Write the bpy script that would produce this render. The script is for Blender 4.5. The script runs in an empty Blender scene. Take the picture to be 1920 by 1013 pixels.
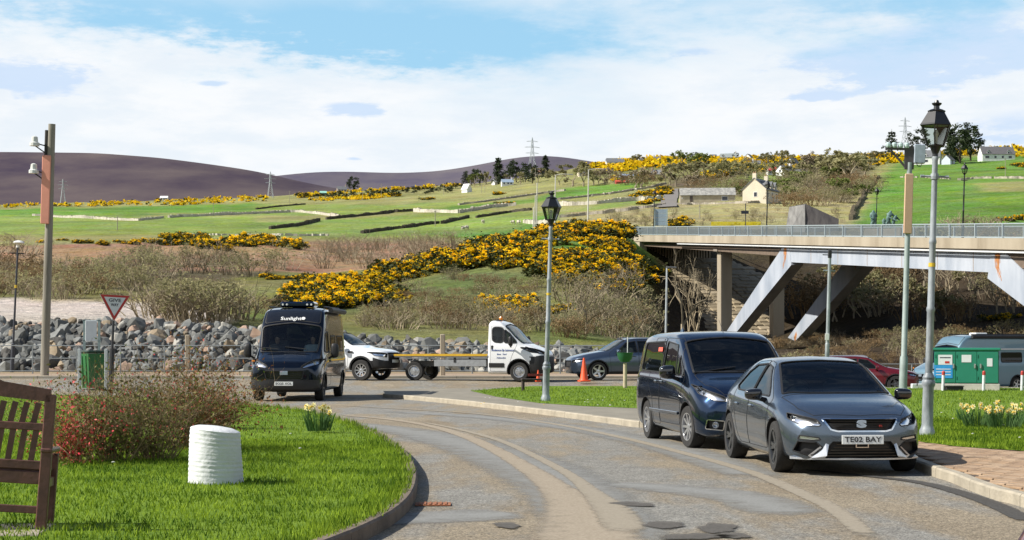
import bpy, bmesh, math, random
import numpy as np
from mathutils import Vector, Matrix, Quaternion, noise as mnoise
from mathutils.bvhtree import BVHTree
R = math.radians
rnd = random.Random(7)
S = bpy.context.scene
COL = S.collection

# ---------------------------------------------------------------- camera
F = 3200.0; EYE = 1.63; HX = 960.0; HY = 644.0          # focal length in photo pixels, eye height, horizon
cam = bpy.data.objects.new('camera', bpy.data.cameras.new('camera'))
COL.objects.link(cam); S.camera = cam
cam.location = (0, 0, EYE); cam.rotation_euler = (R(90), 0, 0)
cam.data.sensor_width = 36; cam.data.lens = 36 * F / 1920
cam.data.shift_y = (HY - 506.5) / 1920
cam.data.clip_start = 0.1; cam.data.clip_end = 30000

# ---------------------------------------------------------------- sun and sky
SUN_EL = R(41); SUN_AZ = R(10)                            # from the left, a little from the camera's side
sdir = Vector((-math.cos(SUN_AZ) * math.cos(SUN_EL), -math.sin(SUN_AZ) * math.cos(SUN_EL), math.sin(SUN_EL)))
sun = bpy.data.objects.new('sun', bpy.data.lights.new('sun', 'SUN')); COL.objects.link(sun)
sun.data.energy = 5.0; sun.data.angle = R(0.5); sun.data.color = (1.0, 0.95, 0.86)
sun.rotation_mode = 'QUATERNION'; sun.rotation_quaternion = (-sdir).to_track_quat('-Z', 'Y')
S.view_settings.view_transform = 'Standard'; S.view_settings.look = 'None'
S.view_settings.exposure = 0.55; S.view_settings.gamma = 1; S.view_settings.use_curve_mapping = False
S.render.engine = 'CYCLES'
S.cycles.max_bounces = 6; S.cycles.transparent_max_bounces = 16; S.cycles.caustics_reflective = False; S.cycles.caustics_refractive = False

wd = bpy.data.worlds.new('World'); S.world = wd; wd.use_nodes = True
nt = wd.node_tree; N = nt.nodes; Lk = nt.links
N.clear()
def nd(t, **k):
    n = N.new(t)
    for a, v in k.items(): setattr(n, a, v)
    return n
def wm(op, a, b=None, c=None):
    n = nd('ShaderNodeMath', operation=op)
    for i, v in enumerate((a, b, c)):
        if v is None: continue
        if isinstance(v, (int, float)): n.inputs[i].default_value = v
        else: Lk.new(v, n.inputs[i])
    return n.outputs[0]
out = nd('ShaderNodeOutputWorld'); bg = nd('ShaderNodeBackground'); bg.inputs['Strength'].default_value = 0.078
sky = nd('ShaderNodeTexSky', sky_type='NISHITA'); sky.sun_disc = False
sky.sun_elevation = SUN_EL; sky.sun_rotation = math.atan2(sdir.x, sdir.y); sky.ozone_density = 1.5
tc = nd('ShaderNodeTexCoord'); sep = nd('ShaderNodeSeparateXYZ'); Lk.new(tc.outputs['Generated'], sep.inputs[0])
dx, dy, dz = sep.outputs
az = wm('ARCTAN2', dx, dy)                                # azimuth to the right of +Y
el = wm('ARCSINE', dz)
cb = nd('ShaderNodeCombineXYZ')
Lk.new(wm('MULTIPLY', az, 5.0), cb.inputs[0]); Lk.new(wm('MULTIPLY', el, 17.0), cb.inputs[1]); Lk.new(wm('MULTIPLY', dy, 1.0), cb.inputs[2])
nz = nd('ShaderNodeTexNoise'); nz.inputs['Scale'].default_value = 1.35; nz.inputs['Detail'].default_value = 9; nz.inputs['Roughness'].default_value = 0.56
nz.inputs['Distortion'].default_value = 0.35
Lk.new(cb.outputs[0], nz.inputs['Vector'])
nz2 = nd('ShaderNodeTexNoise'); nz2.inputs['Scale'].default_value = 3.4; nz2.inputs['Detail'].default_value = 8; nz2.inputs['Roughness'].default_value = 0.62
Lk.new(cb.outputs[0], nz2.inputs['Vector'])
nz3 = nd('ShaderNodeTexNoise'); nz3.inputs['Scale'].default_value = 11; nz3.inputs['Detail'].default_value = 7; nz3.inputs['Roughness'].default_value = 0.65
Lk.new(cb.outputs[0], nz3.inputs['Vector'])
def blob(px, py, sx, sy):                                  # a cloud gap or cloud body at a bearing and elevation
    a0 = math.atan2(px - HX, F); e0 = math.atan2(HY - py, math.hypot(F, px - HX))
    wz = wm('MULTIPLY', wm('SUBTRACT', nz3.outputs[0], 0.5), 1.7); wy = wm('ADD', wm('MULTIPLY', wm('SUBTRACT', nz2.outputs[0], 0.5), 2.4), wm('MULTIPLY', wm('SUBTRACT', nz3.outputs[0], 0.5), 1.2))
    u = wm('ADD', wm('DIVIDE', wm('SUBTRACT', az, a0), sx / F), wz); v = wm('ADD', wm('DIVIDE', wm('SUBTRACT', el, e0), sy / F), wy)
    return wm('POWER', 2.718, wm('MULTIPLY', wm('ADD', wm('MULTIPLY', u, u), wm('MULTIPLY', v, v)), -1.0))
gap = None
for b in ((900, -30, 620, 130), (860, 90, 300, 44), (150, 0, 420, 58), (620, 55, 240, 36), (1750, -10, 300, 70), (-700, -100, 400, 200), (2700, -200, 500, 200)):
    g = blob(*b); gap = g if gap is None else wm('ADD', gap, g)
grey = None
for b, w in (((1650, 120, 240, 52), 1.0), ((1840, 60, 160, 70), .7), ((40, 150, 170, 42), 1.0), ((662, 203, 62, 14), 1.15), ((1300, 100, 60, 12), .8), ((1900, 240, 130, 40), .7),
             ((402, 155, 30, 5), .8), ((664, 298, 20, 5), .8), ((1540, 180, 70, 9), .7), ((2400, 150, 300, 90), .8), ((-500, 60, 300, 90), .8)):
    g = wm('MULTIPLY', blob(*b), w); grey = g if grey is None else wm('ADD', grey, g)
def ramp(v, lo, hi):
    m = nd('ShaderNodeMapRange'); m.interpolation_type = 'SMOOTHSTEP'; m.clamp = True
    Lk.new(v, m.inputs[0]); m.inputs[1].default_value = lo; m.inputs[2].default_value = hi
    return m.outputs[0]
# elevation decides how open the sky is; the noise breaks its edge
high = ramp(el, 0.22, 0.50)
openness = wm('ADD', wm('MULTIPLY', gap, 0.62), wm('MULTIPLY', high, 0.85))
openness = wm('ADD', openness, wm('ADD', wm('MULTIPLY', wm('SUBTRACT', nz.outputs[0], 0.5), 1.15), wm('MULTIPLY', wm('SUBTRACT', nz2.outputs[0], 0.5), 0.35)))
gapf = ramp(openness, -0.05, 0.95)
greyv = wm('ADD', grey, wm('MULTIPLY', wm('SUBTRACT', nz2.outputs[0], 0.5), 1.7))
greyf = wm('MULTIPLY', ramp(greyv, 0.34, 0.85), 0.8)
def mix(f, a, b):
    m = nd('ShaderNodeMix', data_type='RGBA')
    Lk.new(f, m.inputs[0])
    for s, v in ((m.inputs[6], a), (m.inputs[7], b)):
        if isinstance(v, tuple): s.default_value = v
        else: Lk.new(v, s)
    return m.outputs[2]
white = mix(ramp(nz2.outputs[0], 0.32, 0.62), (7.3, 7.9, 8.5, 1), (8.4, 8.6, 8.8, 1))
cloud = mix(greyf, white, (5.2, 6.6, 8.6, 1))
hs = nd('ShaderNodeHueSaturation'); hs.inputs['Saturation'].default_value = 1.15; hs.inputs['Value'].default_value = 1.0
Lk.new(sky.outputs[0], hs.inputs['Color'])
skyc = mix(wm('MULTIPLY', wm('SUBTRACT', 1.0, high), 0.62), hs.outputs[0], (3.9, 7.3, 9.8, 1))
col = mix(gapf, cloud, skyc)
below = ramp(dz, -0.02, 0.0)
col = mix(below, (2.0, 2.0, 1.8, 1), col)
Lk.new(col, bg.inputs['Color']); Lk.new(bg.outputs[0], out.inputs[0])

# ---------------------------------------------------------------- materials
MATS = {}
def mat(name, base, rough=0.8, metal=0.0, var=0.15, scale=8.0, bump=0.0, bscale=None, coat=0.0, spec=None, second=None, detail=5, stretch=None, flat=False):
    if name in MATS: return MATS[name]
    m = bpy.data.materials.new(name); m.use_nodes = True; MATS[name] = m
    t = m.node_tree; b = t.nodes['Principled BSDF']
    b.inputs['Roughness'].default_value = rough; b.inputs['Metallic'].default_value = metal
    if coat: b.inputs['Coat Weight'].default_value = coat; b.inputs['Coat Roughness'].default_value = 0.03
    if spec is not None: b.inputs['Specular IOR Level'].default_value = spec
    c = t.nodes.new('ShaderNodeTexCoord'); n = t.nodes.new('ShaderNodeTexNoise')
    n.inputs['Scale'].default_value = scale; n.inputs['Detail'].default_value = detail; n.inputs['Roughness'].default_value = 0.6
    src = c.outputs['Object']
    if stretch:
        mp = t.nodes.new('ShaderNodeMapping'); mp.inputs['Scale'].default_value = stretch
        t.links.new(src, mp.inputs[0]); src = mp.outputs[0]
    t.links.new(src, n.inputs['Vector'])
    r = t.nodes.new('ShaderNodeValToRGB'); r.color_ramp.elements[0].position = 0.3; r.color_ramp.elements[1].position = 0.7
    lo = tuple(x * (1 - var) for x in base); hi = tuple(min(1, x * (1 + var)) for x in base) if second is None else second
    if second is not None: lo = base
    r.color_ramp.elements[0].color = (*lo, 1); r.color_ramp.elements[1].color = (*hi, 1)
    t.links.new(n.outputs[0], r.inputs[0]); t.links.new(r.outputs[0], b.inputs['Base Color'])
    if bump:
        bn = t.nodes.new('ShaderNodeTexNoise'); bn.inputs['Scale'].default_value = bscale or scale * 4; bn.inputs['Detail'].default_value = 6
        t.links.new(src, bn.inputs['Vector'])
        bp = t.nodes.new('ShaderNodeBump'); bp.inputs['Strength'].default_value = min(1, bump); bp.inputs['Distance'].default_value = 0.02
        t.links.new(bn.outputs[0], bp.inputs['Height']); t.links.new(bp.outputs[0], b.inputs['Normal'])
    return m
def leafmat(name, a, b2, scale=1.5, trans=0.25, perobj=0.12):
    if name in MATS: return MATS[name]
    m = bpy.data.materials.new(name); m.use_nodes = True; MATS[name] = m
    t = m.node_tree; b = t.nodes['Principled BSDF']; b.inputs['Roughness'].default_value = 0.75; b.inputs['Specular IOR Level'].default_value = 0.2
    c = t.nodes.new('ShaderNodeTexCoord'); n = t.nodes.new('ShaderNodeTexNoise'); n.inputs['Scale'].default_value = scale; n.inputs['Detail'].default_value = 6
    t.links.new(c.outputs['Object'], n.inputs['Vector'])
    g = t.nodes.new('ShaderNodeNewGeometry'); ad = t.nodes.new('ShaderNodeMath'); ad.operation = 'MULTIPLY_ADD'
    t.links.new(g.outputs['Random Per Island'], ad.inputs[0]); ad.inputs[1].default_value = 0.5
    su = t.nodes.new('ShaderNodeMath'); su.operation = 'SUBTRACT'; t.links.new(n.outputs[0], su.inputs[0]); su.inputs[1].default_value = 0.25
    t.links.new(su.outputs[0], ad.inputs[2])
    r = t.nodes.new('ShaderNodeValToRGB'); r.color_ramp.elements[0].position = 0.25; r.color_ramp.elements[1].position = 0.78
    r.color_ramp.elements[0].color = (*a, 1); r.color_ramp.elements[1].color = (*b2, 1)
    t.links.new(ad.outputs[0], r.inputs[0])
    oi = t.nodes.new('ShaderNodeObjectInfo'); hv = t.nodes.new('ShaderNodeHueSaturation')
    mr = t.nodes.new('ShaderNodeMapRange'); mr.inputs[3].default_value = 1 - perobj * 2; mr.inputs[4].default_value = 1 + perobj * 2
    t.links.new(oi.outputs['Random'], mr.inputs[0]); t.links.new(mr.outputs[0], hv.inputs['Value']); t.links.new(r.outputs[0], hv.inputs['Color'])
    t.links.new(hv.outputs[0], b.inputs['Base Color'])
    if trans:
        tr = t.nodes.new('ShaderNodeBsdfTranslucent'); mx = t.nodes.new('ShaderNodeMixShader'); mx.inputs[0].default_value = trans
        t.links.new(hv.outputs[0], tr.inputs[0]); t.links.new(b.outputs[0], mx.inputs[1]); t.links.new(tr.outputs[0], mx.inputs[2])
        t.links.new(mx.outputs[0], t.nodes['Material Output'].inputs[0])
    return m
def glassmat(name, tint=(0.25, 0.3, 0.3), rough=0.02, through=0.6):
    if name in MATS: return MATS[name]
    m = bpy.data.materials.new(name); m.use_nodes = True; MATS[name] = m
    t = m.node_tree; t.nodes.remove(t.nodes['Principled BSDF'])
    tr = t.nodes.new('ShaderNodeBsdfTransparent'); tr.inputs[0].default_value = (*tint, 1)
    df = t.nodes.new('ShaderNodeBsdfDiffuse'); df.inputs[0].default_value = (0.006, 0.008, 0.008, 1)
    gl = t.nodes.new('ShaderNodeBsdfGlossy'); gl.inputs['Roughness'].default_value = rough
    a = t.nodes.new('ShaderNodeMixShader'); a.inputs[0].default_value = 1 - through
    t.links.new(tr.outputs[0], a.inputs[1]); t.links.new(df.outputs[0], a.inputs[2])
    fr = t.nodes.new('ShaderNodeFresnel'); fr.inputs[0].default_value = 1.52
    c = t.nodes.new('ShaderNodeTexCoord'); n = t.nodes.new('ShaderNodeTexNoise'); n.inputs['Scale'].default_value = 1.2
    bp = t.nodes.new('ShaderNodeBump'); bp.inputs['Strength'].default_value = 0.04; t.links.new(c.outputs['Object'], n.inputs['Vector'])
    t.links.new(n.outputs[0], bp.inputs['Height']); t.links.new(bp.outputs[0], gl.inputs['Normal'])
    mx = t.nodes.new('ShaderNodeMixShader'); t.links.new(fr.outputs[0], mx.inputs[0])
    t.links.new(a.outputs[0], mx.inputs[1]); t.links.new(gl.outputs[0], mx.inputs[2])
    t.links.new(mx.outputs[0], t.nodes['Material Output'].inputs[0])
    return m

# ---------------------------------------------------------------- mesh helpers
class MB:
    def __init__(s): s.v = []; s.f = []
    def add(s, vs, fs):
        o = len(s.v); s.v += [tuple(v) for v in vs]; s.f += [tuple(i + o for i in f) for f in fs]; return s
    def box(s, c, d, rz=0.0, bev=0.0, rot=None):
        x, y, z = d[0] / 2, d[1] / 2, d[2] / 2
        M = rot if rot is not None else Matrix.Rotation(rz, 3, 'Z')
        if bev <= 0:
            vs = [(-x, -y, -z), (x, -y, -z), (x, y, -z), (-x, y, -z), (-x, -y, z), (x, -y, z), (x, y, z), (-x, y, z)]
            fs = [(0, 3, 2, 1), (4, 5, 6, 7), (0, 1, 5, 4), (1, 2, 6, 5), (2, 3, 7, 6), (3, 0, 4, 7)]
        else:
            b = min(bev, x * .9, y * .9, z * .9)
            ring = lambda zz, i: [(-x + i, -y, zz), (x - i, -y, zz), (x, -y + i, zz), (x, y - i, zz), (x - i, y, zz), (-x + i, y, zz), (-x, y - i, zz), (-x, -y + i, zz)]
            def ringi(zz, sh):
                return [(a * (x - sh) / x, bb * (y - sh) / y, zz) for a, bb, zz in ring(zz, b)]
            vs = ringi(-z, b) + ringi(-z + b, 0) + ringi(z - b, 0) + ringi(z, b)
            fs = [tuple(range(7, -1, -1)), tuple(range(24, 32))]
            for k in range(3):
                for i in range(8): fs.append((k * 8 + i, k * 8 + (i + 1) % 8, k * 8 + 8 + (i + 1) % 8, k * 8 + 8 + i))
        return s.add([Vector(c) + M @ Vector(v) for v in vs], fs)
    def tube(s, pts, r, n=8, cap=True):
        pts = [Vector(p) for p in pts]; m = len(pts)
        rs = r if isinstance(r, (list, tuple)) else [r] * m
        vs = []; pu = None
        for i, p in enumerate(pts):
            d = (pts[min(i + 1, m - 1)] - pts[max(i - 1, 0)])
            if d.length < 1e-9: d = Vector((0, 0, 1))
            d.normalize()
            u = (pu - d * pu.dot(d)) if pu is not None else d.cross(Vector((0.13, 0.31, 0.94) if abs(d.z) < .9 else (1, 0.05, 0)))
            if u.length < 1e-6: u = d.orthogonal()
            u.normalize(); pu = u; w = d.cross(u)
            for k in range(n):
                a = 2 * math.pi * k / n
                vs.append(p + (u * math.cos(a) + w * math.sin(a)) * rs[i])
        fs = [(i * n + k, i * n + (k + 1) % n, (i + 1) * n + (k + 1) % n, (i + 1) * n + k) for i in range(m - 1) for k in range(n)]
        if cap: fs += [tuple(range(n - 1, -1, -1)), tuple(range((m - 1) * n, m * n))]
        return s.add(vs, fs)
    def lathe(s, prof, c=(0, 0, 0), n=16, axis='Z', cap=True):
        vs = []
        for r, h in prof:
            for k in range(n):
                a = 2 * math.pi * k / n
                p = (r * math.cos(a), r * math.sin(a), h)
                if axis == 'Y': p = (p[0], h, p[1])
                if axis == 'X': p = (h, p[0], p[1])
                vs.append(Vector(c) + Vector(p))
        m = len(prof)
        fs = [(i * n + k, i * n + (k + 1) % n, (i + 1) * n + (k + 1) % n, (i + 1) * n + k) for i in range(m - 1) for k in range(n)]
        if cap: fs += [tuple(range(n - 1, -1, -1)), tuple(range((m - 1) * n, m * n))]
        return s.add(vs, fs)
    def prism(s, poly, a, b, axis='Y'):
        n = len(poly)
        def P(p, h): return (p[0], h, p[1]) if axis == 'Y' else ((h, p[0], p[1]) if axis == 'X' else (p[0], p[1], h))
        vs = [P(p, a) for p in poly] + [P(p, b) for p in poly]
        return s.add(vs, [tuple(range(n - 1, -1, -1)), tuple(range(n, 2 * n))] + [(i, (i + 1) % n, n + (i + 1) % n, n + i) for i in range(n)])
    def quad(s, a, b, c, d): return s.add([a, b, c, d], [(0, 1, 2, 3)])
    def move(s, M, start=0):
        s.v[start:] = [tuple(M @ Vector(v)) for v in s.v[start:]]; return s
    def mesh(s, name):
        me = bpy.data.meshes.new(name); me.from_pydata(s.v, [], s.f); me.update(); return me
def fixn(me):
    bm = bmesh.new(); bm.from_mesh(me); bmesh.ops.recalc_face_normals(bm, faces=bm.faces); bm.to_mesh(me); bm.free()
def smooth(me, ang=35):
    me.polygons.foreach_set('use_smooth', [True] * len(me.polygons))
    try: me.set_sharp_from_angle(angle=R(ang))
    except Exception: pass
def obj(name, mb, m, parent=None, label=None, sm=False, ang=35, **props):
    me = mb.mesh(name) if isinstance(mb, MB) else mb
    if isinstance(mb, MB): fixn(me)
    if sm: smooth(me, ang)
    if m is not None and not me.materials: me.materials.append(m)
    o = bpy.data.objects.new(name, me); COL.objects.link(o)
    if parent: o.parent = parent
    if label: o['label'] = label
    for k, v in props.items(): o[k] = v
    return o
def thing(name, label, cat, loc=(0, 0, 0), rz=0.0, group=None, lean=(0, 0)):
    o = bpy.data.objects.new(name, None); COL.objects.link(o); o.empty_display_size = 0.2
    o.location = loc; o.rotation_euler = (lean[0], lean[1], rz); o['label'] = label; o['category'] = cat
    if group: o['group'] = group
    return o
def tag(o, label, cat, group=None):
    o['label'] = label; o['category'] = cat
    if group: o['group'] = group
    return o
def dup(root, loc, rz=0.0, label=None, group=None, scale=None):
    r = root.copy(); COL.objects.link(r); r.location = loc; r.rotation_euler = (root.rotation_euler.x, root.rotation_euler.y, rz)
    if label: r['label'] = label
    if group: r['group'] = group
    if scale is not None: r.scale = (scale, scale, scale) if isinstance(scale, (int, float)) else scale
    for ch in [c for c in ALL() if c.parent == root]:
        c = ch.copy(); COL.objects.link(c); c.parent = r
        for g in [d for d in ALL() if d.parent == ch]:
            d = g.copy(); COL.objects.link(d); d.parent = c
    return r
def ALL(): return list(COL.objects)
_kids = {}
def kids(o): return list(o.children)
def fastdup(root, loc, rz=0.0, label=None, scale=1.0, tree=None, group=None):
    r = root.copy(); COL.objects.link(r); r.location = loc; r.rotation_euler = (0, 0, rz); r.scale = scale if isinstance(scale, tuple) else (scale,) * 3
    if label: r['label'] = label
    if group: r['group'] = group
    for ch, sub in (tree or []):
        c = ch.copy(); COL.objects.link(c); c.parent = r
        for g in sub:
            d = g.copy(); COL.objects.link(d); d.parent = c
    return r
def text_mesh(body, size, depth=0.002, bold=0.0, shear=0.0, ax='CENTER'):
    cu = bpy.data.curves.new('text', 'FONT'); cu.body = body; cu.size = size; cu.extrude = depth; cu.offset = bold; cu.shear = shear
    cu.align_x = ax; cu.align_y = 'CENTER'; cu.resolution_u = 2
    o = bpy.data.objects.new('text', cu); COL.objects.link(o)
    bpy.context.view_layer.update()
    me = bpy.data.meshes.new_from_object(o.evaluated_get(bpy.context.evaluated_depsgraph_get()))
    bpy.data.objects.remove(o); bpy.data.curves.remove(cu)
    return me
def text_obj(name, body, size, M, m, parent, width=None, **k):
    me = text_mesh(body, size, **k)
    if width:
        xs = [v.co.x for v in me.vertices]; w = max(xs) - min(xs)
        me.transform(Matrix.Diagonal((width / w, 1, 1, 1)))
    me.transform(M); me.materials.clear()
    return obj(name, me, m, parent)
def W(x, y, D): return Vector(((x - HX) * D / F, D, EYE + (HY - y) * D / F))      # where a bearing and a distance meet
def G(x, y, z=0.0):
    D = (EYE - z) * F / (y - HY); return Vector(((x - HX) * D / F, D, z))
def npmesh(name, V, Fq, k=4):
    me = bpy.data.meshes.new(name); V = np.asarray(V, np.float32); Fq = np.asarray(Fq, np.int32)
    me.vertices.add(len(V)); me.vertices.foreach_set('co', V.ravel())
    n = len(Fq); me.loops.add(n * k); me.loops.foreach_set('vertex_index', Fq.ravel())
    me.polygons.add(n); me.polygons.foreach_set('loop_start', np.arange(0, n * k, k, dtype=np.int32))
    try: me.polygons.foreach_set('loop_total', np.full(n, k, dtype=np.int32))
    except Exception: pass
    me.update(calc_edges=True); me.validate(); return me
# ---------------------------------------------------------------- the land: one height field from the river bank to the skyline
TX = [-1600, -600, 0, 240, 480, 600, 720, 860, 960, 1060, 1160, 1260, 1400, 1600, 1800, 1920, 2500, 3600]
T = {
 92:  [700.7] * 11 + [706] + [723] * 6,
 98:  [694] * 4 + [694] * 7 + [702] + [718] * 6,
 106: [600, 600, 598, 600, 608, 632, 638, 642, 646, 650, 656, 672, 708, 710, 710, 710, 708, 708],
 125: [585, 585, 582, 582, 592, 602, 606, 602, 600, 602, 620, 640, 660, 668, 668, 668, 668, 668],
 150: [564, 562, 560, 560, 566, 562, 560, 555, 548, 545, 562, 655, 690, 655, 615, 600, 590, 590],
 180: [545, 545, 543, 537, 532, 532, 525, 500, 482, 470, 495, 640, 680, 640, 555, 535, 510, 510],
 190: [541, 541, 539, 532, 527, 528, 521, 492, 472, 458, 476, 612, 665, 610, 530, 512, 488, 488],
 208: [532, 532, 527, 520, 514, 521, 510, 474, 449, 430, 440, 550, 575, 530, 478, 466, 455, 455],
 224: [525, 525, 520, 512, 506, 516, 502, 472, 448, 428, 434, 500, 510, 480, 454, 446, 436, 436],
 238: [518, 518, 514, 507, 501, 513, 497, 475, 452, 433, 434, 446, 452, 446, 438, 434, 430, 430],
 262: [505, 505, 500, 492, 486, 502, 492, 478, 455, 440, 438, 434, 434, 432, 428, 426, 424, 424],
 300: [478, 478, 475, 468, 468, 482, 482, 478, 456, 442, 430, 424, 422, 420, 416, 414, 410, 410],
 360: [453, 453, 450, 449, 448, 452, 452, 449, 442, 430, 417, 408, 404, 408, 400, 396, 390, 390],
 460: [438, 438, 436, 430, 430, 430, 427, 423, 416, 406, 398, 390, 380, 384, 372, 366, 360, 360],
 640: [416, 416, 414, 410, 408, 408, 406, 400, 392, 382, 374, 368, 366, 352, 340, 334, 326, 326],
 900: [395, 395, 394, 391, 388, 384, 376, 368, 360, 350, 340, 330, 322, 316, 308, 303, 298, 298],
 1350:[388, 387, 385, 379, 371, 363, 354, 347, 336, 320, 303, 298, 297, 296, 288, 277, 270, 270],
 1900:[400, 399, 397, 391, 383, 375, 366, 359, 348, 332, 313, 308, 307, 306, 298, 287, 280, 280],
}
TD = sorted(T); TT = np.array([T[d] for d in TD], float)
NU, NR = 460, 340
us = np.linspace(TX[0], TX[-1], NU); ds = np.exp(np.linspace(math.log(92), math.log(1900), NR))
Yc = np.array([np.interp(us, TX, row) for row in TT])                       # ring x column
for _ in range(3): Yc[2:, 1:-1] = (Yc[2:, :-2] + 2 * Yc[2:, 1:-1] + Yc[2:, 2:]) / 4
Yg = np.array([np.interp(np.log(ds), np.log(TD), Yc[:, k]) for k in range(NU)]).T
for _ in range(3): Yg[2:-1] = (Yg[1:-2] + 2 * Yg[2:-1] + Yg[3:]) / 4
Zg = EYE + (HY - Yg) * ds[:, None] / F
Xg = (us[None, :] - HX) * ds[:, None] / F
Dg = np.repeat(ds[:, None], NU, 1)
nzg = np.zeros_like(Zg)
for i in range(NR):
    if ds[i] < 104: continue
    a = min(1, (ds[i] - 104) / 25)
    for k in range(NU):
        p = Vector((Xg[i, k] * 0.055, ds[i] * 0.055, 0.0))
        nzg[i, k] = a * (mnoise.noise(p) * 0.55 + mnoise.noise(p * 3.1) * 0.22 + mnoise.noise(p * 0.22) * 1.1 * min(1, ds[i] / 500)) * (1 if ds[i] < 300 else 1.3)
Zg = Zg + nzg
def zt(X, Y):
    if Y <= ds[0]: return 0.0
    fi = (math.log(min(Y, ds[-1])) - math.log(ds[0])) / (math.log(ds[-1]) - math.log(ds[0])) * (NR - 1)
    fk = (X / Y * F + HX - us[0]) / (us[-1] - us[0]) * (NU - 1)
    i = int(min(max(fi, 0), NR - 2)); k = int(min(max(fk, 0), NU - 2)); a = min(1, fi - i); b = min(1, max(0, fk - k))
    return float((Zg[i, k] * (1 - b) + Zg[i, k + 1] * b) * (1 - a) + (Zg[i + 1, k] * (1 - b) + Zg[i + 1, k + 1] * b) * a)
Yv = HY - (Zg - EYE) * F / ds[:, None]
def hit(x, y, dmin=100.0):                                                     # first ground point on a sight line
    fk = (x - us[0]) / (us[-1] - us[0]) * (NU - 1); k = int(fk); b = fk - k
    col_ = Yv[:, k] * (1 - b) + Yv[:, k + 1] * b
    i0 = int(np.searchsorted(ds, dmin))
    idx = np.nonzero(col_[i0:] <= y)[0]
    if len(idx) == 0: return None
    i = int(idx[0]) + i0
    if i == 0: D = ds[0]
    else:
        a = (col_[i - 1] - y) / max(1e-6, col_[i - 1] - col_[i]); a = min(1, max(0, a)); D = ds[i - 1] + (ds[i] - ds[i - 1]) * a
    X = (x - HX) * D / F
    return Vector((X, D, zt(X, D)))
# land cover: what grows where, as outlines on the hillside
def inpoly(px, py, poly):
    ins = np.zeros(px.shape, bool); n = len(poly)
    for i in range(n):
        x1, y1 = poly[i]; x2, y2 = poly[(i + 1) % n]
        c = ((y1 > py) != (y2 > py)) & (px < (x2 - x1) * (py - y1) / ((y2 - y1) if y2 != y1 else 1e-9) + x1)
        ins ^= c
    return ins
C_rough = (.30, .27, .11); C_scrub = (.125, .105, .055); C_past = (.175, .245, .045); C_dull = (.245, .245, .08)
C_lush = (.10, .215, .022); C_brack = (.27, .165, .085); C_olive = (.17, .17, .05); C_beach = (.48, .42, .36); C_wood = (.045, .034, .018); C_earth = (.27, .19, .12)
PX = np.repeat(us[None, :], NR, 0) + np.array([[mnoise.noise(Vector((k * .12, i * .12, 3))) * (24 if ds[i] < 240 else 7) for k in range(NU)] for i in range(NR)])
PY = Yv + np.array([[mnoise.noise(Vector((k * .15, i * .15, 9))) * 4 for k in range(NU)] for i in range(NR)])
CC = np.zeros((NR, NU, 3)); CC[:] = C_rough
def paint(c, poly=None, dmin=0, dmax=1e9, y0=None, y1=None):
    m = (Dg >= dmin) & (Dg <= dmax)
    if poly: m &= inpoly(PX, PY, poly)
    if y0 is not None: m &= (PY >= y0) & (PY <= y1)
    CC[m] = c
paint(C_earth, dmax=106)
paint(C_rough, dmin=106, dmax=190); paint(C_scrub, dmin=190, dmax=300)
paint(C_olive, [(430, 660), (430, 520), (720, 500), (1000, 415), (1260, 415), (1260, 660)], dmax=260)
paint(C_dull, dmin=330)
paint(C_past, y0=404, y1=441, dmin=330); paint(C_dull, [(480, 404), (960, 404), (1000, 430), (1000, 450), (300, 450), (480, 425)], dmin=330)
paint(C_past, [(380, 425), (900, 395), (1060, 400), (1060, 445), (380, 447)], dmin=330)
paint(C_lush, [(-1600, 385), (0, 392), (330, 386), (480, 380), (480, 398), (200, 404), (-1600, 404)], dmin=330)
paint(C_dull, [(480, 378), (880, 352), (1060, 345), (1060, 365), (860, 388), (480, 402)], dmin=330)
paint(C_past, [(480, 384), (760, 384), (860, 376), (860, 392), (660, 402), (480, 404)], dmin=330)
paint(C_lush, [(820, 400), (850, 385), (1000, 372), (1060, 352), (1220, 341), (1200, 352), (1140, 362), (1060, 372), (960, 384), (860, 398)], dmin=330)
paint(C_lush, [(850, 440), (960, 432), (1010, 405), (1090, 395), (1000, 430), (960, 445), (850, 452)], dmin=330)
paint(C_past, [(1140, 378), (1250, 366), (1230, 390), (1080, 396)], dmin=330)
paint(C_rough, [(1040, 402), (1240, 382), (1600, 374), (1640, 372), (1600, 430), (1040, 430)], dmin=215)
paint(C_scrub, [(1240, 300), (1260, 360), (1600, 380), (1650, 300), (1400, 296)], dmin=450)
paint(C_past, [(1330, 340), (1420, 328), (1500, 335), (1420, 352), (1330, 352)], dmin=450)
paint(C_lush, [(1600, 425), (1655, 330), (1690, 300), (1920, 285), (3600, 270), (3600, 430)], dmin=215)
paint(C_dull, [(1820, 345), (1960, 338), (2600, 330), (2600, 360), (1850, 360)], dmin=300)
paint(C_olive, [(1000, 330), (1250, 300), (1560, 290), (1700, 290), (1920, 255), (3600, 240), (3600, 285), (1920, 290), (1690, 300), (1250, 335)], dmin=800)
paint(C_brack, [(-1600, 470), (0, 462), (380, 452), (830, 452), (880, 462), (740, 500), (600, 520), (380, 510), (0, 490), (-1600, 490)], dmin=220)
paint(C_olive, [(-1600, 520), (0, 528), (240, 520), (380, 530), (500, 545), (480, 600), (330, 560), (-1600, 560)])
paint(C_beach, [(-1600, 562), (0, 561), (230, 566), (400, 584), (440, 600), (420, 620), (-1600, 620)], dmin=104)
paint(C_lush, [(1030, 452), (1110, 448), (1160, 440), (1215, 452), (1225, 492), (1160, 500), (1090, 482), (1030, 478)], dmax=230)
paint((.12, .15, .04), [(760, 530), (900, 500), (1010, 520), (960, 560), (820, 572), (680, 585), (560, 600), (440, 600), (480, 580), (640, 560)], dmax=230)
paint((.12, .145, .04), [(1000, 590), (1240, 590), (1240, 640), (1000, 640)], dmax=160)
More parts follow.
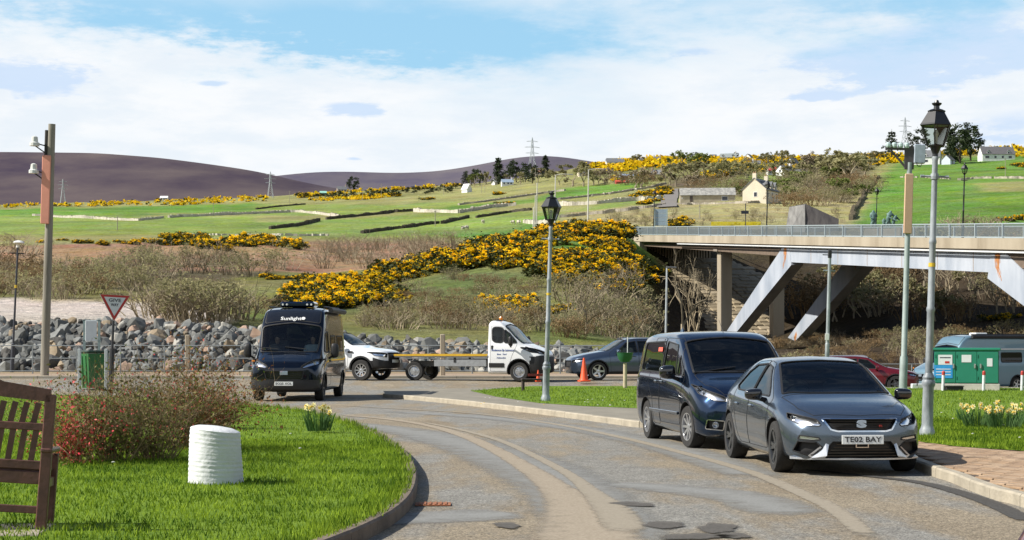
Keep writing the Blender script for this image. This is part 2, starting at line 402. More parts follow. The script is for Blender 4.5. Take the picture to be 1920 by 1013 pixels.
paint(C_wood, [(1225, 470), (1300, 452), (2600, 440), (3600, 440), (3600, 720), (1225, 720)], dmin=96, dmax=235)
for _ in range(2): CC[1:-1, 1:-1] = (CC[1:-1, :-2] + CC[1:-1, 2:] + CC[:-2, 1:-1] + CC[2:, 1:-1] + 2 * CC[1:-1, 1:-1]) / 6
V = np.stack([Xg, Dg, Zg], -1).reshape(-1, 3)
ii, kk = np.meshgrid(np.arange(NR - 1), np.arange(NU - 1), indexing='ij'); a0 = (ii * NU + kk).ravel()
me = npmesh('terrain', V, np.stack([a0, a0 + 1, a0 + NU + 1, a0 + NU], 1))
ca = me.color_attributes.new('cover', 'FLOAT_COLOR', 'POINT')
ca.data.foreach_set('color', np.concatenate([CC.reshape(-1, 3), np.ones((NR * NU, 1))], 1).astype(np.float32).ravel())
def covermat(name, bs=0.5):
    m = bpy.data.materials.new(name); m.use_nodes = True; t = m.node_tree; b = t.nodes['Principled BSDF']
    b.inputs['Roughness'].default_value = 0.95; b.inputs['Specular IOR Level'].default_value = 0.1
    at = t.nodes.new('ShaderNodeAttribute'); at.attribute_name = 'cover'
    c = t.nodes.new('ShaderNodeTexCoord')
    def nz_(s, d=8):
        n = t.nodes.new('ShaderNodeTexNoise'); n.inputs['Scale'].default_value = s; n.inputs['Detail'].default_value = d; n.inputs['Roughness'].default_value = 0.65
        t.links.new(c.outputs['Object'], n.inputs['Vector']); return n.outputs[0]
    def mr_(v, lo, hi, a, b_):
        n = t.nodes.new('ShaderNodeMapRange'); t.links.new(v, n.inputs[0])
        for i, q in enumerate((lo, hi, a, b_)): n.inputs[i + 1].default_value = q
        return n.outputs[0]
    h = t.nodes.new('ShaderNodeHueSaturation'); t.links.new(at.outputs['Color'], h.inputs['Color'])
    t.links.new(mr_(nz_(0.9), .3, .7, .62, 1.4), h.inputs['Value']); t.links.new(mr_(nz_(0.06, 5), .35, .65, .475, .515), h.inputs['Hue'])
    t.links.new(mr_(nz_(0.15, 6), .3, .7, .72, 1.12), h.inputs['Saturation'])
    h2 = t.nodes.new('ShaderNodeHueSaturation'); t.links.new(h.outputs[0], h2.inputs['Color']); t.links.new(mr_(nz_(0.022, 9), .35, .65, .72, 1.22), h2.inputs['Value']); t.links.new(mr_(nz_(0.012, 7), .35, .65, .485, .512), h2.inputs['Hue']); h = h2
    t.links.new(h.outputs[0], b.inputs['Base Color'])
    bp = t.nodes.new('ShaderNodeBump'); bp.inputs['Strength'].default_value = 0.9; bp.inputs['Distance'].default_value = bs
    t.links.new(nz_(1.6), bp.inputs['Height']); t.links.new(bp.outputs[0], b.inputs['Normal'])
    return m
smooth(me, 180)
me.materials.append(covermat('land_cover'))
obj('hillside', me, None, kind='structure')

# far moors
def moor(name, D, pts, depth, zlow=-10):
    xs = np.linspace(pts[0][0], pts[-1][0], 160); top = np.interp(xs, [p[0] for p in pts], [p[1] for p in pts])
    for _ in range(4): top[1:-1] = (top[:-2] + 2 * top[1:-1] + top[2:]) / 4
    rows = 26; vs = []
    for r in range(rows):
        t = r / (rows - 1); d = D - depth + depth * t * (1.0)
        for i, x in enumerate(xs):
            X = (x - HX) * d / F; zt_ = EYE + (HY - top[i]) * D / F
            s = t ** 0.75 * (1.0)
            z = zlow + (zt_ - zlow) * s + mnoise.noise(Vector((X * .002, d * .002, 1))) * D * 0.006 * math.sin(math.pi * min(1, t * 1.0)) * 1.5
            vs.append((X, d, z))
    n0 = len(vs)
    for i, x in enumerate(xs): vs.append(((x - HX) * (D + 900) / F, D + 900, zlow))
    rows += 1; n = len(xs)
    fs = [(r * n + i, r * n + i + 1, (r + 1) * n + i + 1, (r + 1) * n + i) for r in range(rows - 1) for i in range(n - 1)]
    me = npmesh(name, vs, fs); smooth(me, 180)
    m = mat(name + '_heather', (.048, .036, .055) if name[0] == 'n' else (.075, .066, .098), 0.95, second=(.120, .095, .092) if name[0] == 'n' else (.13, .115, .125), scale=0.006, detail=12, bump=0.0, spec=0.05, stretch=(1, .35, 3))  # heather; the far moor's bluer, paler tone has slight haze put into it
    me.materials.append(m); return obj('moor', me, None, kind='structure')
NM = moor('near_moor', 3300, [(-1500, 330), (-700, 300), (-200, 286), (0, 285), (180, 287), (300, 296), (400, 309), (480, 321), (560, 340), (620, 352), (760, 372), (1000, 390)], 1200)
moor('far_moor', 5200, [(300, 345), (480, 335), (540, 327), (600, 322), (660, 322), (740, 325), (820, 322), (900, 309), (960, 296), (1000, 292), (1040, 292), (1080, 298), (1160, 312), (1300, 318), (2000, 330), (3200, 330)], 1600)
# flat ground, near
RZ = 0.0
gm = mat('verge_soil', (.16, .13, .075), 0.95, second=(.09, .12, .035), scale=0.6, bump=.5, bscale=6)
o = obj('ground', MB().quad((-400, -120, -0.02), (400, -120, -0.02), (400, 58.2, -0.02), (-400, 58.2, -0.02)), gm, kind='structure')

# added rim, unseen, to darken car reflections: behind the camera and to both sides
vs = []; NA = 90
for j in range(9):
    for i in range(NA):
        a = R(-40 - 290 * i / (NA - 1)) + R(90) - R(0); f = j / 8; rad = 170 + 260 * f; x, y = math.cos(a) * rad, math.sin(a) * rad
        vs.append((x, y, -3 + (52 + 14 * mnoise.noise(Vector((x * .006, y * .006, 4)))) * f ** .8 + 2.5 * mnoise.noise(Vector((x * .05, y * .05, 3)))))
me = npmesh('added_rim', vs, [(j * NA + i, (j + 1) * NA + i, (j + 1) * NA + i + 1, j * NA + i + 1) for j in range(8) for i in range(NA - 1)]); fixn(me); smooth(me, 180)
me.materials.append(mat('added_rim_scrub', (.05, .055, .022), .95, second=(.12, .12, .05), scale=.08, detail=9, bump=.8, bscale=.6)); obj('added_rim', me, None, kind='structure')
# ---------------------------------------------------------------- road, pavements, kerbs, lawns
def asphalt():
    m = bpy.data.materials.new('asphalt'); m.use_nodes = True; t = m.node_tree; b = t.nodes['Principled BSDF']
    b.inputs['Roughness'].default_value = 0.88; b.inputs['Specular IOR Level'].default_value = 0.25
    c = t.nodes.new('ShaderNodeTexCoord')
    def nz_(s, d=6, st=None, r=.6):
        n = t.nodes.new('ShaderNodeTexNoise'); n.inputs['Scale'].default_value = s; n.inputs['Detail'].default_value = d; n.inputs['Roughness'].default_value = r
        if st:
            mp = t.nodes.new('ShaderNodeMapping'); mp.inputs['Scale'].default_value = st; mp.inputs['Rotation'].default_value = (0, 0, R(-12))
            t.links.new(c.outputs['Object'], mp.inputs[0]); t.links.new(mp.outputs[0], n.inputs['Vector'])
        else: t.links.new(c.outputs['Object'], n.inputs['Vector'])
        return n.outputs[0]
    def rp(v, p0, c0, p1, c1):
        r = t.nodes.new('ShaderNodeValToRGB'); r.color_ramp.elements[0].position = p0; r.color_ramp.elements[1].position = p1
        r.color_ramp.elements[0].color = (*c0, 1); r.color_ramp.elements[1].color = (*c1, 1); t.links.new(v, r.inputs[0]); return r.outputs[0]
    def mx(f, a, b_, bt='MIX', fv=None):
        n = t.nodes.new('ShaderNodeMix'); n.data_type = 'RGBA'; n.blend_type = bt
        if fv is not None: n.inputs[0].default_value = fv
        else: t.links.new(f, n.inputs[0])
        t.links.new(a, n.inputs[6]); t.links.new(b_, n.inputs[7]); return n.outputs[2]
    base = rp(nz_(0.5, 5), .3, (.170, .138, .096), .7, (.235, .198, .142))
    grey = rp(nz_(2.3, 6), .3, (.150, .142, .125), .7, (.215, .208, .186))
    base = mx(rp(nz_(.35, 7, (1.6, .45, 1)), .47, (0, 0, 0), .56, (1, 1, 1)), base, grey)
    # coarse chippings, three sizes so that the grain survives at every distance
    for s, lo, hi in ((48, .30, 1.85), (19, .50, 1.58), (6, .84, 1.18)):
        v = t.nodes.new('ShaderNodeTexVoronoi') if s > 10 else None
        src = nz_(s, 3, None, .8)
        r = rp(src, .32, (lo,) * 3, .68, (hi,) * 3)
        base = mx(None, base, r, 'MULTIPLY', 1.0)
    t.links.new(base, b.inputs['Base Color'])
    bp = t.nodes.new('ShaderNodeBump'); bp.inputs['Strength'].default_value = .7; bp.inputs['Distance'].default_value = .02
    t.links.new(nz_(38, 4, None, .7), bp.inputs['Height']); t.links.new(bp.outputs[0], b.inputs['Normal'])
    return m
ASPH = asphalt()
FZ = .25                                                          # the far road lies a little higher, the car park under the bridge lower
rdm = MB()
for a, b, za, zb_, xr in ((4, 57.7, 0, 0, 160), (57.7, 63, 0, FZ, 9), (63, 67, FZ, FZ, 9)): rdm.quad((-160, a, za), (xr, a, za), (xr, b, zb_), (-160, b, zb_))
obj('road', rdm, ASPH, kind='structure')
obj('car_park', MB().quad((9, 57.7, -.02), (160, 57.7, -.02), (160, 61, -.66), (9, 61, -.66)).quad((9, 61, -.66), (160, 61, -.66), (160, 93, -.66), (9, 93, -.66)), ASPH, kind='structure')
obj('car_park_kerb_wall', MB().box((8.98, 76, -.2), (.25, 35, .96)), mat('wall_block', (.3, .28, .24), .9), kind='structure')
# surface bands: worn, dusty and patched strips that follow the bend
def bandmat(name, c0, c1, cut=.5, edge=.18, scale=3.0):
    m = bpy.data.materials.new(name); m.use_nodes = True; t = m.node_tree; b = t.nodes['Principled BSDF']
    b.inputs['Roughness'].default_value = 0.9; b.inputs['Specular IOR Level'].default_value = .2
    c = t.nodes.new('ShaderNodeTexCoord'); at = t.nodes.new('ShaderNodeAttribute'); at.attribute_name = 'edge'
    n = t.nodes.new('ShaderNodeTexNoise'); n.inputs['Scale'].default_value = scale; n.inputs['Detail'].default_value = 7; n.inputs['Roughness'].default_value = .75
    t.links.new(c.outputs['Object'], n.inputs['Vector'])
    n2 = t.nodes.new('ShaderNodeTexNoise'); n2.inputs['Scale'].default_value = 40; n2.inputs['Detail'].default_value = 3; t.links.new(c.outputs['Object'], n2.inputs['Vector'])
    r = t.nodes.new('ShaderNodeValToRGB'); r.color_ramp.elements[0].position = .3; r.color_ramp.elements[1].position = .7
    r.color_ramp.elements[0].color = (*c0, 1); r.color_ramp.elements[1].color = (*c1, 1); t.links.new(n2.outputs[0], r.inputs[0]); t.links.new(r.outputs[0], b.inputs['Base Color'])
    a = t.nodes.new('ShaderNodeMath'); a.operation = 'ADD'; t.links.new(at.outputs['Fac'], a.inputs[0])
    s = t.nodes.new('ShaderNodeMath'); s.operation = 'MULTIPLY_ADD'; t.links.new(n.outputs[0], s.inputs[0]); s.inputs[1].default_value = 1.1; s.inputs[2].default_value = -.55
    t.links.new(s.outputs[0], a.inputs[1])
    mr = t.nodes.new('ShaderNodeMapRange'); t.links.new(a.outputs[0], mr.inputs[0]); mr.inputs[1].default_value = cut - edge; mr.inputs[2].default_value = cut + edge; mr.inputs[4].default_value = 0.92
    mr.interpolation_type = 'SMOOTHSTEP'
    tr = t.nodes.new('ShaderNodeBsdfTransparent'); mx = t.nodes.new('ShaderNodeMixShader')
    t.links.new(mr.outputs[0], mx.inputs[0]); t.links.new(tr.outputs[0], mx.inputs[1]); t.links.new(b.outputs[0], mx.inputs[2])
    t.links.new(mx.outputs[0], t.nodes['Material Output'].inputs[0]); return m
def catmull(pts, k=6):
    P = [np.array(p, float) for p in pts]; P = [2 * P[0] - P[1]] + P + [2 * P[-1] - P[-2]]; out_ = []
    for i in range(1, len(P) - 2):
        for j in range(k):
            t = j / k; a, b, c, d = P[i - 1:i + 3]
            out_.append(.5 * ((2 * b) + (-a + c) * t + (2 * a - 5 * b + 4 * c - d) * t * t + (-a + 3 * b - 3 * c + d) * t ** 3))
    out_.append(P[-2]); return out_
roadO = [o for o in COL.objects if o.name == 'road'][0]
def band(name, pts, z, m):
    # pts: (x, y, half width in metres) down the road
    P = catmull([(*G(x, y)[:2], w) for x, y, w in pts], 8)
    vs = []; al = []
    prof = [(-1, 0.0), (-.6, .7), (0, 1.0), (.6, .7), (1, 0.0)]
    for i, p in enumerate(P):
        d = P[min(i + 1, len(P) - 1)][:2] - P[max(i - 1, 0)][:2]; d = d / np.linalg.norm(d); nn = np.array([-d[1], d[0]])
        endf = min(1, i / 3, (len(P) - 1 - i) / 3)
        for s, a in prof:
            q = p[:2] + nn * s * p[2] * 1.25; vs.append((q[0], q[1], z)); al.append(a * endf)
    fs = [(i * 5 + j, i * 5 + j + 1, (i + 1) * 5 + j + 1, (i + 1) * 5 + j) for i in range(len(P) - 1) for j in range(4)]
    me = npmesh(name, vs, fs); at = me.attributes.new('edge', 'FLOAT', 'POINT'); at.data.foreach_set('value', np.array(al, np.float32))
    o = obj(name, me, m, roadO); return o
sand = bandmat('sandy_dust', (.25, .205, .15), (.37, .315, .24), .5, .34)
sand2 = bandmat('sandy_dust_thin', (.25, .215, .165), (.33, .29, .225), .55, .28, 6)
patch = bandmat('grey_patch', (.19, .19, .178), (.27, .27, .256), .62, .40, 2.6)
dark = bandmat('dark_seam', (.05, .047, .043), (.09, .085, .078), .45, .12, 6)
dark2 = bandmat('dark_patch', (.075, .07, .062), (.12, .11, .098), .42, .28, 8)
band('worn_patch', [(620, 790, .35), (760, 808, .6), (860, 830, .7), (960, 862, .75), (1050, 905, .7), (1110, 960, .6), (1150, 1040, .6)], .004, patch)
band('worn_patch', [(700, 770, .4), (900, 782, .5), (1060, 800, .5), (1210, 828, .5), (1330, 862, .5), (1450, 905, .4)], .004, patch)
band('worn_patch', [(640, 985, .35), (740, 975, .5), (880, 967, .6), (980, 962, .4)], .005, patch)
band('worn_patch', [(1110, 905, .2), (1250, 915, .5), (1400, 935, .5), (1500, 975, .4)], .0045, patch)
band('sand_streak', [(625, 778, .10), (720, 786, .12), (800, 798, .13), (870, 818, .14), (930, 845, .15), (990, 880, .17), (1040, 915, .22), (1080, 950, .34), (1100, 990, .45), (1105, 1060, .5)], .009, sand)
band('sand_streak', [(780, 790, .06), (860, 806, .08), (940, 828, .09), (1010, 860, .09), (1070, 893, .1), (1110, 925, .14), (1150, 960, .22), (1180, 1010, .2)], .010, sand2)
band('sand_streak', [(620, 760, .08), (760, 768, .09), (900, 777, .1), (1040, 796, .11), (1160, 820, .11), (1280, 850, .11), (1400, 884, .11), (1500, 925, .12), (1570, 960, .12), (1640, 1020, .12)], .009, sand2)
band('dark_seam', [(1490, 880, .05), (1620, 893, .09), (1720, 905, .1), (1800, 925, .11), (1870, 950, .12), (1940, 985, .12)], .010, dark)
def stain(x, y, rx, ry, m, seed):
    g = G(x, y); q = random.Random(seed); vs = [(g.x, g.y, .012)]; al = [1.0]; n = 22
    for ring, a in ((.55, 1.0), (1.0, 0.0)):
        for k in range(n):
            t = 2 * math.pi * k / n; w = 1 + .22 * math.sin(2 * t + seed) + .12 * math.sin(5 * t + seed * 2); vs.append((g.x + math.cos(t) * rx * ring * w, g.y + math.sin(t) * ry * ring * w, .012)); al.append(a)
    fs = [(0, 1 + k, 1 + (k + 1) % n) for k in range(n)]; me = bpy.data.meshes.new('dark_stain')
    me.from_pydata(vs, [], fs + [(1 + k, 1 + n + k, 1 + n + (k + 1) % n, 1 + (k + 1) % n) for k in range(n)]); at = me.attributes.new('edge', 'FLOAT', 'POINT'); at.data.foreach_set('value', np.array(al, np.float32))
    obj('dark_stain', me, m, roadO)
for i, (x, y, rx, ry) in enumerate([(1187, 947, .24, .30), (950, 987, .16, .26), (1245, 986, .26, .3), (1345, 992, .22, .45), (1300, 1008, .30, .3), (1375, 1006, .14, .3)]): stain(x, y, rx, ry, dark2, i + 3)
# rusty drain
t = thing('drain_grate', 'rust-stained rectangular drain set in the road against the kerb of the left lawn', 'drain', tuple(G(812, 946, .006)), R(2))
mb = MB().box((0, 0, .004), (.36, .30, .008), bev=.003); obj('frame', mb, mat('rusty_iron', (.20, .075, .03), .85, second=(.33, .13, .06), scale=9, bump=.4), t)
for k in range(6):
    obj('bar', MB().box((-.13 + k * .052, 0, .012), (.02, .25, .010)), mat('rusty_iron', (.2, .08, .03)), t)
# far road behind the junction keeps the same asphalt; a pale kerb line and path beyond it, along the river fence
KERB = mat('kerb_concrete', (.34, .30, .23), .9, var=.2, scale=3, bump=.5, bscale=30)
KERBD = mat('kerb_dark', (.15, .115, .085), .9, var=.3, scale=3, bump=.5, bscale=30)
def kerb(name, P, w, h, m, parent=None, stone=.91, label=None):
    root = bpy.data.objects.new(name, None); COL.objects.link(root); root['kind'] = 'structure'
    P = [np.array(p[:2]) for p in P]; acc = [0.0]
    for i in range(1, len(P)): acc.append(acc[-1] + np.linalg.norm(P[i] - P[i - 1]))
    L = acc[-1]; n = max(1, int(L / stone)); xs = np.array([p[0] for p in P]); ys = np.array([p[1] for p in P])
    f = lambda s: np.array([np.interp(s, acc, xs), np.interp(s, acc, ys)])
    for k in range(n):
        mb = MB(); segs = 3; ring = []
        for j in range(segs + 1):
            s = L * (k + .006 + (1 - .012) * j / segs) / n; p = f(s); q = f(min(L, s + .05)) - f(max(0, s - .05)); q = q / np.linalg.norm(q); nn = np.array([-q[1], q[0]])
            dzz = rnd.uniform(-.003, .003) if j == 0 else dzz
            for (o_, z) in ((-w / 2, -.06), (-w / 2, h - .02), (-w / 2 + .02, h), (w / 2 - .02, h), (w / 2, h - .02), (w / 2, -.06)):
                c = p + nn * o_; mb.v.append((c[0], c[1], z + dzz))
        for j in range(segs):
            for e in range(6): mb.f.append((j * 6 + e, j * 6 + (e + 1) % 6, (j + 1) * 6 + (e + 1) % 6, (j + 1) * 6 + e))
        mb.f += [(5, 4, 3, 2, 1, 0), tuple(segs * 6 + e for e in range(6))]
        obj('kerb_stone', mb, m, root)
    return root
def gp(l, z=0): return [tuple(G(x, y, z)) for x, y in l]
# lawn outline left (kerb top at z .13)
LK = catmull([p[:2] for p in gp([(420, 1075), (600, 1012), (690, 975), (745, 942), (770, 905), (768, 868), (742, 834), (696, 806), (642, 786), (560, 768), (470, 758)], .13)], 5)
LK = [tuple(p) for p in LK]
lawnL = LK + [(-17.0, 49.5), (-24, 56), (-40, 60), (-60, 60), (-60, 9), (-3.2, 9)]
kerb('lawn_kerb', [(-2.4, 9.2)] + LK + [(-17.5, 50.6)], .13, .135, KERBD)
def lawn_h(X, Y):
    if X > 6: return .12
    d = min(math.hypot(X - p[0], Y - p[1]) for p in LK)
    return .115 + min(1, d / 6) * .12 * (1 if X < 0 else 0)
GRM = bpy.data.materials.new('lawn_turf'); GRM.use_nodes = True
def turf(m):
    t = m.node_tree; b = t.nodes['Principled BSDF']; b.inputs['Roughness'].default_value = .95; b.inputs['Specular IOR Level'].default_value = .1
    c = t.nodes.new('ShaderNodeTexCoord'); n = t.nodes.new('ShaderNodeTexNoise'); n.inputs['Scale'].default_value = 1.2; n.inputs['Detail'].default_value = 9; n.inputs['Roughness'].default_value = .7
    t.links.new(c.outputs['Object'], n.inputs[0]); r = t.nodes.new('ShaderNodeValToRGB')
    r.color_ramp.elements[0].position = .3; r.color_ramp.elements[1].position = .72; r.color_ramp.elements[0].color = (.07, .13, .012, 1); r.color_ramp.elements[1].color = (.17, .25, .03, 1)
    t.links.new(n.outputs[0], r.inputs[0]); t.links.new(r.outputs[0], b.inputs['Base Color'])
turf(GRM)
def pip(x, y, poly):
    c = False; n = len(poly)
    for i in range(n):
        x1, y1 = poly[i][:2]; x2, y2 = poly[(i + 1) % n][:2]
        if (y1 > y) != (y2 > y) and x < (x2 - x1) * (y - y1) / (y2 - y1) + x1: c = not c
    return c
def sheet(name, poly, z, m, hf=None, step=None, **k):
    bm = bmesh.new(); vs = [bm.verts.new((p[0], p[1], 0)) for p in poly]; bm.faces.new(vs)
    if step:
        xs = [p[0] for p in poly]; ys = [p[1] for p in poly]
        x = min(xs) + step
        while x < max(xs): bmesh.ops.bisect_plane(bm, geom=bm.verts[:] + bm.edges[:] + bm.faces[:], plane_co=(x, 0, 0), plane_no=(1, 0, 0)); x += step
        y = min(ys) + step
        while y < max(ys): bmesh.ops.bisect_plane(bm, geom=bm.verts[:] + bm.edges[:] + bm.faces[:], plane_co=(0, y, 0), plane_no=(0, 1, 0)); y += step
    bmesh.ops.triangulate(bm, faces=bm.faces)
    for v in bm.verts: v.co.z = hf(v.co.x, v.co.y) if hf else z
    bmesh.ops.recalc_face_normals(bm, faces=bm.faces)
    if sum(f.normal.z for f in bm.faces) < 0: bmesh.ops.reverse_faces(bm, faces=bm.faces)
    me = bpy.data.meshes.new(name); bm.to_mesh(me); bm.free()
    return obj(name, me, m, kind='structure', **k)
sheet('lawn', lawnL, .12, GRM, lawn_h, 1.0)
# right side: kerb from the far tip round to the paved pavement near right
RK = catmull([p[:2] for p in gp([(722, 738), (770, 742), (860, 750), (980, 763), (1090, 776), (1200, 790)], .12)], 5)
RK = [tuple(p) for p in RK]
RK2 = [(5.35, 31), (5.5, 27.0), (5.48, 24.4), (5.36, 23.0), (5.30, 22.2)]
near = [p[:2] for p in gp([(1762, 879), (1795, 889), (1835, 905), (1880, 920), (1925, 931), (2100, 985), (2500, 1150)], .10)]
RK3 = [tuple(p) for p in catmull([RK[-1], (5.6, 30.5)] + RK2[1:5] + near, 5)]
RKall = RK[:-1] + RK3
kerb('pavement_kerb', RKall, .14, .125, KERB)
# pavement strip behind the kerb, grass behind it
PAVM = mat('pavement_tarmac', (.205, .185, .145), .92, var=.22, scale=1.5, bump=.5, bscale=30, detail=9)
gfront = [p[:2] for p in gp([(880, 737), (930, 744), (1010, 757), (1100, 762), (1200, 767)], .12)]
pav = RK + [(7.0, 33), (8, 60), (3, 62)] + [G(700, 729, .12)[:2]]
pav = [tuple(p[:2]) for p in RK] + [(5.6, 30.5), (20, 30.5), (30, 45), (30, 60), tuple(G(880, 728, .12)[:2]), tuple(G(715, 729, .12)[:2])]
sheet('pavement', pav, .118, PAVM)
gA = [tuple(G(x, y, .12)[:2]) for x, y in [(882, 733), (930, 744), (1010, 756), (1100, 762), (1200, 766), (1300, 772), (1500, 786), (1640, 800)]]
lawnR = gA + [tuple(G(1728, 829, .12)[:2]), tuple(G(1800, 838, .12)[:2]), tuple(G(1925, 846, .12)[:2]), (14.5, 24.5), (24, 22), (46, 22), (46, 56.5), (20, 57.5), (9, 57.6), tuple(G(1180, 724, .12)[:2]), tuple(G(1000, 724, .12)[:2])]
sheet('lawn', lawnR, .124, GRM)
# block paving at the near right: real blocks
PB = thing('block_paving', None, None); del PB['label']; del PB['category']; PB['kind'] = 'structure'
pavR = [tuple(p) for p in RK3[2:]] + [(20, 8), (24, 22), (14.5, 24.5)] + [tuple(G(1925, 846, .12)[:2]), tuple(G(1800, 838, .12)[:2]), tuple(G(1728, 829, .12)[:2]), tuple(G(1640, 800, .12)[:2]), (5.8, 30.5)]
sheet('paving_bed', pavR, .098, mat('jointing_sand', (.07, .05, .035), .95, var=.3, scale=20))
bmats = [mat('paver_a', (.30, .20, .12), .9, var=.18, scale=14, bump=.4), mat('paver_b', (.26, .175, .11), .9, var=.18, scale=14, bump=.4), mat('paver_c', (.34, .24, .155), .9, var=.15, scale=14, bump=.4)]
bl = []
for m in bmats:
    mb = MB(); mb.box((0, 0, 0), (.284, .184, .03), bev=.006); me = mb.mesh('paver'); fixn(me); me.materials.append(m); bl.append(me)
cand = []
th = R(-62); cu, su = math.cos(th), math.sin(th)
for i in range(-90, 90):
    for j in range(-140, 140):
        u = (i + (.5 if j % 2 else 0)) * .30; v = j * .20
        X = 8 + u * cu - v * su; Y = 22 + u * su + v * cu
        if X < 4.5 or X > 17 or Y < 12 or Y > 33: continue
        if not pip(X, Y, pavR): continue
        if min(math.hypot(X - p[0], Y - p[1]) for p in RK3) < .17: continue
        vis = 0 if (X / Y * F + HX) < 1960 else 1
        hidden = 1 if (X / Y * F + HX) < 1722 else 0
        cand.append((vis + hidden, Y, X, Y))
cand.sort(); rest = MB()
for n, (_, _, X, Y) in enumerate(cand):
    zz = .106 + rnd.uniform(-.002, .002)
    if n < 300:
        o = bpy.data.objects.new('paving_block', bl[rnd.randrange(3)]); COL.objects.link(o); o.parent = PB; o.location = (X, Y, zz); o.rotation_euler = (rnd.uniform(-.008, .008), rnd.uniform(-.008, .008), th + rnd.uniform(-.01, .01))
    else: rest.box((X, Y, zz), (.295, .195, .03), rz=th)
if rest.v: obj('paving_field', rest, bmats[0], PB, kind='stuff')
# far verge strips, low kerb along river fence
KB2 = mat('far_kerb', (.33, .30, .24), .9, var=.15, scale=2)
kerb('far_kerb', [(-60, 67), (-6, 67)], .15, .11, KB2, stone=1.8)
kerb('far_kerb', [(-5.9, 67), (9, 67)], .15, .11, KB2, stone=1.8)
for o in [q for q in COL.objects if q.name.startswith('far_kerb')]: o.location.z = FZ
sheet('river_path', [(-160, 67.1), (8.9, 67.1), (8.9, 73), (-160, 73)], FZ + .09, mat('path_grit', (.26, .21, .15), .95, second=(.33, .22, .14), scale=.8, bump=.4))
sheet('verge', [(-160, 73), (8.9, 73), (8.9, 98), (-160, 98)], .05, mat('verge_earth', (.30, .185, .11), .95, second=(.18, .16, .07), scale=.7, bump=.5), lambda X, Y: FZ + .09 - (Y - 73) * .0135, 5.0)
# ---------------------------------------------------------------- grass blades
GB = leafmat('grass_blade', (.036, .095, .005), (.32, .44, .035), scale=1.3, trans=.45, perobj=0)
def blades(name, pts, h0, h1, w, m, hf):
    n = len(pts); P = np.array(pts); a = np.random.rand(n) * 6.283; hh = h0 + (h1 - h0) * np.random.rand(n); le = (np.random.rand(n) - .5) * 1.1; lf = (np.random.rand(n) - .5) * 1.1
    Z = np.array([hf(p[0], p[1]) for p in pts]) - .005
    cx, cy = np.cos(a) * w, np.sin(a) * w
    A = np.stack([P[:, 0] - cx, P[:, 1] - cy, Z], 1); B = np.stack([P[:, 0] + cx, P[:, 1] + cy, Z], 1)
    Cc = np.stack([P[:, 0] + le * hh, P[:, 1] + lf * hh, Z + hh], 1)
    Vv = np.stack([A, B, Cc], 1).reshape(-1, 3); Ff = np.arange(n * 3).reshape(-1, 3)
    me = npmesh(name, Vv, Ff, 3); me.materials.append(m); return obj(name, me, None, kind='stuff')
def scatter(poly, n, box, keep=None):
    out_ = []
    while len(out_) < n:
        X = random.uniform(box[0], box[1]); Y = random.uniform(box[2], box[3])
        if pip(X, Y, poly) and (keep is None or keep(X, Y)): out_.append((X, Y))
    return out_
random.seed(3)
LKs = LK[::3]
def lh_fast(X, Y):
    d = min(math.hypot(X - p[0], Y - p[1]) for p in LKs); return .115 + min(1, d / 6) * .12
def vis(X, Y): return -60 < X / Y * F + HX < 1990
LP = LK[::2] + lawnL[len(LK):]
pts = scatter(LP, 52000, (-9, 0, 9.5, 26), lambda X, Y: vis(X, Y) and Y > 12) + scatter(LP, 30000, (-14, 0, 22, 50), vis)
blades('grass', pts, .02, .068, .007, GB, lh_fast)
pts = scatter(lawnR, 26000, (5, 19, 24, 34), vis) + scatter(lawnR, 22000, (-2, 20, 32, 58), vis)
blades('grass', pts, .03, .09, .010, GB, lambda X, Y: .124)
# longer tufts spilling over the lawn edge
pts = []
for p in LK:
    for k in range(70): pts.append((p[0] - random.uniform(-.02, .35), p[1] + random.uniform(-.3, .3)))
pts = [p for p in pts if pip(p[0] - .05, p[1], LP)]
blades('grass_edge', pts, .05, .12, .007, GB, lh_fast)
# ---------------------------------------------------------------- the road bridge on slanted steel legs
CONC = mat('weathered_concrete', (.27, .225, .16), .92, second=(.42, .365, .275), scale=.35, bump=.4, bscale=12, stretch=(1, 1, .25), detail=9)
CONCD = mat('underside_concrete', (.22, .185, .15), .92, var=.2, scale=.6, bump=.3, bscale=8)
STEEL = mat('pale_blue_steel', (.27, .31, .37), .55, second=(.46, .49, .54), scale=.5, detail=10, bump=.15, bscale=5, stretch=(1, 1, .3))
RUST = mat('rust_stain', (.28, .10, .03), .9, second=(.50, .22, .07), scale=3, detail=8)
RAIL = mat('galvanised_rail', (.36, .42, .44), .5, metal=.2, var=.08)
bal, bsl = Vector((19.93, -103, 0)).normalized(), None
bsl = Vector((-bal.y * -1, 0, 0))
bsl = Vector((bal.y, -bal.x, 0)).normalized()                  # outward, towards the camera's left
def B(t, off=0.0, z=0.0):
    return Vector((16.1 + 19.93 * t, 225 - 103 * t, 15.9 - 6.76 * t + z)) + bsl * off
BR = thing('road_bridge', 'concrete road bridge with pale blue steel slanted legs crossing above the parked cars', 'bridge')
BL = 104.9
def bbox(mb, t0, t1, o0, o1, z0, z1, n=12):
    vs = []
    for i in range(n + 1):
        t = t0 + (t1 - t0) * i / n
        vs += [B(t, o0, z0), B(t, o1, z0), B(t, o1, z1), B(t, o0, z1)]
    fs = [(i * 4 + e, i * 4 + (e + 1) % 4, (i + 1) * 4 + (e + 1) % 4, (i + 1) * 4 + e) for i in range(n) for e in range(4)] + [(3, 2, 1, 0), (n * 4, n * 4 + 1, n * 4 + 2, n * 4 + 3)]
    mb.add(vs, fs); return mb
TA, TB = -.03, 1.5
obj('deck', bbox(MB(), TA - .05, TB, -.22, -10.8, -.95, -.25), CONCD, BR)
obj('deck_surface', bbox(MB(), TA - .25, TB, -.25, -10.75, -.24, -.15), ASPH, BR)
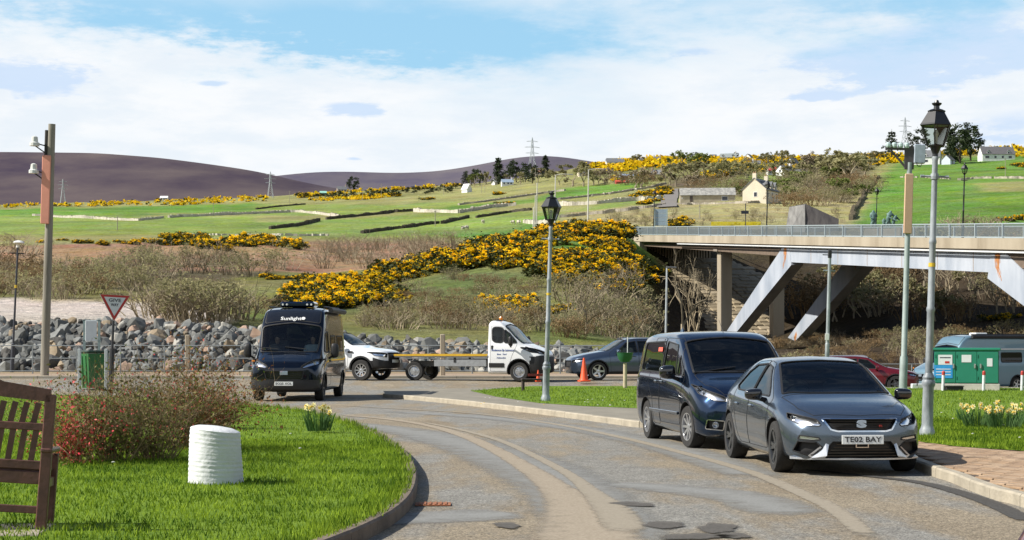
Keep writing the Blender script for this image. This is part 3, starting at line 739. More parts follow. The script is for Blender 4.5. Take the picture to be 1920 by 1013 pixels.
for k in range(11):
    a = TA + (TB - TA) * k / 11; b = TA + (TB - TA) * (k + 1) / 11
    obj('edge_beam', bbox(MB(), a, b - .0002, 0, -.2, -.82, 0, 4), CONC, BR)
obj('far_edge_beam', bbox(MB(), TA, TB, -10.82, -11.0, -.82, 0), CONC, BR)
obj('drip_ledge', bbox(MB(), .19, TB, .02, -.1, -1.06, -.94), mat('white_ledge', (.62, .63, .62), .6, var=.1, scale=1), BR)
# steel box girders
def girder(off, t0, t1, dep, name='girder'):
    mb = bbox(MB(), t0, t1, off, off - .9, -1.0 - dep, -.96)
    n = int((t1 - t0) / .055)
    return obj(name, mb, STEEL, BR)
for off in (-.55, -8.2):
    girder(off, .536, .962, 1.55)
    n = 6                                                         # end spans taper towards the abutments
    for (ta, tb, d0, d1) in ((-.01, .536, .35, 1.0), (.962, 1.5, 1.2, .5)):
        vs = []; mb = MB()
        for i in range(n + 1):
            t = ta + (tb - ta) * i / n; d = d0 + (d1 - d0) * i / n
            vs += [B(t, off - .05, -1.0 - d), B(t, off - .8, -1.0 - d), B(t, off - .8, -.96), B(t, off - .05, -.96)]
        mb.add(vs, [(i * 4 + e, i * 4 + (e + 1) % 4, (i + 1) * 4 + (e + 1) % 4, (i + 1) * 4 + e) for i in range(n) for e in range(4)] + [(3, 2, 1, 0), (n * 4, n * 4 + 1, n * 4 + 2, n * 4 + 3)])
        obj('end_span_beam', mb, mat('brown_steel', (.15, .11, .08), .7, var=.2, scale=2), BR)
    # plate joints on the girder face
    for t in (.60, .665, .73, .80, .865, .925):
        obj('plate_joint', bbox(MB(), t, t + .0007, off + .012, off - .01, -2.5, -1.0, 1), mat('joint_grime', (.30, .22, .15), .9), BR)
    # slanted legs
    for (ta, za, tb, zb, wid) in ((.536, -1.3, .297, None, .062), (.962, -1.3, 1.10, None, -.062)):
        top = B(ta, off + .03, 0).z - 2.0
        foot = -.5 if tb < .5 else .6
        w = 1.15 / BL
        sgn = 1 if tb < ta else -1
        def PP(t, o, z): p = B(t, o, 0); p.z = z; return p
        zt0 = B(ta, 0, -1.0).z
        outer = [(ta, zt0 - .02), (ta - sgn * .016, zt0 - .15), (ta - sgn * .031, zt0 - 1.5), (tb - sgn * .012, foot)]
        inner = [(ta + sgn * .022, zt0 - 1.56), (ta + sgn * .022, zt0 - .05)]
        poly = [(ta + sgn * .008, zt0 - .02), (ta - sgn * .012, zt0 - .1), (tb - sgn * .012, foot), (tb + sgn * .008, foot), (ta + sgn * .014, zt0 - 1.9 + .0)]
        vs = [PP(t, off + .03, z) for t, z in poly] + [PP(t, off - 1.2, z) for t, z in poly]; n = len(poly)
        mb = MB().add(vs, [tuple(range(n - 1, -1, -1)), tuple(range(n, 2 * n))] + [(i, (i + 1) % n, n + (i + 1) % n, n + i) for i in range(n)])
        lg = obj('leg', mb, STEEL, BR)
        # rust run below the joint
        mb = MB(); c0 = ta - sgn * .004; q8 = random.Random(8)
        for dq, w0, ln in ((-.004, .0012, 5), (-.0025, .0016, 8), (-.0005, .0024, 9), (.0015, .0015, 7), (.003, .001, 4)):
            L_, R_ = [], []
            for e in range(ln):
                zz_ = zt0 - .12 - e * .26; w_ = w0 * q8.uniform(.6, 1.5) * (1 - e / ln) ** .5; cx_ = c0 + dq + q8.uniform(-.0003, .0003) + sgn * .002 - sgn * .0016 * max(0, e - 4)
                L_.append(PP(cx_ - w_ / 2, off + .036, zz_)); R_.append(PP(cx_ + w_ / 2, off + .036, zz_ + q8.uniform(-.05, .05)))
            mb.add(L_ + R_, [(e, e + 1, e + ln + 1, e + ln) for e in range(ln - 1)])
        obj('rust_streak', mb, RUST, lg, kind='stuff')
        obj('footing', MB().box(PP(tb, off - .6, foot - .4), (2.6, 3, 1.6), rz=math.atan2(bal.y, bal.x), bev=.1), CONC, BR)
        mb = MB(); tq = ta + (tb - ta) * .72; zq = zt0 - .1 + (foot - zt0) * .74
        mb.add([PP(tq - .004, off + .036, zq - .2), PP(tq + .003, off + .036, zq + .5), PP(tq + .005, off + .036, zq + .1), PP(tq, off + .036, zq - .8)], [(0, 1, 2, 3)])
        obj('rust_streak', mb, RUST, lg)
# cross frames between the two girders
for t in (.56, .7, .82, .94):
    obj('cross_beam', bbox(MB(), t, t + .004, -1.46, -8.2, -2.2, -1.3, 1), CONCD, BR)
# concrete columns of the end pier
for off in (-.9, -7.1):
    mb = MB(); c = B(.317, off - .7, 0); M = Matrix.Rotation(math.atan2(bal.y, bal.x), 3, 'Z')
    h = c.z - 1.3 + .8; mb.box((c.x, c.y, -.8 + h / 2), (1.35, 1.35, h), rot=M, bev=.06); obj('column', mb, CONC, BR)
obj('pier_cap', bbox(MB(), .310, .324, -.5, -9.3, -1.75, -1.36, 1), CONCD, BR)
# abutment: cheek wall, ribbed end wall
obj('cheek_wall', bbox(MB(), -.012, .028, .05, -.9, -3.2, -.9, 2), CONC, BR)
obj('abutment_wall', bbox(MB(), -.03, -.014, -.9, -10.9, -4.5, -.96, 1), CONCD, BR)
for k in range(26):
    obj('rib', bbox(MB(), -.0138, -.009, -1.1 - k * .38, -1.3 - k * .38, -3.2, -.98, 1), CONC, BR)
# pitched stone slope under the end span
ps = thing('stone_pitching', 'coursed stone paving on the slope under the left end of the bridge', 'stone slope')
stm = [mat('pitch_stone_%s' % c, b, .95, var=.25, scale=2.2, bump=.5, bscale=9) for c, b in (('a', (.26, .21, .135)), ('b', (.21, .17, .11)), ('c', (.31, .255, .175)))]
u0, v0 = 0, 0
mbs = [MB(), MB(), MB()]; count = 0; names = []
top0 = B(-.008, 0, 0); NV = 30
stones = []
for j in range(NV):
    f = j / (NV - 1)
    t = -.006 + .40 * f; z = B(-.008, 0, -3.3).z * (1 - f) - .3 * f
    wd_ = 13.5 + 3 * f; o = 1.6 + 2.4 * f - (.35 if j % 2 else 0); 
    while o > -wd_:
        L = rnd.uniform(.9, 1.7)
        p = B(t, o - L / 2, 0); p.z = z + rnd.uniform(-.05, .06)
        stones.append((p, L)); o -= L + .06
slope = math.atan2(B(-.008, 0, -3.3).z + .3, .40 * BL)
M = Matrix.Rotation(math.atan2(bal.y, bal.x), 3, 'Z') @ Matrix.Rotation(slope, 3, 'Y')
stones.sort(key=lambda s: s[0].y)
un = [MB().box((0, 0, 0), (1.22, 1.0, .5), bev=.08).mesh('pitch_stone') for _ in range(3)]
for m_, u in zip(stm, un): fixn(u); u.materials.append(m_)
for n, (p, L) in enumerate(stones):
    if n < 300:
        o = bpy.data.objects.new('stone', un[rnd.randrange(3)]); COL.objects.link(o); o.parent = ps; o.location = p; o.rotation_euler = M.to_euler(); o.scale = (1, L, 1)
    else: mbs[0].box(p, (1.22, L, .5), rot=M)
obj('upper_stones', mbs[0], stm[0], ps, kind='stuff')
# parapet
PAR = thing('bridge_railing', 'long galvanised railing with upright bars along the near edge of the bridge', 'railing')
def railing(root, off, t0, t1, infill=True):
    n = int(round((t1 - t0) * 24)); pm = None
    for k in range(n + 1):
        t = t0 + k / 24
        c = B(t, off, .53); mb = MB().box((0, 0, 0), (.13, .12, 1.08)); 
        if pm is None: pm = mb.mesh('post'); fixn(pm); pm.materials.append(RAIL)
        o = bpy.data.objects.new('post', pm); COL.objects.link(o); o.parent = root; o.location = c; o.rotation_euler = (0, 0, math.atan2(bal.y, bal.x))
    obj('top_rail', bbox(MB(), t0, t1, off + .05, off - .05, 1.02, 1.10), RAIL, root)
    obj('bottom_rail', bbox(MB(), t0, t1, off + .03, off - .03, .05, .11), RAIL, root)
    if infill:
        mb = MB(); s = t0
        while s < t1:
            bbox(mb, s, s + .00022, off + .012, off - .012, .10, 1.02, 1); s += .125 / BL
        obj('infill_bars', mb, RAIL, root, kind='stuff')
railing(PAR, -.1, -1 / 24 * 1.5, 33 / 24)
PF = thing('bridge_railing', 'galvanised railing along the far edge of the bridge deck', 'railing')
railing(PF, -10.9, -1 / 24 * 1.5, 33 / 24, False)
# ---------------------------------------------------------------- vegetation builders
GORSE_Y = leafmat('gorse_flower', (.86, .48, .005), (1.0, .77, .012), scale=2.0, trans=.35)
GORSE_G = leafmat('gorse_green', (.025, .032, .008), (.075, .085, .02), scale=1.5, trans=.1)
TWIG = leafmat('bare_twigs', (.21, .17, .11), (.37, .31, .21), scale=.6, trans=0)
TWIGL = leafmat('pale_branches', (.22, .18, .12), (.36, .31, .22), scale=.6, trans=0)
BUD = leafmat('spring_buds', (.25, .235, .115), (.35, .32, .165), scale=.5, trans=.45)
BUDG = leafmat('fresh_leaves', (.14, .17, .045), (.21, .25, .07), scale=.5, trans=.25)
CON = leafmat('conifer_needles', (.022, .034, .016), (.065, .085, .04), scale=.4, trans=.2)
BRWN = leafmat('brown_scrub', (.20, .135, .065), (.31, .22, .12), scale=.6, trans=.35)
RND = random.Random(11)
def quadcloud(cs, n, r, s, up=.3):
    vs = []
    for c in cs:
        for _ in range(n):
            p = Vector(c[:3]) + Vector((RND.gauss(0, 1), RND.gauss(0, 1), RND.gauss(0, .8))) * (c[3] if len(c) > 3 else r) * .55
            a = Vector((RND.gauss(0, 1), RND.gauss(0, 1), RND.gauss(0, up))).normalized(); b = a.cross(Vector((RND.gauss(0, 1), RND.gauss(0, 1), RND.gauss(0, 1)))).normalized()
            q = s * RND.uniform(.6, 1.4); vs += [p - a * q - b * q * .6, p + a * q - b * q * .7, p + a * q * .8 + b * q * .6, p - a * q * .7 + b * q * .7]
    return npmesh('leaf_cloud', [tuple(v) for v in vs], np.arange(len(vs)).reshape(-1, 4))
def gorse_variant(seed, nc=60, yl=.75, leaf=.10):
    RND.seed(seed); cs, ys = [], []
    lob = [(RND.uniform(-1.25, 1.25), RND.uniform(-1, 1), RND.uniform(.22, .68)) for _ in range(8)]
    for i in range(nc):
        l = RND.choice(lob); th, ph = RND.uniform(0, 6.28), math.acos(RND.uniform(-.15, 1))
        rr = l[2]; p = (l[0] + rr * math.sin(ph) * math.cos(th), l[1] + rr * math.sin(ph) * math.sin(th), .12 + rr * 1.15 * max(0, math.cos(ph)) + .1)
        cs.append((p[0] * .93, p[1] * .93, p[2] * .93 - .05, .24))
        if RND.random() < yl * (.55 + .6 * math.cos(ph)): ys.append((p[0], p[1], p[2] + .05, .17))
    for l in lob:
        for _ in range(5): cs.append((l[0] + RND.uniform(-.3, .3), l[1] + RND.uniform(-.3, .3), RND.uniform(.1, .7), .4))
    g = quadcloud(cs, 20, .22, leaf * .85); g.materials.append(GORSE_G)
    y = quadcloud(ys, 48, .19, leaf * .55); y.materials.append(GORSE_Y)
    return g, y
GV = [gorse_variant(20 + i, yl=v, leaf=.085) for i, v in enumerate((1.0, .85, .65, 1.0, .4))]
def gorse(p, s, v=None, label='', group=None, flat=.8):
    g, y = GV[v if v is not None else RND.randrange(4)]
    o = bpy.data.objects.new('gorse_bush', g); COL.objects.link(o); o.location = p - Vector((0, 0, .15 * s)); o.scale = (s, s, s * flat); o.rotation_euler = (0, 0, RND.uniform(0, 6.28))
    tag(o, label, 'gorse bush', group)
    c = bpy.data.objects.new('blossom', y); COL.objects.link(c); c.parent = o
    return o
def branch(mb, p, d, L, r, lev, maxlev, spread, n=3, droop=0.0, tips=None):
    segs = 2; pts = [p]; q = p.copy(); dd = d.copy()
    for i in range(segs):
        dd = (dd + Vector((RND.gauss(0, .13), RND.gauss(0, .13), RND.gauss(0, .1) - droop))).normalized(); q = q + dd * L / segs; pts.append(q.copy())
    mb.tube(pts, [r, r * .8, r * .6], 3 if lev > 0 else 5, cap=False)
    if lev >= maxlev:
        if tips is not None: tips.append(tuple(q))
        return
    for k in range(n + (1 if lev == 0 else 0)):
        ax = dd.orthogonal().normalized(); ax.rotate(Quaternion(dd, RND.uniform(0, 6.28)))
        nd_ = dd.copy(); nd_.rotate(Quaternion(ax, RND.uniform(.45, 1.0) * spread)); nd_.z += .12; nd_.normalize()
        base = pts[1].lerp(pts[2], RND.uniform(.1, 1)) if k else pts[2]
        branch(mb, base, nd_, L * RND.uniform(.6, .82), r * .6, lev + 1, maxlev, spread, n, droop, tips)
def bare_variant(seed, stems=1, h=1.0, maxlev=5, n=2, spread=.9, r=.03, bud=None, budn=3, buds=.02, tm=None):
    RND.seed(seed); trunk, crown = MB(), MB(); tips = []
    for s in range(stems):
        p = Vector((RND.uniform(-.06, .06) * stems, RND.uniform(-.05, .05) * stems, -.03)); d = Vector((RND.uniform(-.35, .35) * (stems > 1), RND.uniform(-.35, .35) * (stems > 1), 1)).normalized()
        q = p + d * h * .26; trunk.tube([p, p.lerp(q, .5) + Vector((RND.uniform(-.01, .01), 0, 0)), q], [r, r * .85, r * .75], 6, cap=False)
        for k in range(3):
            ax = d.orthogonal(); ax.rotate(Quaternion(d, k * 2.1 + RND.uniform(-.4, .4))); e = d.copy(); e.rotate(Quaternion(ax, RND.uniform(.2, .7) * spread))
            branch(crown, q - d * RND.uniform(0, .08) * h, e, h * .26, r * .55, 1, maxlev, spread, n, 0, tips)
    me = crown.mesh('crown'); me.materials.append(tm or TWIG); tr = trunk.mesh('trunk'); tr.materials.append(TWIGL)
    lf = None
    if bud: lf = quadcloud([(*t, .05) for t in tips], budn, .05, buds); lf.materials.append(bud)
    return tr, me, lf
def scrub_variant(seed, stems=26, m=None, bud=None, lev=3, r=.012):
    RND.seed(seed); mb = MB(); tips = []
    for s in range(stems):
        a = RND.uniform(0, 6.28); rr = RND.uniform(0, .45); p = Vector((math.cos(a) * rr, math.sin(a) * rr, -.02)); d = Vector((math.cos(a) * rr * 1.5, math.sin(a) * rr * 1.5, 1)).normalized()
        branch(mb, p, d, RND.uniform(.25, .42), r, 1, lev, 1.0, 2, 0, tips)
    me = mb.mesh('stems'); me.materials.append(m or TWIG); lf = None
    if bud: lf = quadcloud([(*t, .07) for t in tips], 7, .05, .019); lf.materials.append(bud)
    return me, lf
def put(name, meshes, p, s, label, cat, group=None, rz=None):
    root = thing(name, label, cat, p - Vector((0, 0, .02 * (s if isinstance(s, (int, float)) else s[2]))), RND.uniform(0, 6.28) if rz is None else rz, group); root.scale = (s, s, s) if isinstance(s, (int, float)) else s
    for nm, me in meshes:
        if me is None: continue
        o = bpy.data.objects.new(nm, me); COL.objects.link(o); o.parent = root
        if nm in ('buds', 'leaves', 'dead_leaves'): o['kind'] = 'stuff'
    return root
BT = [bare_variant(31 + i, stems=st, r=.022 if st > 1 else .034, maxlev=5, n=2) for i, st in enumerate((1, 3, 1, 4))]
BTF = [bare_variant(41 + i, stems=st, r=.03, maxlev=5, n=2, bud=TWIG, budn=12, buds=.022) for i, st in enumerate((1, 3))]
BTB = [bare_variant(51 + i, stems=st, r=.034, maxlev=5, n=2, bud=BUD, budn=16, buds=.028) for i, st in enumerate((1, 2, 1))]
BTG = [bare_variant(61 + i, stems=2, r=.03, maxlev=5, n=2, bud=BUDG, budn=12, buds=.028) for i in range(2)]
SC = [scrub_variant(71 + i) for i in range(3)]
SCB = [scrub_variant(81 + i, bud=BUD) for i in range(3)]
SCR = [scrub_variant(91 + i, m=BRWN, bud=BRWN) for i in range(3)]
def conifer_variant(seed, layers=16, width=.24, gap=.2):
    RND.seed(seed); tr = MB().tube([(0, 0, -.03), (.005, 0, .5), (0, 0, 1)], [.025, .016, .004], 6); cs = []
    for i in range(layers):
        f = .14 + .84 * i / layers; rad = width * (1 - f) ** .8 * RND.uniform(.7, 1.15) + .015
        for k in range(7):
            if RND.random() < gap: continue
            a = RND.uniform(0, 6.28)
            for q in (.35, .65, 1):
                cs.append((math.cos(a) * rad * q, math.sin(a) * rad * q, f - rad * q * .25, .035 + .02 * (1 - f)))
    lf = quadcloud(cs, 15, .05, .019, up=.15); lf.materials.append(CON); t = tr.mesh('trunk'); t.materials.append(mat('bark', (.06, .045, .03), .9))
    return t, lf
CV = [conifer_variant(101), conifer_variant(102, 13, .3, .35), conifer_variant(103, 9, .42, .4)]
def round_evergreen(seed):
    RND.seed(seed); tr = MB().tube([(0, 0, -.03), (.01, 0, .35), (0, 0, .7)], [.03, .022, .008], 6); cs = []
    for k in range(26):
        a, z = RND.uniform(0, 6.28), RND.uniform(.25, .95); rr = .34 * math.sqrt(max(.05, 1 - ((z - .55) / .5) ** 2)) * RND.uniform(.5, 1); c = (math.cos(a) * rr, math.sin(a) * rr, z)
        for _ in range(6): cs.append((c[0] + RND.gauss(0, .05), c[1] + RND.gauss(0, .05), c[2] + RND.gauss(0, .03), .06))
    lf = quadcloud(cs, 14, .07, .020); lf.materials.append(CON); t = tr.mesh('trunk'); t.materials.append(mat('bark', (.06, .045, .03)))
    return t, lf
EV = [round_evergreen(111), round_evergreen(112)]

# ---------------------------------------------------------------- rock armour along the river
RK_M = [mat('rock_%s' % k, a, .92, second=b, scale=1.3, detail=9, bump=.7, bscale=4) for k, a, b in
        (('grey', (.075, .08, .078), (.18, .18, .165)), ('blue', (.11, .115, .112), (.245, .25, .235)), ('tan', (.17, .125, .075), (.32, .26, .18)), ('dark', (.035, .035, .033), (.11, .105, .095)), ('pale', (.22, .205, .17), (.40, .385, .34)), ('pink', (.26, .17, .115), (.40, .29, .225)))]
def rock_mesh(seed):
    r = random.Random(seed); bm = bmesh.new(); bmesh.ops.create_icosphere(bm, subdivisions=2, radius=.66)
    for v in bm.verts: v.co = Vector((v.co.x * r.uniform(.75, 1.25), v.co.y * r.uniform(.75, 1.2), v.co.z * r.uniform(.6, 1.05)))
    for _ in range(10):                                            # quarry faces: cut planes off the lump
        n_ = Vector((r.gauss(0, 1), r.gauss(0, 1), r.gauss(0, 1))).normalized(); d = r.uniform(.30, .48)
        for v in bm.verts:
            k = v.co.dot(n_) - d
            if k > 0: v.co -= n_ * k
    bmesh.ops.dissolve_limit(bm, angle_limit=.30, verts=bm.verts, edges=bm.edges); bmesh.ops.triangulate(bm, faces=bm.faces)
    bmesh.ops.recalc_face_normals(bm, faces=bm.faces); me = bpy.data.meshes.new('boulder'); bm.to_mesh(me); bm.free(); return me
RM = []
for i in range(24):
    me = rock_mesh(200 + i); me.materials.append(RK_M[(0, 1, 0, 2, 3, 4, 1, 0, 3, 5, 1, 0)[i % 12]]); RM.append(me)
RA = thing('rock_armour', 'long bank of piled grey and tan boulders behind the river fence', 'rock bank')
def bank_top(x): return float(np.interp(x, [-600, 0, 200, 420, 480, 560, 650, 760, 860, 960, 1060, 1150, 1210, 1260], [592, 592, 590, 598, 606, 616, 622, 628, 632, 634, 640, 650, 668, 690]))
rocks = []
rr = random.Random(5)
for row in range(17):
    f = row / 16; D = 94.5 + 9.5 * f
    x = -420.0
    while x < 1250:
        yt = bank_top(x); ztop = EYE + (HY - yt) * 104 / F
        z = .05 + (ztop - .62) * (f ** .85) + rr.uniform(-.16, .16)
        size = rr.uniform(.28, .74) * (1.0 if rr.random() < .9 else 1.7)
        X = (x - HX) * D / F
        if ztop > .5: rocks.append((Vector((X, D + rr.uniform(-.4, .4), z)), size))
        x += size * .72 / D * F
# berm core so that nothing shows through
mb = MB(); xs = list(range(-440, 1280, 30))
for x in xs:
    ztop = max(.2, EYE + (HY - bank_top(x)) * 104 / F)
    for (D, z) in ((94.3, -.1), (99, ztop * .36), (103.6, ztop - .9), (106.5, ztop - 1.0), (108, -.4)): mb.v.append(((x - HX) * D / F, D, z))
mb.f = [(i * 5 + j, (i + 1) * 5 + j, (i + 1) * 5 + j + 1, i * 5 + j + 1) for i in range(len(xs) - 1) for j in range(4)]
obj('core', mb, RK_M[3], RA)
key = lambda r: -(r[1] / r[0].y) + (10 if (r[0].x / r[0].y * F + HX < -5 or r[0].x / r[0].y * F + HX > 1215) else 0) + (.004 if r[0].z < .8 else 0)
rocks.sort(key=key); stuff_v, stuff_f = [], []
for n, (p, s) in enumerate(rocks):
    e = (rr.uniform(0, 6.3), rr.uniform(0, 6.3), rr.uniform(0, 6.3)); me = RM[rr.randrange(24)]
    if n < 300:
        o = bpy.data.objects.new('boulder', me); COL.objects.link(o); o.parent = RA; o.location = p; o.rotation_euler = e; o.scale = (s * 1.15, s, s * .9)
    else:
        stuff_f.append((p, s, e, me))
bm = bmesh.new(); RMI = {m.name: i for i, m in enumerate(RK_M)}
from mathutils import Euler
for p, s, e, me in stuff_f:
    n0 = len(bm.verts); f0 = len(bm.faces); bm.from_mesh(me); bm.verts.ensure_lookup_table(); bm.faces.ensure_lookup_table()
    M = Matrix.Translation(p) @ Euler(e).to_matrix().to_4x4() @ Matrix.Diagonal((s * 1.15, s, s * .9, 1))
    for v in bm.verts[n0:]: v.co = M @ v.co
    mi = RMI[me.materials[0].name]
    for f_ in bm.faces[f0:]: f_.material_index = mi
me = bpy.data.meshes.new('small_rocks'); bm.to_mesh(me); bm.free()
for m in RK_M: me.materials.append(m)
obj('boulders', me, None, RA, kind='stuff')

# ---------------------------------------------------------------- dry stone walls over the fields
WS = [mat('wall_pale', (.36, .32, .25), .95, second=(.60, .56, .48), scale=.9, detail=8, bump=.6, bscale=3), mat('wall_shade_dark', (.035, .03, .022), .95, second=(.085, .075, .05), scale=.8, detail=8, bump=.6, bscale=3), mat('wall_grey', (.26, .23, .18), .95, second=(.42, .38, .31), scale=.8, detail=8, bump=.6, bscale=3)]  # the darkest stone puts the shade of walls facing off the sun into colour
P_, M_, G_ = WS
def stone_wall(pts, h, w, m, label, step=.9, gaps=0.0):
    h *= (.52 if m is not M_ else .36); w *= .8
    W3 = []
    for i in range(len(pts) - 1):
        for k in range(24):
            a = k / 24; x = pts[i][0] * (1 - a) + pts[i + 1][0] * a; y = pts[i][1] * (1 - a) + pts[i + 1][1] * a; q = hit(x, y)
            if q is not None: W3.append(q)
    if len(W3) < 4: return
    mb = MB(); r = random.Random(len(W3)); med = sorted(p.y for p in W3)
    acc = 0
    for i in range(len(W3) - 1):
        a, b = W3[i], W3[i + 1]; a = a + Vector((0, mnoise.noise(a * .02) * 5, 0)); b = b + Vector((0, mnoise.noise(b * .02) * 5, 0)); d = b - a
        if abs(d.y) > 90: continue
        L = d.length; n = max(1, int(L / step)); ang = math.atan2(d.y, d.x)
        for k in range(n):
            if r.random() < gaps: continue
            p = a.lerp(b, (k + .5) / n); p.z = zt(p.x, p.y); hh = h * r.uniform(.78, 1.06) * (1 + .35 * mnoise.noise(p * .11))
            mb.box((p.x, p.y, p.z + hh / 2 - .3), (L / n * 1.06, w * r.uniform(.9, 1.1), hh + .6), rz=ang + r.uniform(-.08, .08))
    o = obj('field_wall', mb, m); tag(o, label, 'stone wall'); return o
stone_wall([(60, 405), (130, 408), (200, 412), (262, 414), (310, 408)], 1.8, .9, P_, 'pale drystone wall across the left green fields, behind the wooden pole')
stone_wall([(318, 408), (420, 403), (560, 398), (640, 407)], 2.0, .9, P_, 'long pale drystone wall above the camper van, left of the dark wall')
stone_wall([(612, 412), (680, 405), (740, 399), (776, 397)], 2.8, 1.2, M_, 'dark shade-coloured wall joining the pale wall halfway up the middle fields')
stone_wall([(506, 430), (560, 424), (600, 414)], 2.6, 1.1, M_, 'short dark shade-coloured wall curving through the field above the camper van')
stone_wall([(777, 398), (860, 400), (920, 390), (970, 386)], 2.6, 1.2, P_, 'pale drystone wall left of the centre street lamp')
stone_wall([(1050, 386), (1120, 382), (1180, 377), (1240, 374)], 2.6, 1.2, P_, 'bright pale drystone wall right of the centre street lamp')
stone_wall([(680, 437), (760, 428), (824, 419)], 2.4, 1.2, M_, 'nearest dark shade-coloured wall, its left half, above the brown bracken')
stone_wall([(829, 420), (880, 408)], 2.4, 1.2, M_, 'short dark shade-coloured wall between two field gaps')
stone_wall([(893, 409), (940, 401), (1000, 393)], 2.4, 1.2, M_, 'dark shade-coloured wall running behind the centre street lamp')
stone_wall([(1048, 408), (1100, 402), (1180, 394), (1250, 385)], 1.6, .9, G_, 'grey drystone wall climbing to the bottom of the farm lane')
stone_wall([(860, 385), (960, 372), (1040, 360), (1060, 358)], 1.6, 1.2, G_, 'low broken wall edging the upper green field')
stone_wall([(1040, 376), (1130, 366), (1220, 352), (1250, 345)], 1.6, 1.2, G_, 'grey wall between two upper fields below the trees')
stone_wall([(330, 441), (400, 441), (480, 441), (560, 442), (620, 442)], 1.0, .8, P_, 'low pale wall along the lip of the bracken slope', gaps=.25)
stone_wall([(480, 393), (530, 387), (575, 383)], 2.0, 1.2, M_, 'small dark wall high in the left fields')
stone_wall([(1592, 412), (1600, 400), (1615, 378), (1632, 352), (1650, 332)], 1.8, 1.0, mat('wall_brown', (.09, .075, .05), .95, second=(.2, .17, .12), scale=1, detail=8), 'dark wall climbing the left edge of the right-hand green field', step=.8)
stone_wall([(1790, 337), (1840, 334), (1900, 335), (1960, 336)], 1.5, 1.0, G_, 'grey drystone wall across the right-hand green field below the grey-roofed bungalow', step=.8, gaps=.15)
stone_wall([(1690, 333), (1740, 334), (1780, 336)], 1.2, .9, G_, 'broken grey wall behind the tall right street lamp', step=.8, gaps=.35)
stone_wall([(1270, 384), (1340, 383), (1420, 381), (1470, 378)], 1.0, .7, G_, 'low grey wall in front of the long barn and cream house', step=.7)
stone_wall([(985, 418), (1010, 421), (1040, 419)], 1.8, 1.6, P_, 'small pale heap of wall stone left of the centre lamp head', step=.8)
# ---------------------------------------------------------------- farm lane
def strip(name, px, w, m, lift=.12, **k):
    P = [hit(x, y) for x, y in px]; P = [p for p in P if p]; Q = catmull([(p.x, p.y) for p in P], 6); vs = []
    for i, p in enumerate(Q):
        d = Q[min(i + 1, len(Q) - 1)] - Q[max(i - 1, 0)]; d = d / np.linalg.norm(d); nn = np.array([-d[1], d[0]])
        for s in (-1, 1):
            q = p + nn * s * w; vs.append((q[0], q[1], zt(q[0], q[1]) + lift))
    me = npmesh(name, vs, [(i * 2, i * 2 + 1, i * 2 + 3, i * 2 + 2) for i in range(len(Q) - 1)]); return obj(name, me, m, **k)
strip('farm_lane', [(1250, 390), (1254, 380), (1258, 368), (1260, 356)], 2.6, mat('lane_tarmac', (.17, .155, .14), .9, var=.15), .35, kind='structure')

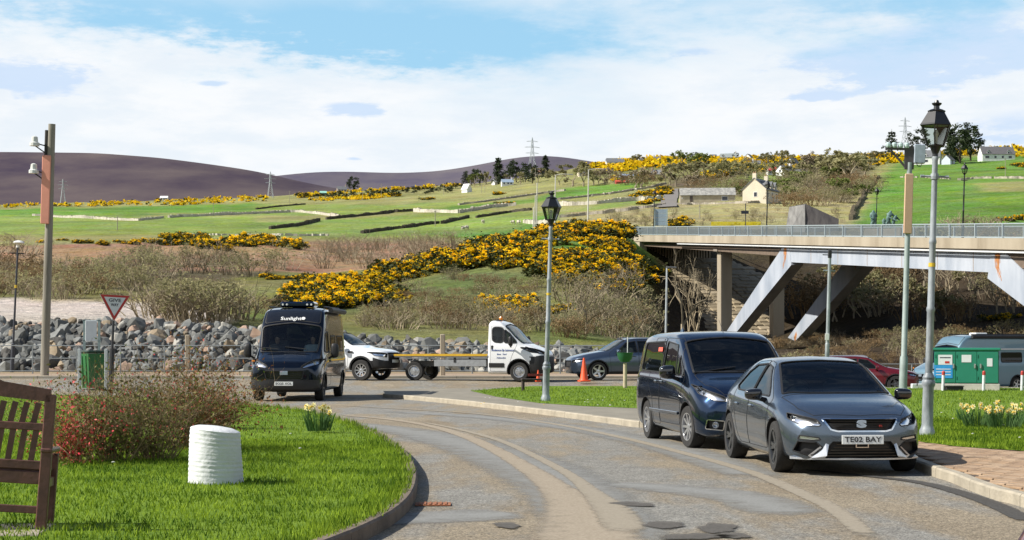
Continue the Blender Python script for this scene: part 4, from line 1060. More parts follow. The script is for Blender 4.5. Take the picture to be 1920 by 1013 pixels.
# ---------------------------------------------------------------- houses on the hillside
GLW = mat('dark_window', (.03, .035, .045), .15, spec=.6)
WH = mat('white_render', (.72, .72, .70), .85, var=.06, scale=.6); CRM = mat('cream_render', (.66, .59, .46), .88, var=.07, scale=.5)
SLATE = mat('slate_roof', (.10, .105, .115), .7, second=(.17, .175, .18), scale=1.5, detail=9, bump=.4, bscale=6); SLATEP = mat('lichened_slate', (.15, .15, .145), .8, second=(.42, .41, .37), scale=1.1, detail=12, bump=.4, bscale=5)
BRST = mat('brown_stone', (.20, .14, .10), .9, second=(.32, .24, .17), scale=1.2, detail=8, bump=.5, bscale=4); BLUER = mat('blue_grey_sheet', (.26, .33, .42), .5, var=.1)
TRIMW = mat('white_trim', (.75, .75, .73), .6, var=.03)
def house(px, py, wpx, hw, depth, eave, ridge, rz, wm_, rm, label, wins=(), chim=(), dorm=0, gable='side', name='cottage', cat='house', door=None, D=None, sink=1.0, porch=False):
    p = hit(px, py) if D is None else W(px, py, D)
    while p is None: py += 1; p = hit(px, py)
    p = Vector(p); L = wpx * p.y / F if wpx else hw; kk_ = 1.0 if p.y < 800 or wpx > 30 else .72; eave *= kk_; ridge *= kk_; depth *= kk_
    # local frame: ridge runs along x, the long front faces -y
    r = thing(name, label, cat, p, R(rz)); d2 = depth / 2; l2 = L / 2
    mb = MB().prism([(-d2, -sink), (d2, -sink), (d2, eave), (0, ridge - .12), (-d2, eave)], -l2, l2, 'X'); obj('wall', mb, wm_, r)
    for s in (-1, 1):
        ov = .35; run = d2 + ov; dzv = (ridge - eave) / d2 * ov
        mb = MB(); z1 = eave - dzv
        mb.add([(-l2 - .2, s * run, z1), (l2 + .2, s * run, z1), (l2 + .2, 0, ridge), (-l2 - .2, 0, ridge), (-l2 - .2, s * run, z1 + .18), (l2 + .2, s * run, z1 + .18), (l2 + .2, 0, ridge + .18), (-l2 - .2, 0, ridge + .18)],
               [(0, 1, 2, 3), (4, 5, 6, 7), (0, 1, 5, 4), (2, 3, 7, 6), (0, 3, 7, 4), (1, 2, 6, 5)])
        rf = obj('roof', mb, rm, r)
    for (u, z, w, h, side) in wins:                               # side f: long front, l / r: gable ends
        if side == 'f': c = (u * l2, -d2 - .02, z); dm = (w, .08, h); fr = (w + .25, .05, h + .25)
        elif side == 'l': c = (-l2 - .02, u * d2, z); dm = (.08, w, h); fr = (.05, w + .25, h + .25)
        else: c = (l2 + .02, u * d2, z); dm = (.08, w, h); fr = (.05, w + .25, h + .25)
        wo = obj('window', MB().box(c, fr), TRIMW, r); obj('pane', MB().box(c, dm), GLW, wo)
    if door is not None: obj('door', MB().box((door * l2, -d2 - .03, 1.0), (.95, .08, 2.0)), mat('dark_door', (.08, .06, .05), .5), r)
    for u in chim:
        ch = obj('chimney', MB().box((u * l2, 0, ridge + .35), (.75, 1.0, 1.9)), wm_, r)
        obj('chimney_pot', MB().lathe([(.14, 0), (.11, .45)], (u * l2, -.2, ridge + 1.3), 8), mat('clay_pot', (.35, .2, .12)), ch)
        obj('chimney_pot', MB().lathe([(.14, 0), (.11, .45)], (u * l2, .25, ridge + 1.3), 8), mat('clay_pot', (.35, .2, .12)), ch)
    for k in range(dorm):
        u = (-.62 + 1.24 * k / max(1, dorm - 1)) * l2 if dorm > 1 else 0
        z = eave + .1; yy = -d2 + .1
        dm = obj('dormer', MB().prism([(-.85, z - .3), (.85, z - .3), (.85, z + 1.0), (0, z + 1.9), (-.85, z + 1.0)], yy, yy + d2 * .8, 'Y').move(Matrix.Translation((u, 0, 0))), wm_, r)
        obj('pane', MB().box((u, yy - .03, z + .55), (.95, .06, 1.0)), GLW, dm)
        for s in (-1, 1):
            q = MB().add([(u, yy - .2, z + 2.0), (u, yy + d2 * .8, z + 2.0), (u + s * 1.1, yy + d2 * .8, z + .85), (u + s * 1.1, yy - .2, z + .85), (u, yy - .2, z + 2.12), (u, yy + d2 * .8, z + 2.12), (u + s * 1.1, yy + d2 * .8, z + .97), (u + s * 1.1, yy - .2, z + .97)],
                         [(0, 1, 2, 3), (4, 5, 6, 7), (0, 1, 5, 4), (1, 2, 6, 5), (2, 3, 7, 6), (0, 3, 7, 4)])
            obj('dormer_roof', q, rm, dm)
    return r
W2 = [(-.6, 1.3, 1.1, 1.2, 'f'), (.6, 1.3, 1.1, 1.2, 'f'), (.1, 1.3, 1.1, 1.2, 'f')]
house(1426, 379, 0, 9.5, 6.4, 3.0, 5.8, 62, CRM, SLATE, 'cream rendered house with its crow-stepped gable end facing, right of the long barn', [(-.1, 1.6, .8, 1.1, 'l'), (-.7, 1.4, .9, 1.0, 'f'), (.0, 1.6, 1.0, 1.2, 'f'), (.7, 1.6, 1.0, 1.2, 'f')], (-.93, .93), 3, name='cream_house')
house(1326, 380, 102, 0, 6, 2.3, 4.6, -3, mat('rubble_wall', (.34, .29, .21), .9, second=(.46, .41, .31), scale=1.2, bump=.5), SLATEP, 'long low stone barn with a lichen-covered slate roof beside the farm lane', [(-.93, 1.2, .1, .1, 'f'), (.62, 1.1, 1.8, 1.2, 'f')], (), 0, name='stone_barn', cat='barn', door=-.6)
house(1153, 311, 34, 0, 6, 2.6, 4.8, 4, WH, SLATE, 'white bungalow with dark roof below the skyline conifer', [(-.6, 1.4, 1.8, 1.2, 'f'), (.1, 1.4, 2.0, 1.2, 'f'), (.7, 1.4, 1.6, 1.2, 'f')], (), 0)
house(1150, 299, 26, 0, 6, 2.4, 4.6, 4, WH, SLATE, 'small pale cottage on the skyline behind the white bungalow', W2, (.9,), 0)
house(1232, 335, 22, 0, 6, 3.0, 6.0, -32, BRST, SLATE, 'brown stone house with chimneys among bare trees', W2, (-.9, .9), 1, name='stone_house')
house(1176, 337, 28, 0, 8, 2.2, 4.0, 8, mat('shed_side', (.2, .23, .25)), BLUER, 'low shed with a blue-grey sheet roof between the bare trees', [], (), 0, name='shed', cat='shed', door=0)
house(1166, 344, 24, 0, 5, .9, 2.0, 4, mat('red_side', (.4, .07, .05)), mat('red_sheet', (.62, .09, .055), .6, var=.1), 'low shed with a bright red sheet roof on the upper field', [], (), 0, name='shed', cat='shed', door=0)
house(1366, 301, 30, 0, 7, 3.2, 7.0, -14, mat('grey_render', (.5, .5, .46)), mat('pale_slate', (.22, .25, .25), .7, var=.2, scale=1.5), 'skyline house with pale slate roof and two dormers', W2, (.9,), 2)
house(1404, 302, 14, 0, 7, 3.2, 6.8, 60, WH, SLATE, 'grey gabled wing standing right of the skyline house with dormers', [(0, 2, 1, 1.2, 'l')], (), 0)
house(1337, 297, 12, 0, 6, 3, 4.6, 0, WH, SLATE, 'tiny white house on the skyline left of the dormered one', W2, (), 0)
house(1473, 329, 30, 0, 8, 3.2, 6.4, 38, WH, SLATE, 'white gabled bungalow with blue-grey roof below the dark evergreen', [(0, 2, 1.2, 1.2, 'l'), (-.5, 1.6, 1.2, 1.2, 'f')], (.8,), 0)
house(1502, 330, 22, 0, 6, 2.6, 4.2, 0, WH, SLATE, 'low white annexe right of the gabled white bungalow', W2, (), 0)
house(1446, 328, 16, 0, 6, 3.0, 5.2, 5, WH, mat('red_roof', (.45, .07, .07), .6), 'small white house with a red roof behind the cream house', W2, (), 0)
house(1487, 313, 18, 0, 6, 3.0, 7.0, 40, WH, SLATE, 'steep dark-roofed house behind the white gabled bungalow', W2, (), 0)
house(1737, 308, 52, 0, 7, 3.6, 7.4, -22, WH, SLATE, 'white house with three dormers left of the tall lamp lantern', [(-.7, 1.4, 1.0, 1.3, 'f'), (0, 1.4, 2.6, 1.3, 'f'), (.7, 1.4, 1.0, 1.3, 'f'), (0, 1.5, 1, 1.2, 'r')], (-.93,), 3, name='white_house')
house(1778, 308, 20, 0, 7, 3.0, 6.4, 50, mat('blue_shade_wall', (.5, .55, .6)), SLATE, 'blue-grey gabled outbuilding right of the white dormered house', [], (), 0, name='outbuilding', cat='house', door=0)
house(1868, 301, 62, 0, 8, 3.2, 7.4, 3, WH, mat('dark_tiles', (.115, .11, .115), .8, var=.2, scale=2), 'white bungalow with dark tiled roof and two dormers, farthest right on the hill', [(-.7, 1.4, 2.2, 1.3, 'f'), (-.2, 1.4, 1.2, 1.3, 'f'), (.25, 1.4, 1.2, 1.3, 'f'), (.7, 1.4, 1.8, 1.3, 'f')], (.93,), 2, name='bungalow')
house(875, 361, 14, 0, 6, 2.8, 7.0, -40, WH, WH, 'white gabled cottage at the left end of the conifer wood', [(0, 2, 1, 1.2, 'l')], (), 0)
house(951, 348, 22, 0, 6, 2.8, 5.4, 8, WH, BLUER, 'white cottage with pale blue roof below the tallest conifer', W2, (.8,), 0)
house(927, 347, 6, 0, 5, 3.0, 5.4, 40, WH, WH, 'tiny white gabled hut left of the pale blue roofed cottage', [], (), 0, door=0)
house(1008, 316, 14, 0, 6, 3.0, 5.2, 10, mat('pink_render', (.6, .42, .32)), mat('terracotta', (.42, .2, .12)), 'pinkish house among the conifers beside the pylon', W2, (.8,), 0)
house(641, 361, 18, 0, 7, 3.0, 6.4, 12, mat('peach_render', (.6, .48, .4)), SLATE, 'small peach cottage left of the lone round conifer', W2, (.8,), 0)
house(606, 367, 12, 0, 6, 2.4, 4.2, 5, mat('green_shed', (.25, .5, .42)), mat('green_shed', (.25, .5, .42)), 'small green shed left of the peach cottage', [], (), 0, name='shed', cat='shed', door=0)
house(1232, 302, 14, 0, 5, 2.2, 4.4, 0, mat('grey_render', (.5, .5, .46)), SLATE, 'small dark-roofed cottage in the skyline gorse', W2, (.8, -.8), 0)
house(308, 374, 14, 0, 6, 2.6, 4.6, 0, WH, WH, 'faint white cottage at the foot of the dark moor', W2, (), 0)
house(1205, 304, 16, 0, 6, 2.4, 4.6, 8, WH, SLATE, 'low white cottage in the gorse right of the white bungalow', W2, (.8,), 0)
house(1418, 312, 16, 0, 6, 2.4, 4.8, -6, WH, SLATE, 'white cottage between the skyline trees above the cream house', W2, (-.8,), 0)
house(1092, 330, 16, 0, 6, 2.6, 5.0, 14, CRM, SLATE, 'cream cottage half hidden by the large round budding tree', W2, (.8,), 0)
house(1290, 303, 14, 0, 6, 2.4, 4.4, 0, WH, SLATE, 'small white skyline cottage left of the flat-topped evergreen', W2, (), 0)
# ruined slate-covered mound beside the bridge road
p = W(1512, 428, 262)
t = thing('slate_shelter', 'squat dark slate-clad shelter beyond the railing, left of the sloping wall', 'shelter', (p.x, p.y, p.z - 2), R(-8))
mb = MB().add([(-3.4, -3, 0), (4.6, -3, 0), (4.6, 3, 0), (-3.4, 3, 0), (-2.6, -1.6, 5.2), (-.2, -1.8, 5.6), (-.2, 1.8, 5.6), (-2.6, 1.6, 5.2), (4.8, -2, 3.2), (4.8, 2, 3.2)], [(0, 4, 7, 3), (0, 1, 8, 5, 4), (4, 5, 6, 7), (5, 8, 9, 6), (1, 2, 9, 8), (2, 3, 7, 6, 9)])
obj('cladding', mb, mat('dark_slates', (.045, .04, .042), .8, second=(.11, .10, .095), scale=2, bump=.6, bscale=5, stretch=(1, 1, .3)), t)
obj('pale_face', MB().add([(-3.45, -3.05, 0), (-.3, -3.05, 0), (-.25, -1.86, 5.5), (-2.62, -1.66, 5.15)], [(0, 1, 2, 3)]), mat('pale_slates', (.2, .19, .18), .8, second=(.42, .41, .38), scale=2, bump=.6, bscale=5, stretch=(1, 1, .2)), t)

# ---------------------------------------------------------------- gorse
def rpoly(poly, n, sep=0, seed=0, rr_=None):
    r = random.Random(seed); xs = [p[0] for p in poly]; ys = [p[1] for p in poly]; out_ = []; k = 0
    while len(out_) < n and k < n * 60:
        k += 1; x, y = r.uniform(min(xs), max(xs)), r.uniform(min(ys), max(ys))
        if pip(x, y, poly) and all(abs(x - a) > sep or abs(y - b) > sep * .5 for a, b in out_): out_.append((x, y))
    return out_
def gorse_patch(poly, n, s0, s1, label, group, sep=8, seed=1, dmin=100, v=None, flat=.8, px=None):
    for x, y in rpoly(poly, n, sep, seed):
        q = hit(x, y, dmin)
        if q is None: continue
        s = RND.uniform(s0, s1)
        if px: s = px * RND.uniform(.7, 1.3) * q.y / F
        gorse(q, s, v, label, group, flat)
RND.seed(5)
gm_ = 'gorse bushes on the mound'
gorse_patch([(1020, 432), (1060, 426), (1120, 424), (1165, 428), (1180, 445), (1130, 446), (1050, 450), (1010, 452)], 30, 1.2, 1.8, 'blossoming gorse bush along the top of the mound, left of the bridge end', gm_, 7, 1)
gorse_patch([(1095, 455), (1160, 452), (1172, 470), (1150, 486), (1110, 480)], 16, 1.0, 1.5, 'blossoming gorse bush on the green slope just below the left bridge end', gm_, 7, 2)
gorse_patch([(830, 478), (900, 460), (960, 452), (1020, 448), (1025, 470), (980, 500), (900, 505), (820, 510), (720, 522), (740, 500)], 56, 1.3, 2.2, 'blossoming gorse bush on the left shoulder of the mound', gm_, 7, 3)
gorse_patch([(1020, 482), (1080, 480), (1130, 492), (1205, 495), (1215, 520), (1150, 560), (1090, 540), (1040, 520), (1000, 510)], 44, 1.1, 1.9, 'blossoming gorse bush low on the right flank of the mound', gm_, 7, 4)
gorse_patch([(560, 545), (600, 520), (650, 522), (690, 540), (730, 555), (735, 575), (660, 570), (590, 580), (560, 570)], 40, 1.0, 1.7, 'blossoming gorse bush right behind the camper van roof', gm_, 7, 5, v=None)
gorse_patch([(640, 530), (700, 512), (800, 500), (830, 512), (760, 530), (690, 545)], 16, .9, 1.5, 'blossoming gorse bush joining the two big gorse drifts of the mound', gm_, 8, 18)
gorse_patch([(498, 520), (560, 518), (640, 517), (640, 524), (500, 526)], 12, .6, .9, 'blossoming gorse bush in the thin row left of the mound', gm_, 8, 6)
gorse_patch([(885, 580), (930, 562), (985, 570), (1000, 592), (930, 596)], 14, .8, 1.3, 'blossoming gorse bush above the white flatbed cab', gm_, 7, 7)
gorse_patch([(1010, 575), (1060, 560), (1090, 585), (1050, 600)], 5, .5, .7, 'small gorse bush behind the centre street lamp', gm_, 7, 8)
gorse_patch([(285, 460), (300, 445), (350, 442), (400, 448), (400, 478), (385, 480), (370, 462)], 13, 1.3, 2.2, 'gorse bush on the left bracken edge, above the give way sign', 'gorse bushes on the bracken edge', 8, 9, dmin=210)
gorse_patch([(400, 478), (440, 452), (490, 444), (530, 448), (562, 462), (540, 466), (480, 464), (430, 476)], 17, 1.4, 2.4, 'gorse bush in the bright clump above the camper van', 'gorse bushes on the bracken edge', 8, 10, dmin=210)
gorse_patch([(40, 458), (80, 448), (280, 452), (280, 460), (120, 462)], 8, .7, 1.2, 'scattered small gorse bush beyond the wooden pole', 'gorse bushes on the bracken edge', 8, 11, dmin=210)
gorse_patch([(1180, 374), (1210, 362), (1250, 352), (1250, 366), (1240, 374)], 13, 1.9, 2.8, 'gorse bush in the clump left of the farm lane', 'gorse bushes by the farm lane', 7, 12)
gorse_patch([(1198, 380), (1250, 376), (1250, 380), (1196, 386)], 4, 1.2, 1.8, 'gorse bush at the foot of the lane-side wall', 'gorse bushes by the farm lane', 7, 13)
gorse_patch([(1255, 420), (1280, 412), (1282, 424), (1255, 425)], 5, 1.2, 1.7, 'gorse bush beside the back of the road sign', 'gorse bushes by the bridge road', 6, 14, dmin=236)
gorse_patch([(1850, 418), (1870, 412), (2000, 412), (2000, 420)], 8, 1.1, 1.7, 'gorse bush beyond the railing at the right edge', 'gorse bushes by the bridge road', 6, 15, dmin=236)
gorse_patch([(1310, 330), (1390, 316), (1430, 318), (1390, 330), (1320, 340)], 12, 2.2, 3.4, 'gorse bush on the slope above the long barn', 'gorse bushes above the barn', 7, 16)
gorse_patch([(1868, 314), (1930, 306), (1940, 312), (1880, 320)], 6, 1.6, 2.4, 'gorse bush below the bungalow at far right', 'gorse bushes above the barn', 6, 17)
for k, (x, y) in enumerate([(945, 384), (800, 375), (938, 365), (1222, 362), (1110, 450), (1840, 640), (1828, 655), (1872, 600)]):
    q = hit(x, y)
    if q: gorse(q, 1.0 if q.y < 300 else 2.4, 3, ['lone gorse bush on the pale wall left of the centre lamp', 'lone gorse bush at the middle of the far fields', 'lone gorse bush on the upper field edge', 'lone gorse bush beside the farm lane', 'lone gorse bush on the green top of the mound', 'gorse bush in the dark wood behind the green cabinet', 'lower gorse bush in the dark wood above the green cabinet', 'gorse bush among the brown trees behind the blue camper'][k])
# far gorse that reads as ribbons of yellow: thousands of bushes, one mass
def gorse_mass(polys, seed, label=None):
    r = random.Random(seed); V, Vy = [], []
    for poly, n, px in polys:
        for x, y in rpoly(poly, n, 0, seed + n):
            q = hit(x, y)
            if q is None: continue
            s = px * q.y / F * r.uniform(.6, 1.4)
            for k in range(16):
                a = Vector((r.gauss(0, 1), r.gauss(0, 1), r.gauss(0, .6))).normalized(); b = a.cross(Vector((r.gauss(0, 1), r.gauss(0, 1), r.gauss(0, 1)))).normalized(); z_ = r.uniform(-.2, 1)
                c = q + Vector((r.gauss(0, .55), r.gauss(0, .55), 0)) * s + Vector((0, 0, z_ * s * .8)); h = s * .34 * r.uniform(.5, 1.2)
                (V if z_ < .15 or r.random() < .12 else Vy).extend([c - a * h - b * h, c + a * h - b * h * .8, c + a * h * .9 + b * h, c - a * h + b * h * .8])
    for nm, L, m in (('gorse', V, GORSE_G), ('gorse_flowers', Vy, GORSE_Y)):
        me = npmesh(nm, [tuple(v) for v in L], np.arange(len(L)).reshape(-1, 4)); me.materials.append(m); obj(nm, me, None, kind='stuff')
gorse_mass([([(-300, 388), (150, 376), (260, 372), (400, 367), (500, 366), (500, 377), (330, 386), (150, 388), (-300, 394)], 420, 4.5),
            ([(545, 360), (640, 350), (770, 348), (865, 340), (865, 349), (780, 356), (690, 360), (560, 372)], 360, 4.5),
            ([(560, 376), (640, 370), (735, 364), (760, 367), (700, 374), (600, 378)], 160, 4),
            ([(1060, 318), (1090, 303), (1130, 299), (1260, 296), (1290, 298), (1280, 312), (1200, 318), (1170, 322), (1090, 316)], 520, 6),
            ([(1290, 298), (1390, 294), (1540, 288), (1545, 296), (1480, 304), (1400, 310), (1300, 306)], 420, 6),
            ([(1540, 290), (1640, 286), (1700, 282), (1810, 275), (1840, 268), (1925, 262), (2500, 262), (2500, 285), (1925, 296), (1820, 292), (1700, 300), (1560, 296)], 620, 7),
            ([(1600, 300), (1700, 294), (1720, 300), (1640, 312)], 90, 6),
            ([(1320, 322), (1400, 314), (1490, 312), (1490, 318), (1400, 326), (1320, 334)], 140, 5),
            ([(1145, 335), (1190, 328), (1200, 334), (1150, 342)], 50, 5)], 77)
# daffodil verge beyond the railing
r = random.Random(4); L = []; Lg = []
for k in range(1500):
    x = r.uniform(1335, 1425); q = W(x, 420 + r.uniform(-2.5, 5), 244 + r.uniform(-3, 3)); h = .14
    L += [q + Vector((-h, 0, -h)), q + Vector((h, 0, -h)), q + Vector((h, .03, h)), q + Vector((-h, .03, h))]
me = npmesh('daffodil_bank', [tuple(v) for v in L], np.arange(len(L)).reshape(-1, 4)); me.materials.append(leafmat('daff_yellow', (.75, .6, .02), (.8, .72, .12), trans=.1)); obj('daffodils', me, None, kind='stuff')

# ---------------------------------------------------------------- trees and scrub
RND.seed(9)
def tree_at(x, y, hpx, kind, label, group=None, dmin=100, name=None, cat='tree', D=None, wide=1.0):
    q = hit(x, y, dmin) if D is None else W(x, y, D)
    if q is None: return
    h = hpx * q.y / F
    if kind == 'bare': a = RND.choice(BT if q.y < 280 else BTF); ms = (('trunk', a[0]), ('crown', a[1]), ('buds', a[2])); nm = 'bare_tree'; f = .95
    elif kind == 'bud': a = RND.choice(BTB); ms = (('trunk', a[0]), ('crown', a[1]), ('buds', a[2])); nm = 'budding_tree'; f = .95
    elif kind == 'green': a = RND.choice(BTG); ms = (('trunk', a[0]), ('crown', a[1]), ('leaves', a[2])); nm = 'leafing_tree'; f = .95
    elif kind == 'scrub': a = RND.choice(SC); ms = (('stems', a[0]),); nm = 'scrub_bush'; f = .95; cat = 'bush'
    elif kind == 'scrubb': a = RND.choice(SCB); ms = (('stems', a[0]), ('buds', a[1])); nm = 'scrub_bush'; f = .95; cat = 'bush'
    elif kind == 'scrubr': a = RND.choice(SCR); ms = (('stems', a[0]), ('dead_leaves', a[1])); nm = 'scrub_bush'; f = .95; cat = 'bush'
    elif kind == 'con': a = CV[0]; ms = (('trunk', a[0]), ('crown', a[1])); nm = 'conifer'; f = 1
    elif kind == 'con2': a = CV[1]; ms = (('trunk', a[0]), ('crown', a[1])); nm = 'conifer'; f = 1
    elif kind == 'pine': a = CV[2]; ms = (('trunk', a[0]), ('crown', a[1])); nm = 'pine_tree'; f = 1
    else: a = RND.choice(EV); ms = (('trunk', a[0]), ('crown', a[1])); nm = 'evergreen_tree'; f = 1
    s = h / f * RND.uniform(.95, 1.05)
    return put(name or nm, ms, q, (s * wide, s * wide, s), label, cat, group)
tree_at(934, 346, 54, 'con2', 'tallest pointed conifer above the pale blue roofed cottage')
tree_at(872, 348, 30, 'pine', 'rounded dark conifer beside the white gabled cottage')
tree_at(1023, 334, 48, 'con2', 'ragged conifer right of the pylon')
tree_at(663, 360, 30, 'ever', 'lone round conifer in the far fields left of centre', wide=1.1)
tree_at(1141, 300, 20, 'con', 'small dark conifer on the skyline above the white bungalow')
tree_at(1672, 300, 58, 'pine', 'sparse layered pine left of the small pylon on the right skyline')
tree_at(1722, 296, 54, 'ever', 'dark bushy pine behind the white dormered house')
tree_at(1800, 306, 82, 'ever', 'tall dark conifer just right of the lantern')
tree_at(1786, 304, 70, 'con2', 'dark conifer partly behind the lantern')
tree_at(1820, 302, 60, 'ever', 'rightmost conifer of the group beside the bungalow')
tree_at(1518, 316, 24, 'ever', 'dark round evergreen beside the white gabled bungalow', wide=1.3)
tree_at(1302, 300, 14, 'ever', 'dark flat-topped evergreen on the middle skyline', wide=1.8)
tree_at(1380, 300, 14, 'ever', 'dark evergreen between the two skyline houses', wide=1.2)
tree_at(1262, 298, 10, 'ever', 'small dark bush in the skyline gorse', wide=1.8)
tree_at(1170, 298, 9, 'ever', 'low dark bush right of the skyline cottage', wide=2)
for x, y, h, k in [(900, 348, 30, 'ever'), (912, 346, 26, 'bud'), (955, 340, 34, 'ever'), (968, 342, 40, 'ever'), (985, 342, 38, 'pine'), (998, 344, 38, 'ever'), (1010, 342, 32, 'bud'), (890, 350, 26, 'green'), (975, 346, 26, 'bud'), (948, 344, 20, 'bud'), (884, 348, 32, 'ever')]:
    tree_at(x, y, h, k, 'tree in the mixed wood around the pylon, left of the centre lamp', 'trees in the mixed wood')
tree_at(1072, 350, 54, 'bud', 'large round budding tree behind the centre lamp', wide=1.35); tree_at(1092, 350, 44, 'bud', 'budding tree close right of the large round one', wide=1.2)
tree_at(1048, 348, 36, 'bud', 'budding tree close left of the large round one')
for x, y, h, k in [(1112, 348, 34, 'bare'), (1122, 346, 30, 'bare'), (1138, 344, 30, 'bare'), (1152, 344, 26, 'bare')]: tree_at(x, y, h, k, 'grey bare tree left of the blue-grey shed roof', 'bare trees by the shed', wide=1.2)
tree_at(1200, 352, 40, 'bare', 'round bare tree at the field edge beside the red shed', wide=1.25)
tree_at(1270, 350, 52, 'bud', 'tall budding tree right of the farm lane', wide=1.2); tree_at(1290, 348, 54, 'bud', 'second tall budding tree right of the farm lane', wide=1.2); tree_at(1255, 348, 42, 'bare', 'bare tree at the top of the farm lane')
tree_at(1306, 342, 44, 'bud', 'budding tree behind the barn roof'); tree_at(1324, 340, 42, 'bare', 'slim bare tree above the barn')
for x, y, h in [(1358, 338, 42), (1374, 336, 34), (1398, 334, 36), (1420, 330, 26), (1340, 340, 30)]: tree_at(x, y, h, 'bud', 'budding tree on the slope above the barn and cream house', 'trees above the barn', wide=1.15)
for i, (x, y) in enumerate(rpoly([(1245, 350), (1270, 318), (1420, 312), (1560, 310), (1600, 330), (1440, 338), (1300, 352)], 15, 18, 52)): tree_at(x, y, RND.uniform(26, 42), ('bud', 'bare', 'bud', 'green')[i % 4], 'pale budding tree on the hillside above the barn', 'budding hillside trees', wide=1.2)
for x, y, h in [(1440, 306, 22), (1460, 304, 20), (1480, 304, 18), (1190, 306, 16), (1196, 306, 18)]: tree_at(x, y, h, 'bud', 'small budding tree in the skyline gorse', 'small skyline trees', wide=1.3)
tree_at(1570, 340, 60, 'bud', 'large budding willow, leftmost of three above the sloping wall', wide=1.4); tree_at(1595, 345, 66, 'bud', 'largest budding willow above the sloping wall', wide=1.4); tree_at(1620, 335, 52, 'bud', 'right-hand budding willow above the sloping wall', wide=1.3)
tree_at(1552, 330, 36, 'bud', 'budding willow behind the low white annexe', wide=1.3)
tree_at(1462, 366, 34, 'green', 'bright leafing bush right of the cream house', wide=1.3); tree_at(1396, 376, 22, 'green', 'bright leafing bush left of the cream house', wide=1.4); tree_at(1384, 368, 20, 'green', 'leafing bush at the right end of the barn', wide=1.2)
for i, (x, y) in enumerate(rpoly([(1455, 382), (1470, 345), (1540, 340), (1640, 345), (1625, 378), (1560, 386), (1470, 388)], 34, 12, 31)): tree_at(x, y, RND.uniform(26, 36), ('scrubr', 'scrubb', 'scrubb', 'green')[i % 4], 'brown budding thicket bush between the cream house and the green field', 'thicket bushes above the bridge', name='thicket_bush', wide=1.3)
for i, (x, y) in enumerate(rpoly([(1300, 366), (1310, 345), (1390, 345), (1420, 352), (1400, 366), (1380, 360)], 14, 10, 32)): tree_at(x, y, RND.uniform(18, 26), ('scrubr', 'scrubb')[i % 2], 'brown thicket bush directly behind the long barn', 'thicket bushes behind the barn', name='thicket_bush', wide=1.4)
for i, (x, y) in enumerate(rpoly([(1170, 352), (1250, 345), (1250, 335), (1160, 340)], 8, 10, 33)): tree_at(x, y, RND.uniform(14, 22), 'scrubr', 'brown bush around the stone house', 'bushes around the stone house', name='thicket_bush', wide=1.4)
for i, (x, y) in enumerate(rpoly([(1290, 345), (1330, 330), (1460, 325), (1540, 320), (1560, 300), (1640, 300), (1640, 320), (1500, 345), (1420, 345)], 22, 9, 34)): tree_at(x, y, RND.uniform(14, 26), ('scrubb', 'bud')[i % 2], 'olive budding bush scattered on the upper slope', 'bushes on the upper slope', name='thicket_bush', wide=1.5)
for i, (x, y) in enumerate(rpoly([(540, 372), (640, 366), (760, 358), (870, 350), (870, 360), (700, 372)], 34, 8, 35)): tree_at(x, y, RND.uniform(7, 12), 'ever', 'low dark hedge bush between the far gorse ribbons', 'far hedge bushes', name='hedge_bush', wide=2.2, cat='bush')
# scrub at the foot of the slope, left
for i, (x, y) in enumerate(rpoly([(-60, 560), (-60, 520), (120, 515), (240, 520), (270, 545), (140, 566), (0, 560)], 30, 20, 36)): tree_at(x, y, RND.uniform(48, 66), ('scrub', 'scrubb', 'scrubr')[i % 3], 'grey-brown scrub bush beyond the pebble beach at left', 'scrub bushes at left', wide=1.2)
for i, (x, y) in enumerate(rpoly([(240, 560), (300, 520), (560, 520), (560, 500), (380, 490), (200, 500)], 22, 20, 37)): tree_at(x, y, RND.uniform(45, 60), ('scrub', 'scrubb')[i % 2], 'pale bare scrub bush on the slope above the give way sign', 'scrub bushes above the sign', wide=1.2)
for i, (x, y) in enumerate([(300, 596), (340, 600), (380, 602), (410, 600), (440, 598), (360, 606), (320, 602), (285, 590), (400, 606), (455, 600)]): tree_at(x, y, RND.uniform(85, 115), ('scrub', 'scrub', 'scrubb')[i % 3], 'big bare willow bush right above the rocks, left of the camper van', 'willow bushes above the rocks', wide=1.15)
for i, (x, y) in enumerate(rpoly([(600, 508), (600, 470), (720, 462), (840, 455), (860, 472), (740, 505)], 34, 14, 38)): tree_at(x, y, RND.uniform(30, 46), 'scrub', 'grey bare scrub bush on the bracken slope behind the mound', 'scrub bushes on the bracken', wide=1.1, dmin=215)
tree_at(268, 484, 46, 'scrub', 'round grey bush standing on the bracken slope', wide=1.3)
tree_at(30, 480, 60, 'scrub', 'large bare bush at the left edge under the moor', wide=1.6); tree_at(-20, 486, 60, 'scrub', 'large bare bush just inside the left edge', wide=1.6)
# the mound's undergrowth
for i, (x, y) in enumerate(rpoly([(680, 612), (700, 590), (860, 590), (880, 600), (1180, 600), (1215, 640), (1000, 630), (860, 625), (760, 620)], 46, 16, 39)): tree_at(x, y, RND.uniform(34, 60), ('scrub', 'scrubb', 'scrubr')[i % 3], 'bare bush at the foot of the mound above the rocks', 'bushes at the foot of the mound')
for i, (x, y) in enumerate(rpoly([(740, 545), (860, 520), (960, 520), (1020, 545), (1000, 590), (860, 575), (740, 585)], 30, 18, 40)): tree_at(x, y, RND.uniform(16, 32), ('scrubr', 'scrubb')[i % 2], 'low brown undergrowth bush on the face of the mound', 'undergrowth on the mound', wide=1.5)
for i, (x, y) in enumerate(rpoly([(1040, 600), (1080, 560), (1200, 555), (1225, 600), (1215, 640)], 16, 16, 41)): tree_at(x, y, RND.uniform(60, 90), ('bare', 'scrubb', 'bare')[i % 3], 'bare tree on the mound between the centre lamp and the bridge', 'bare trees on the mound')
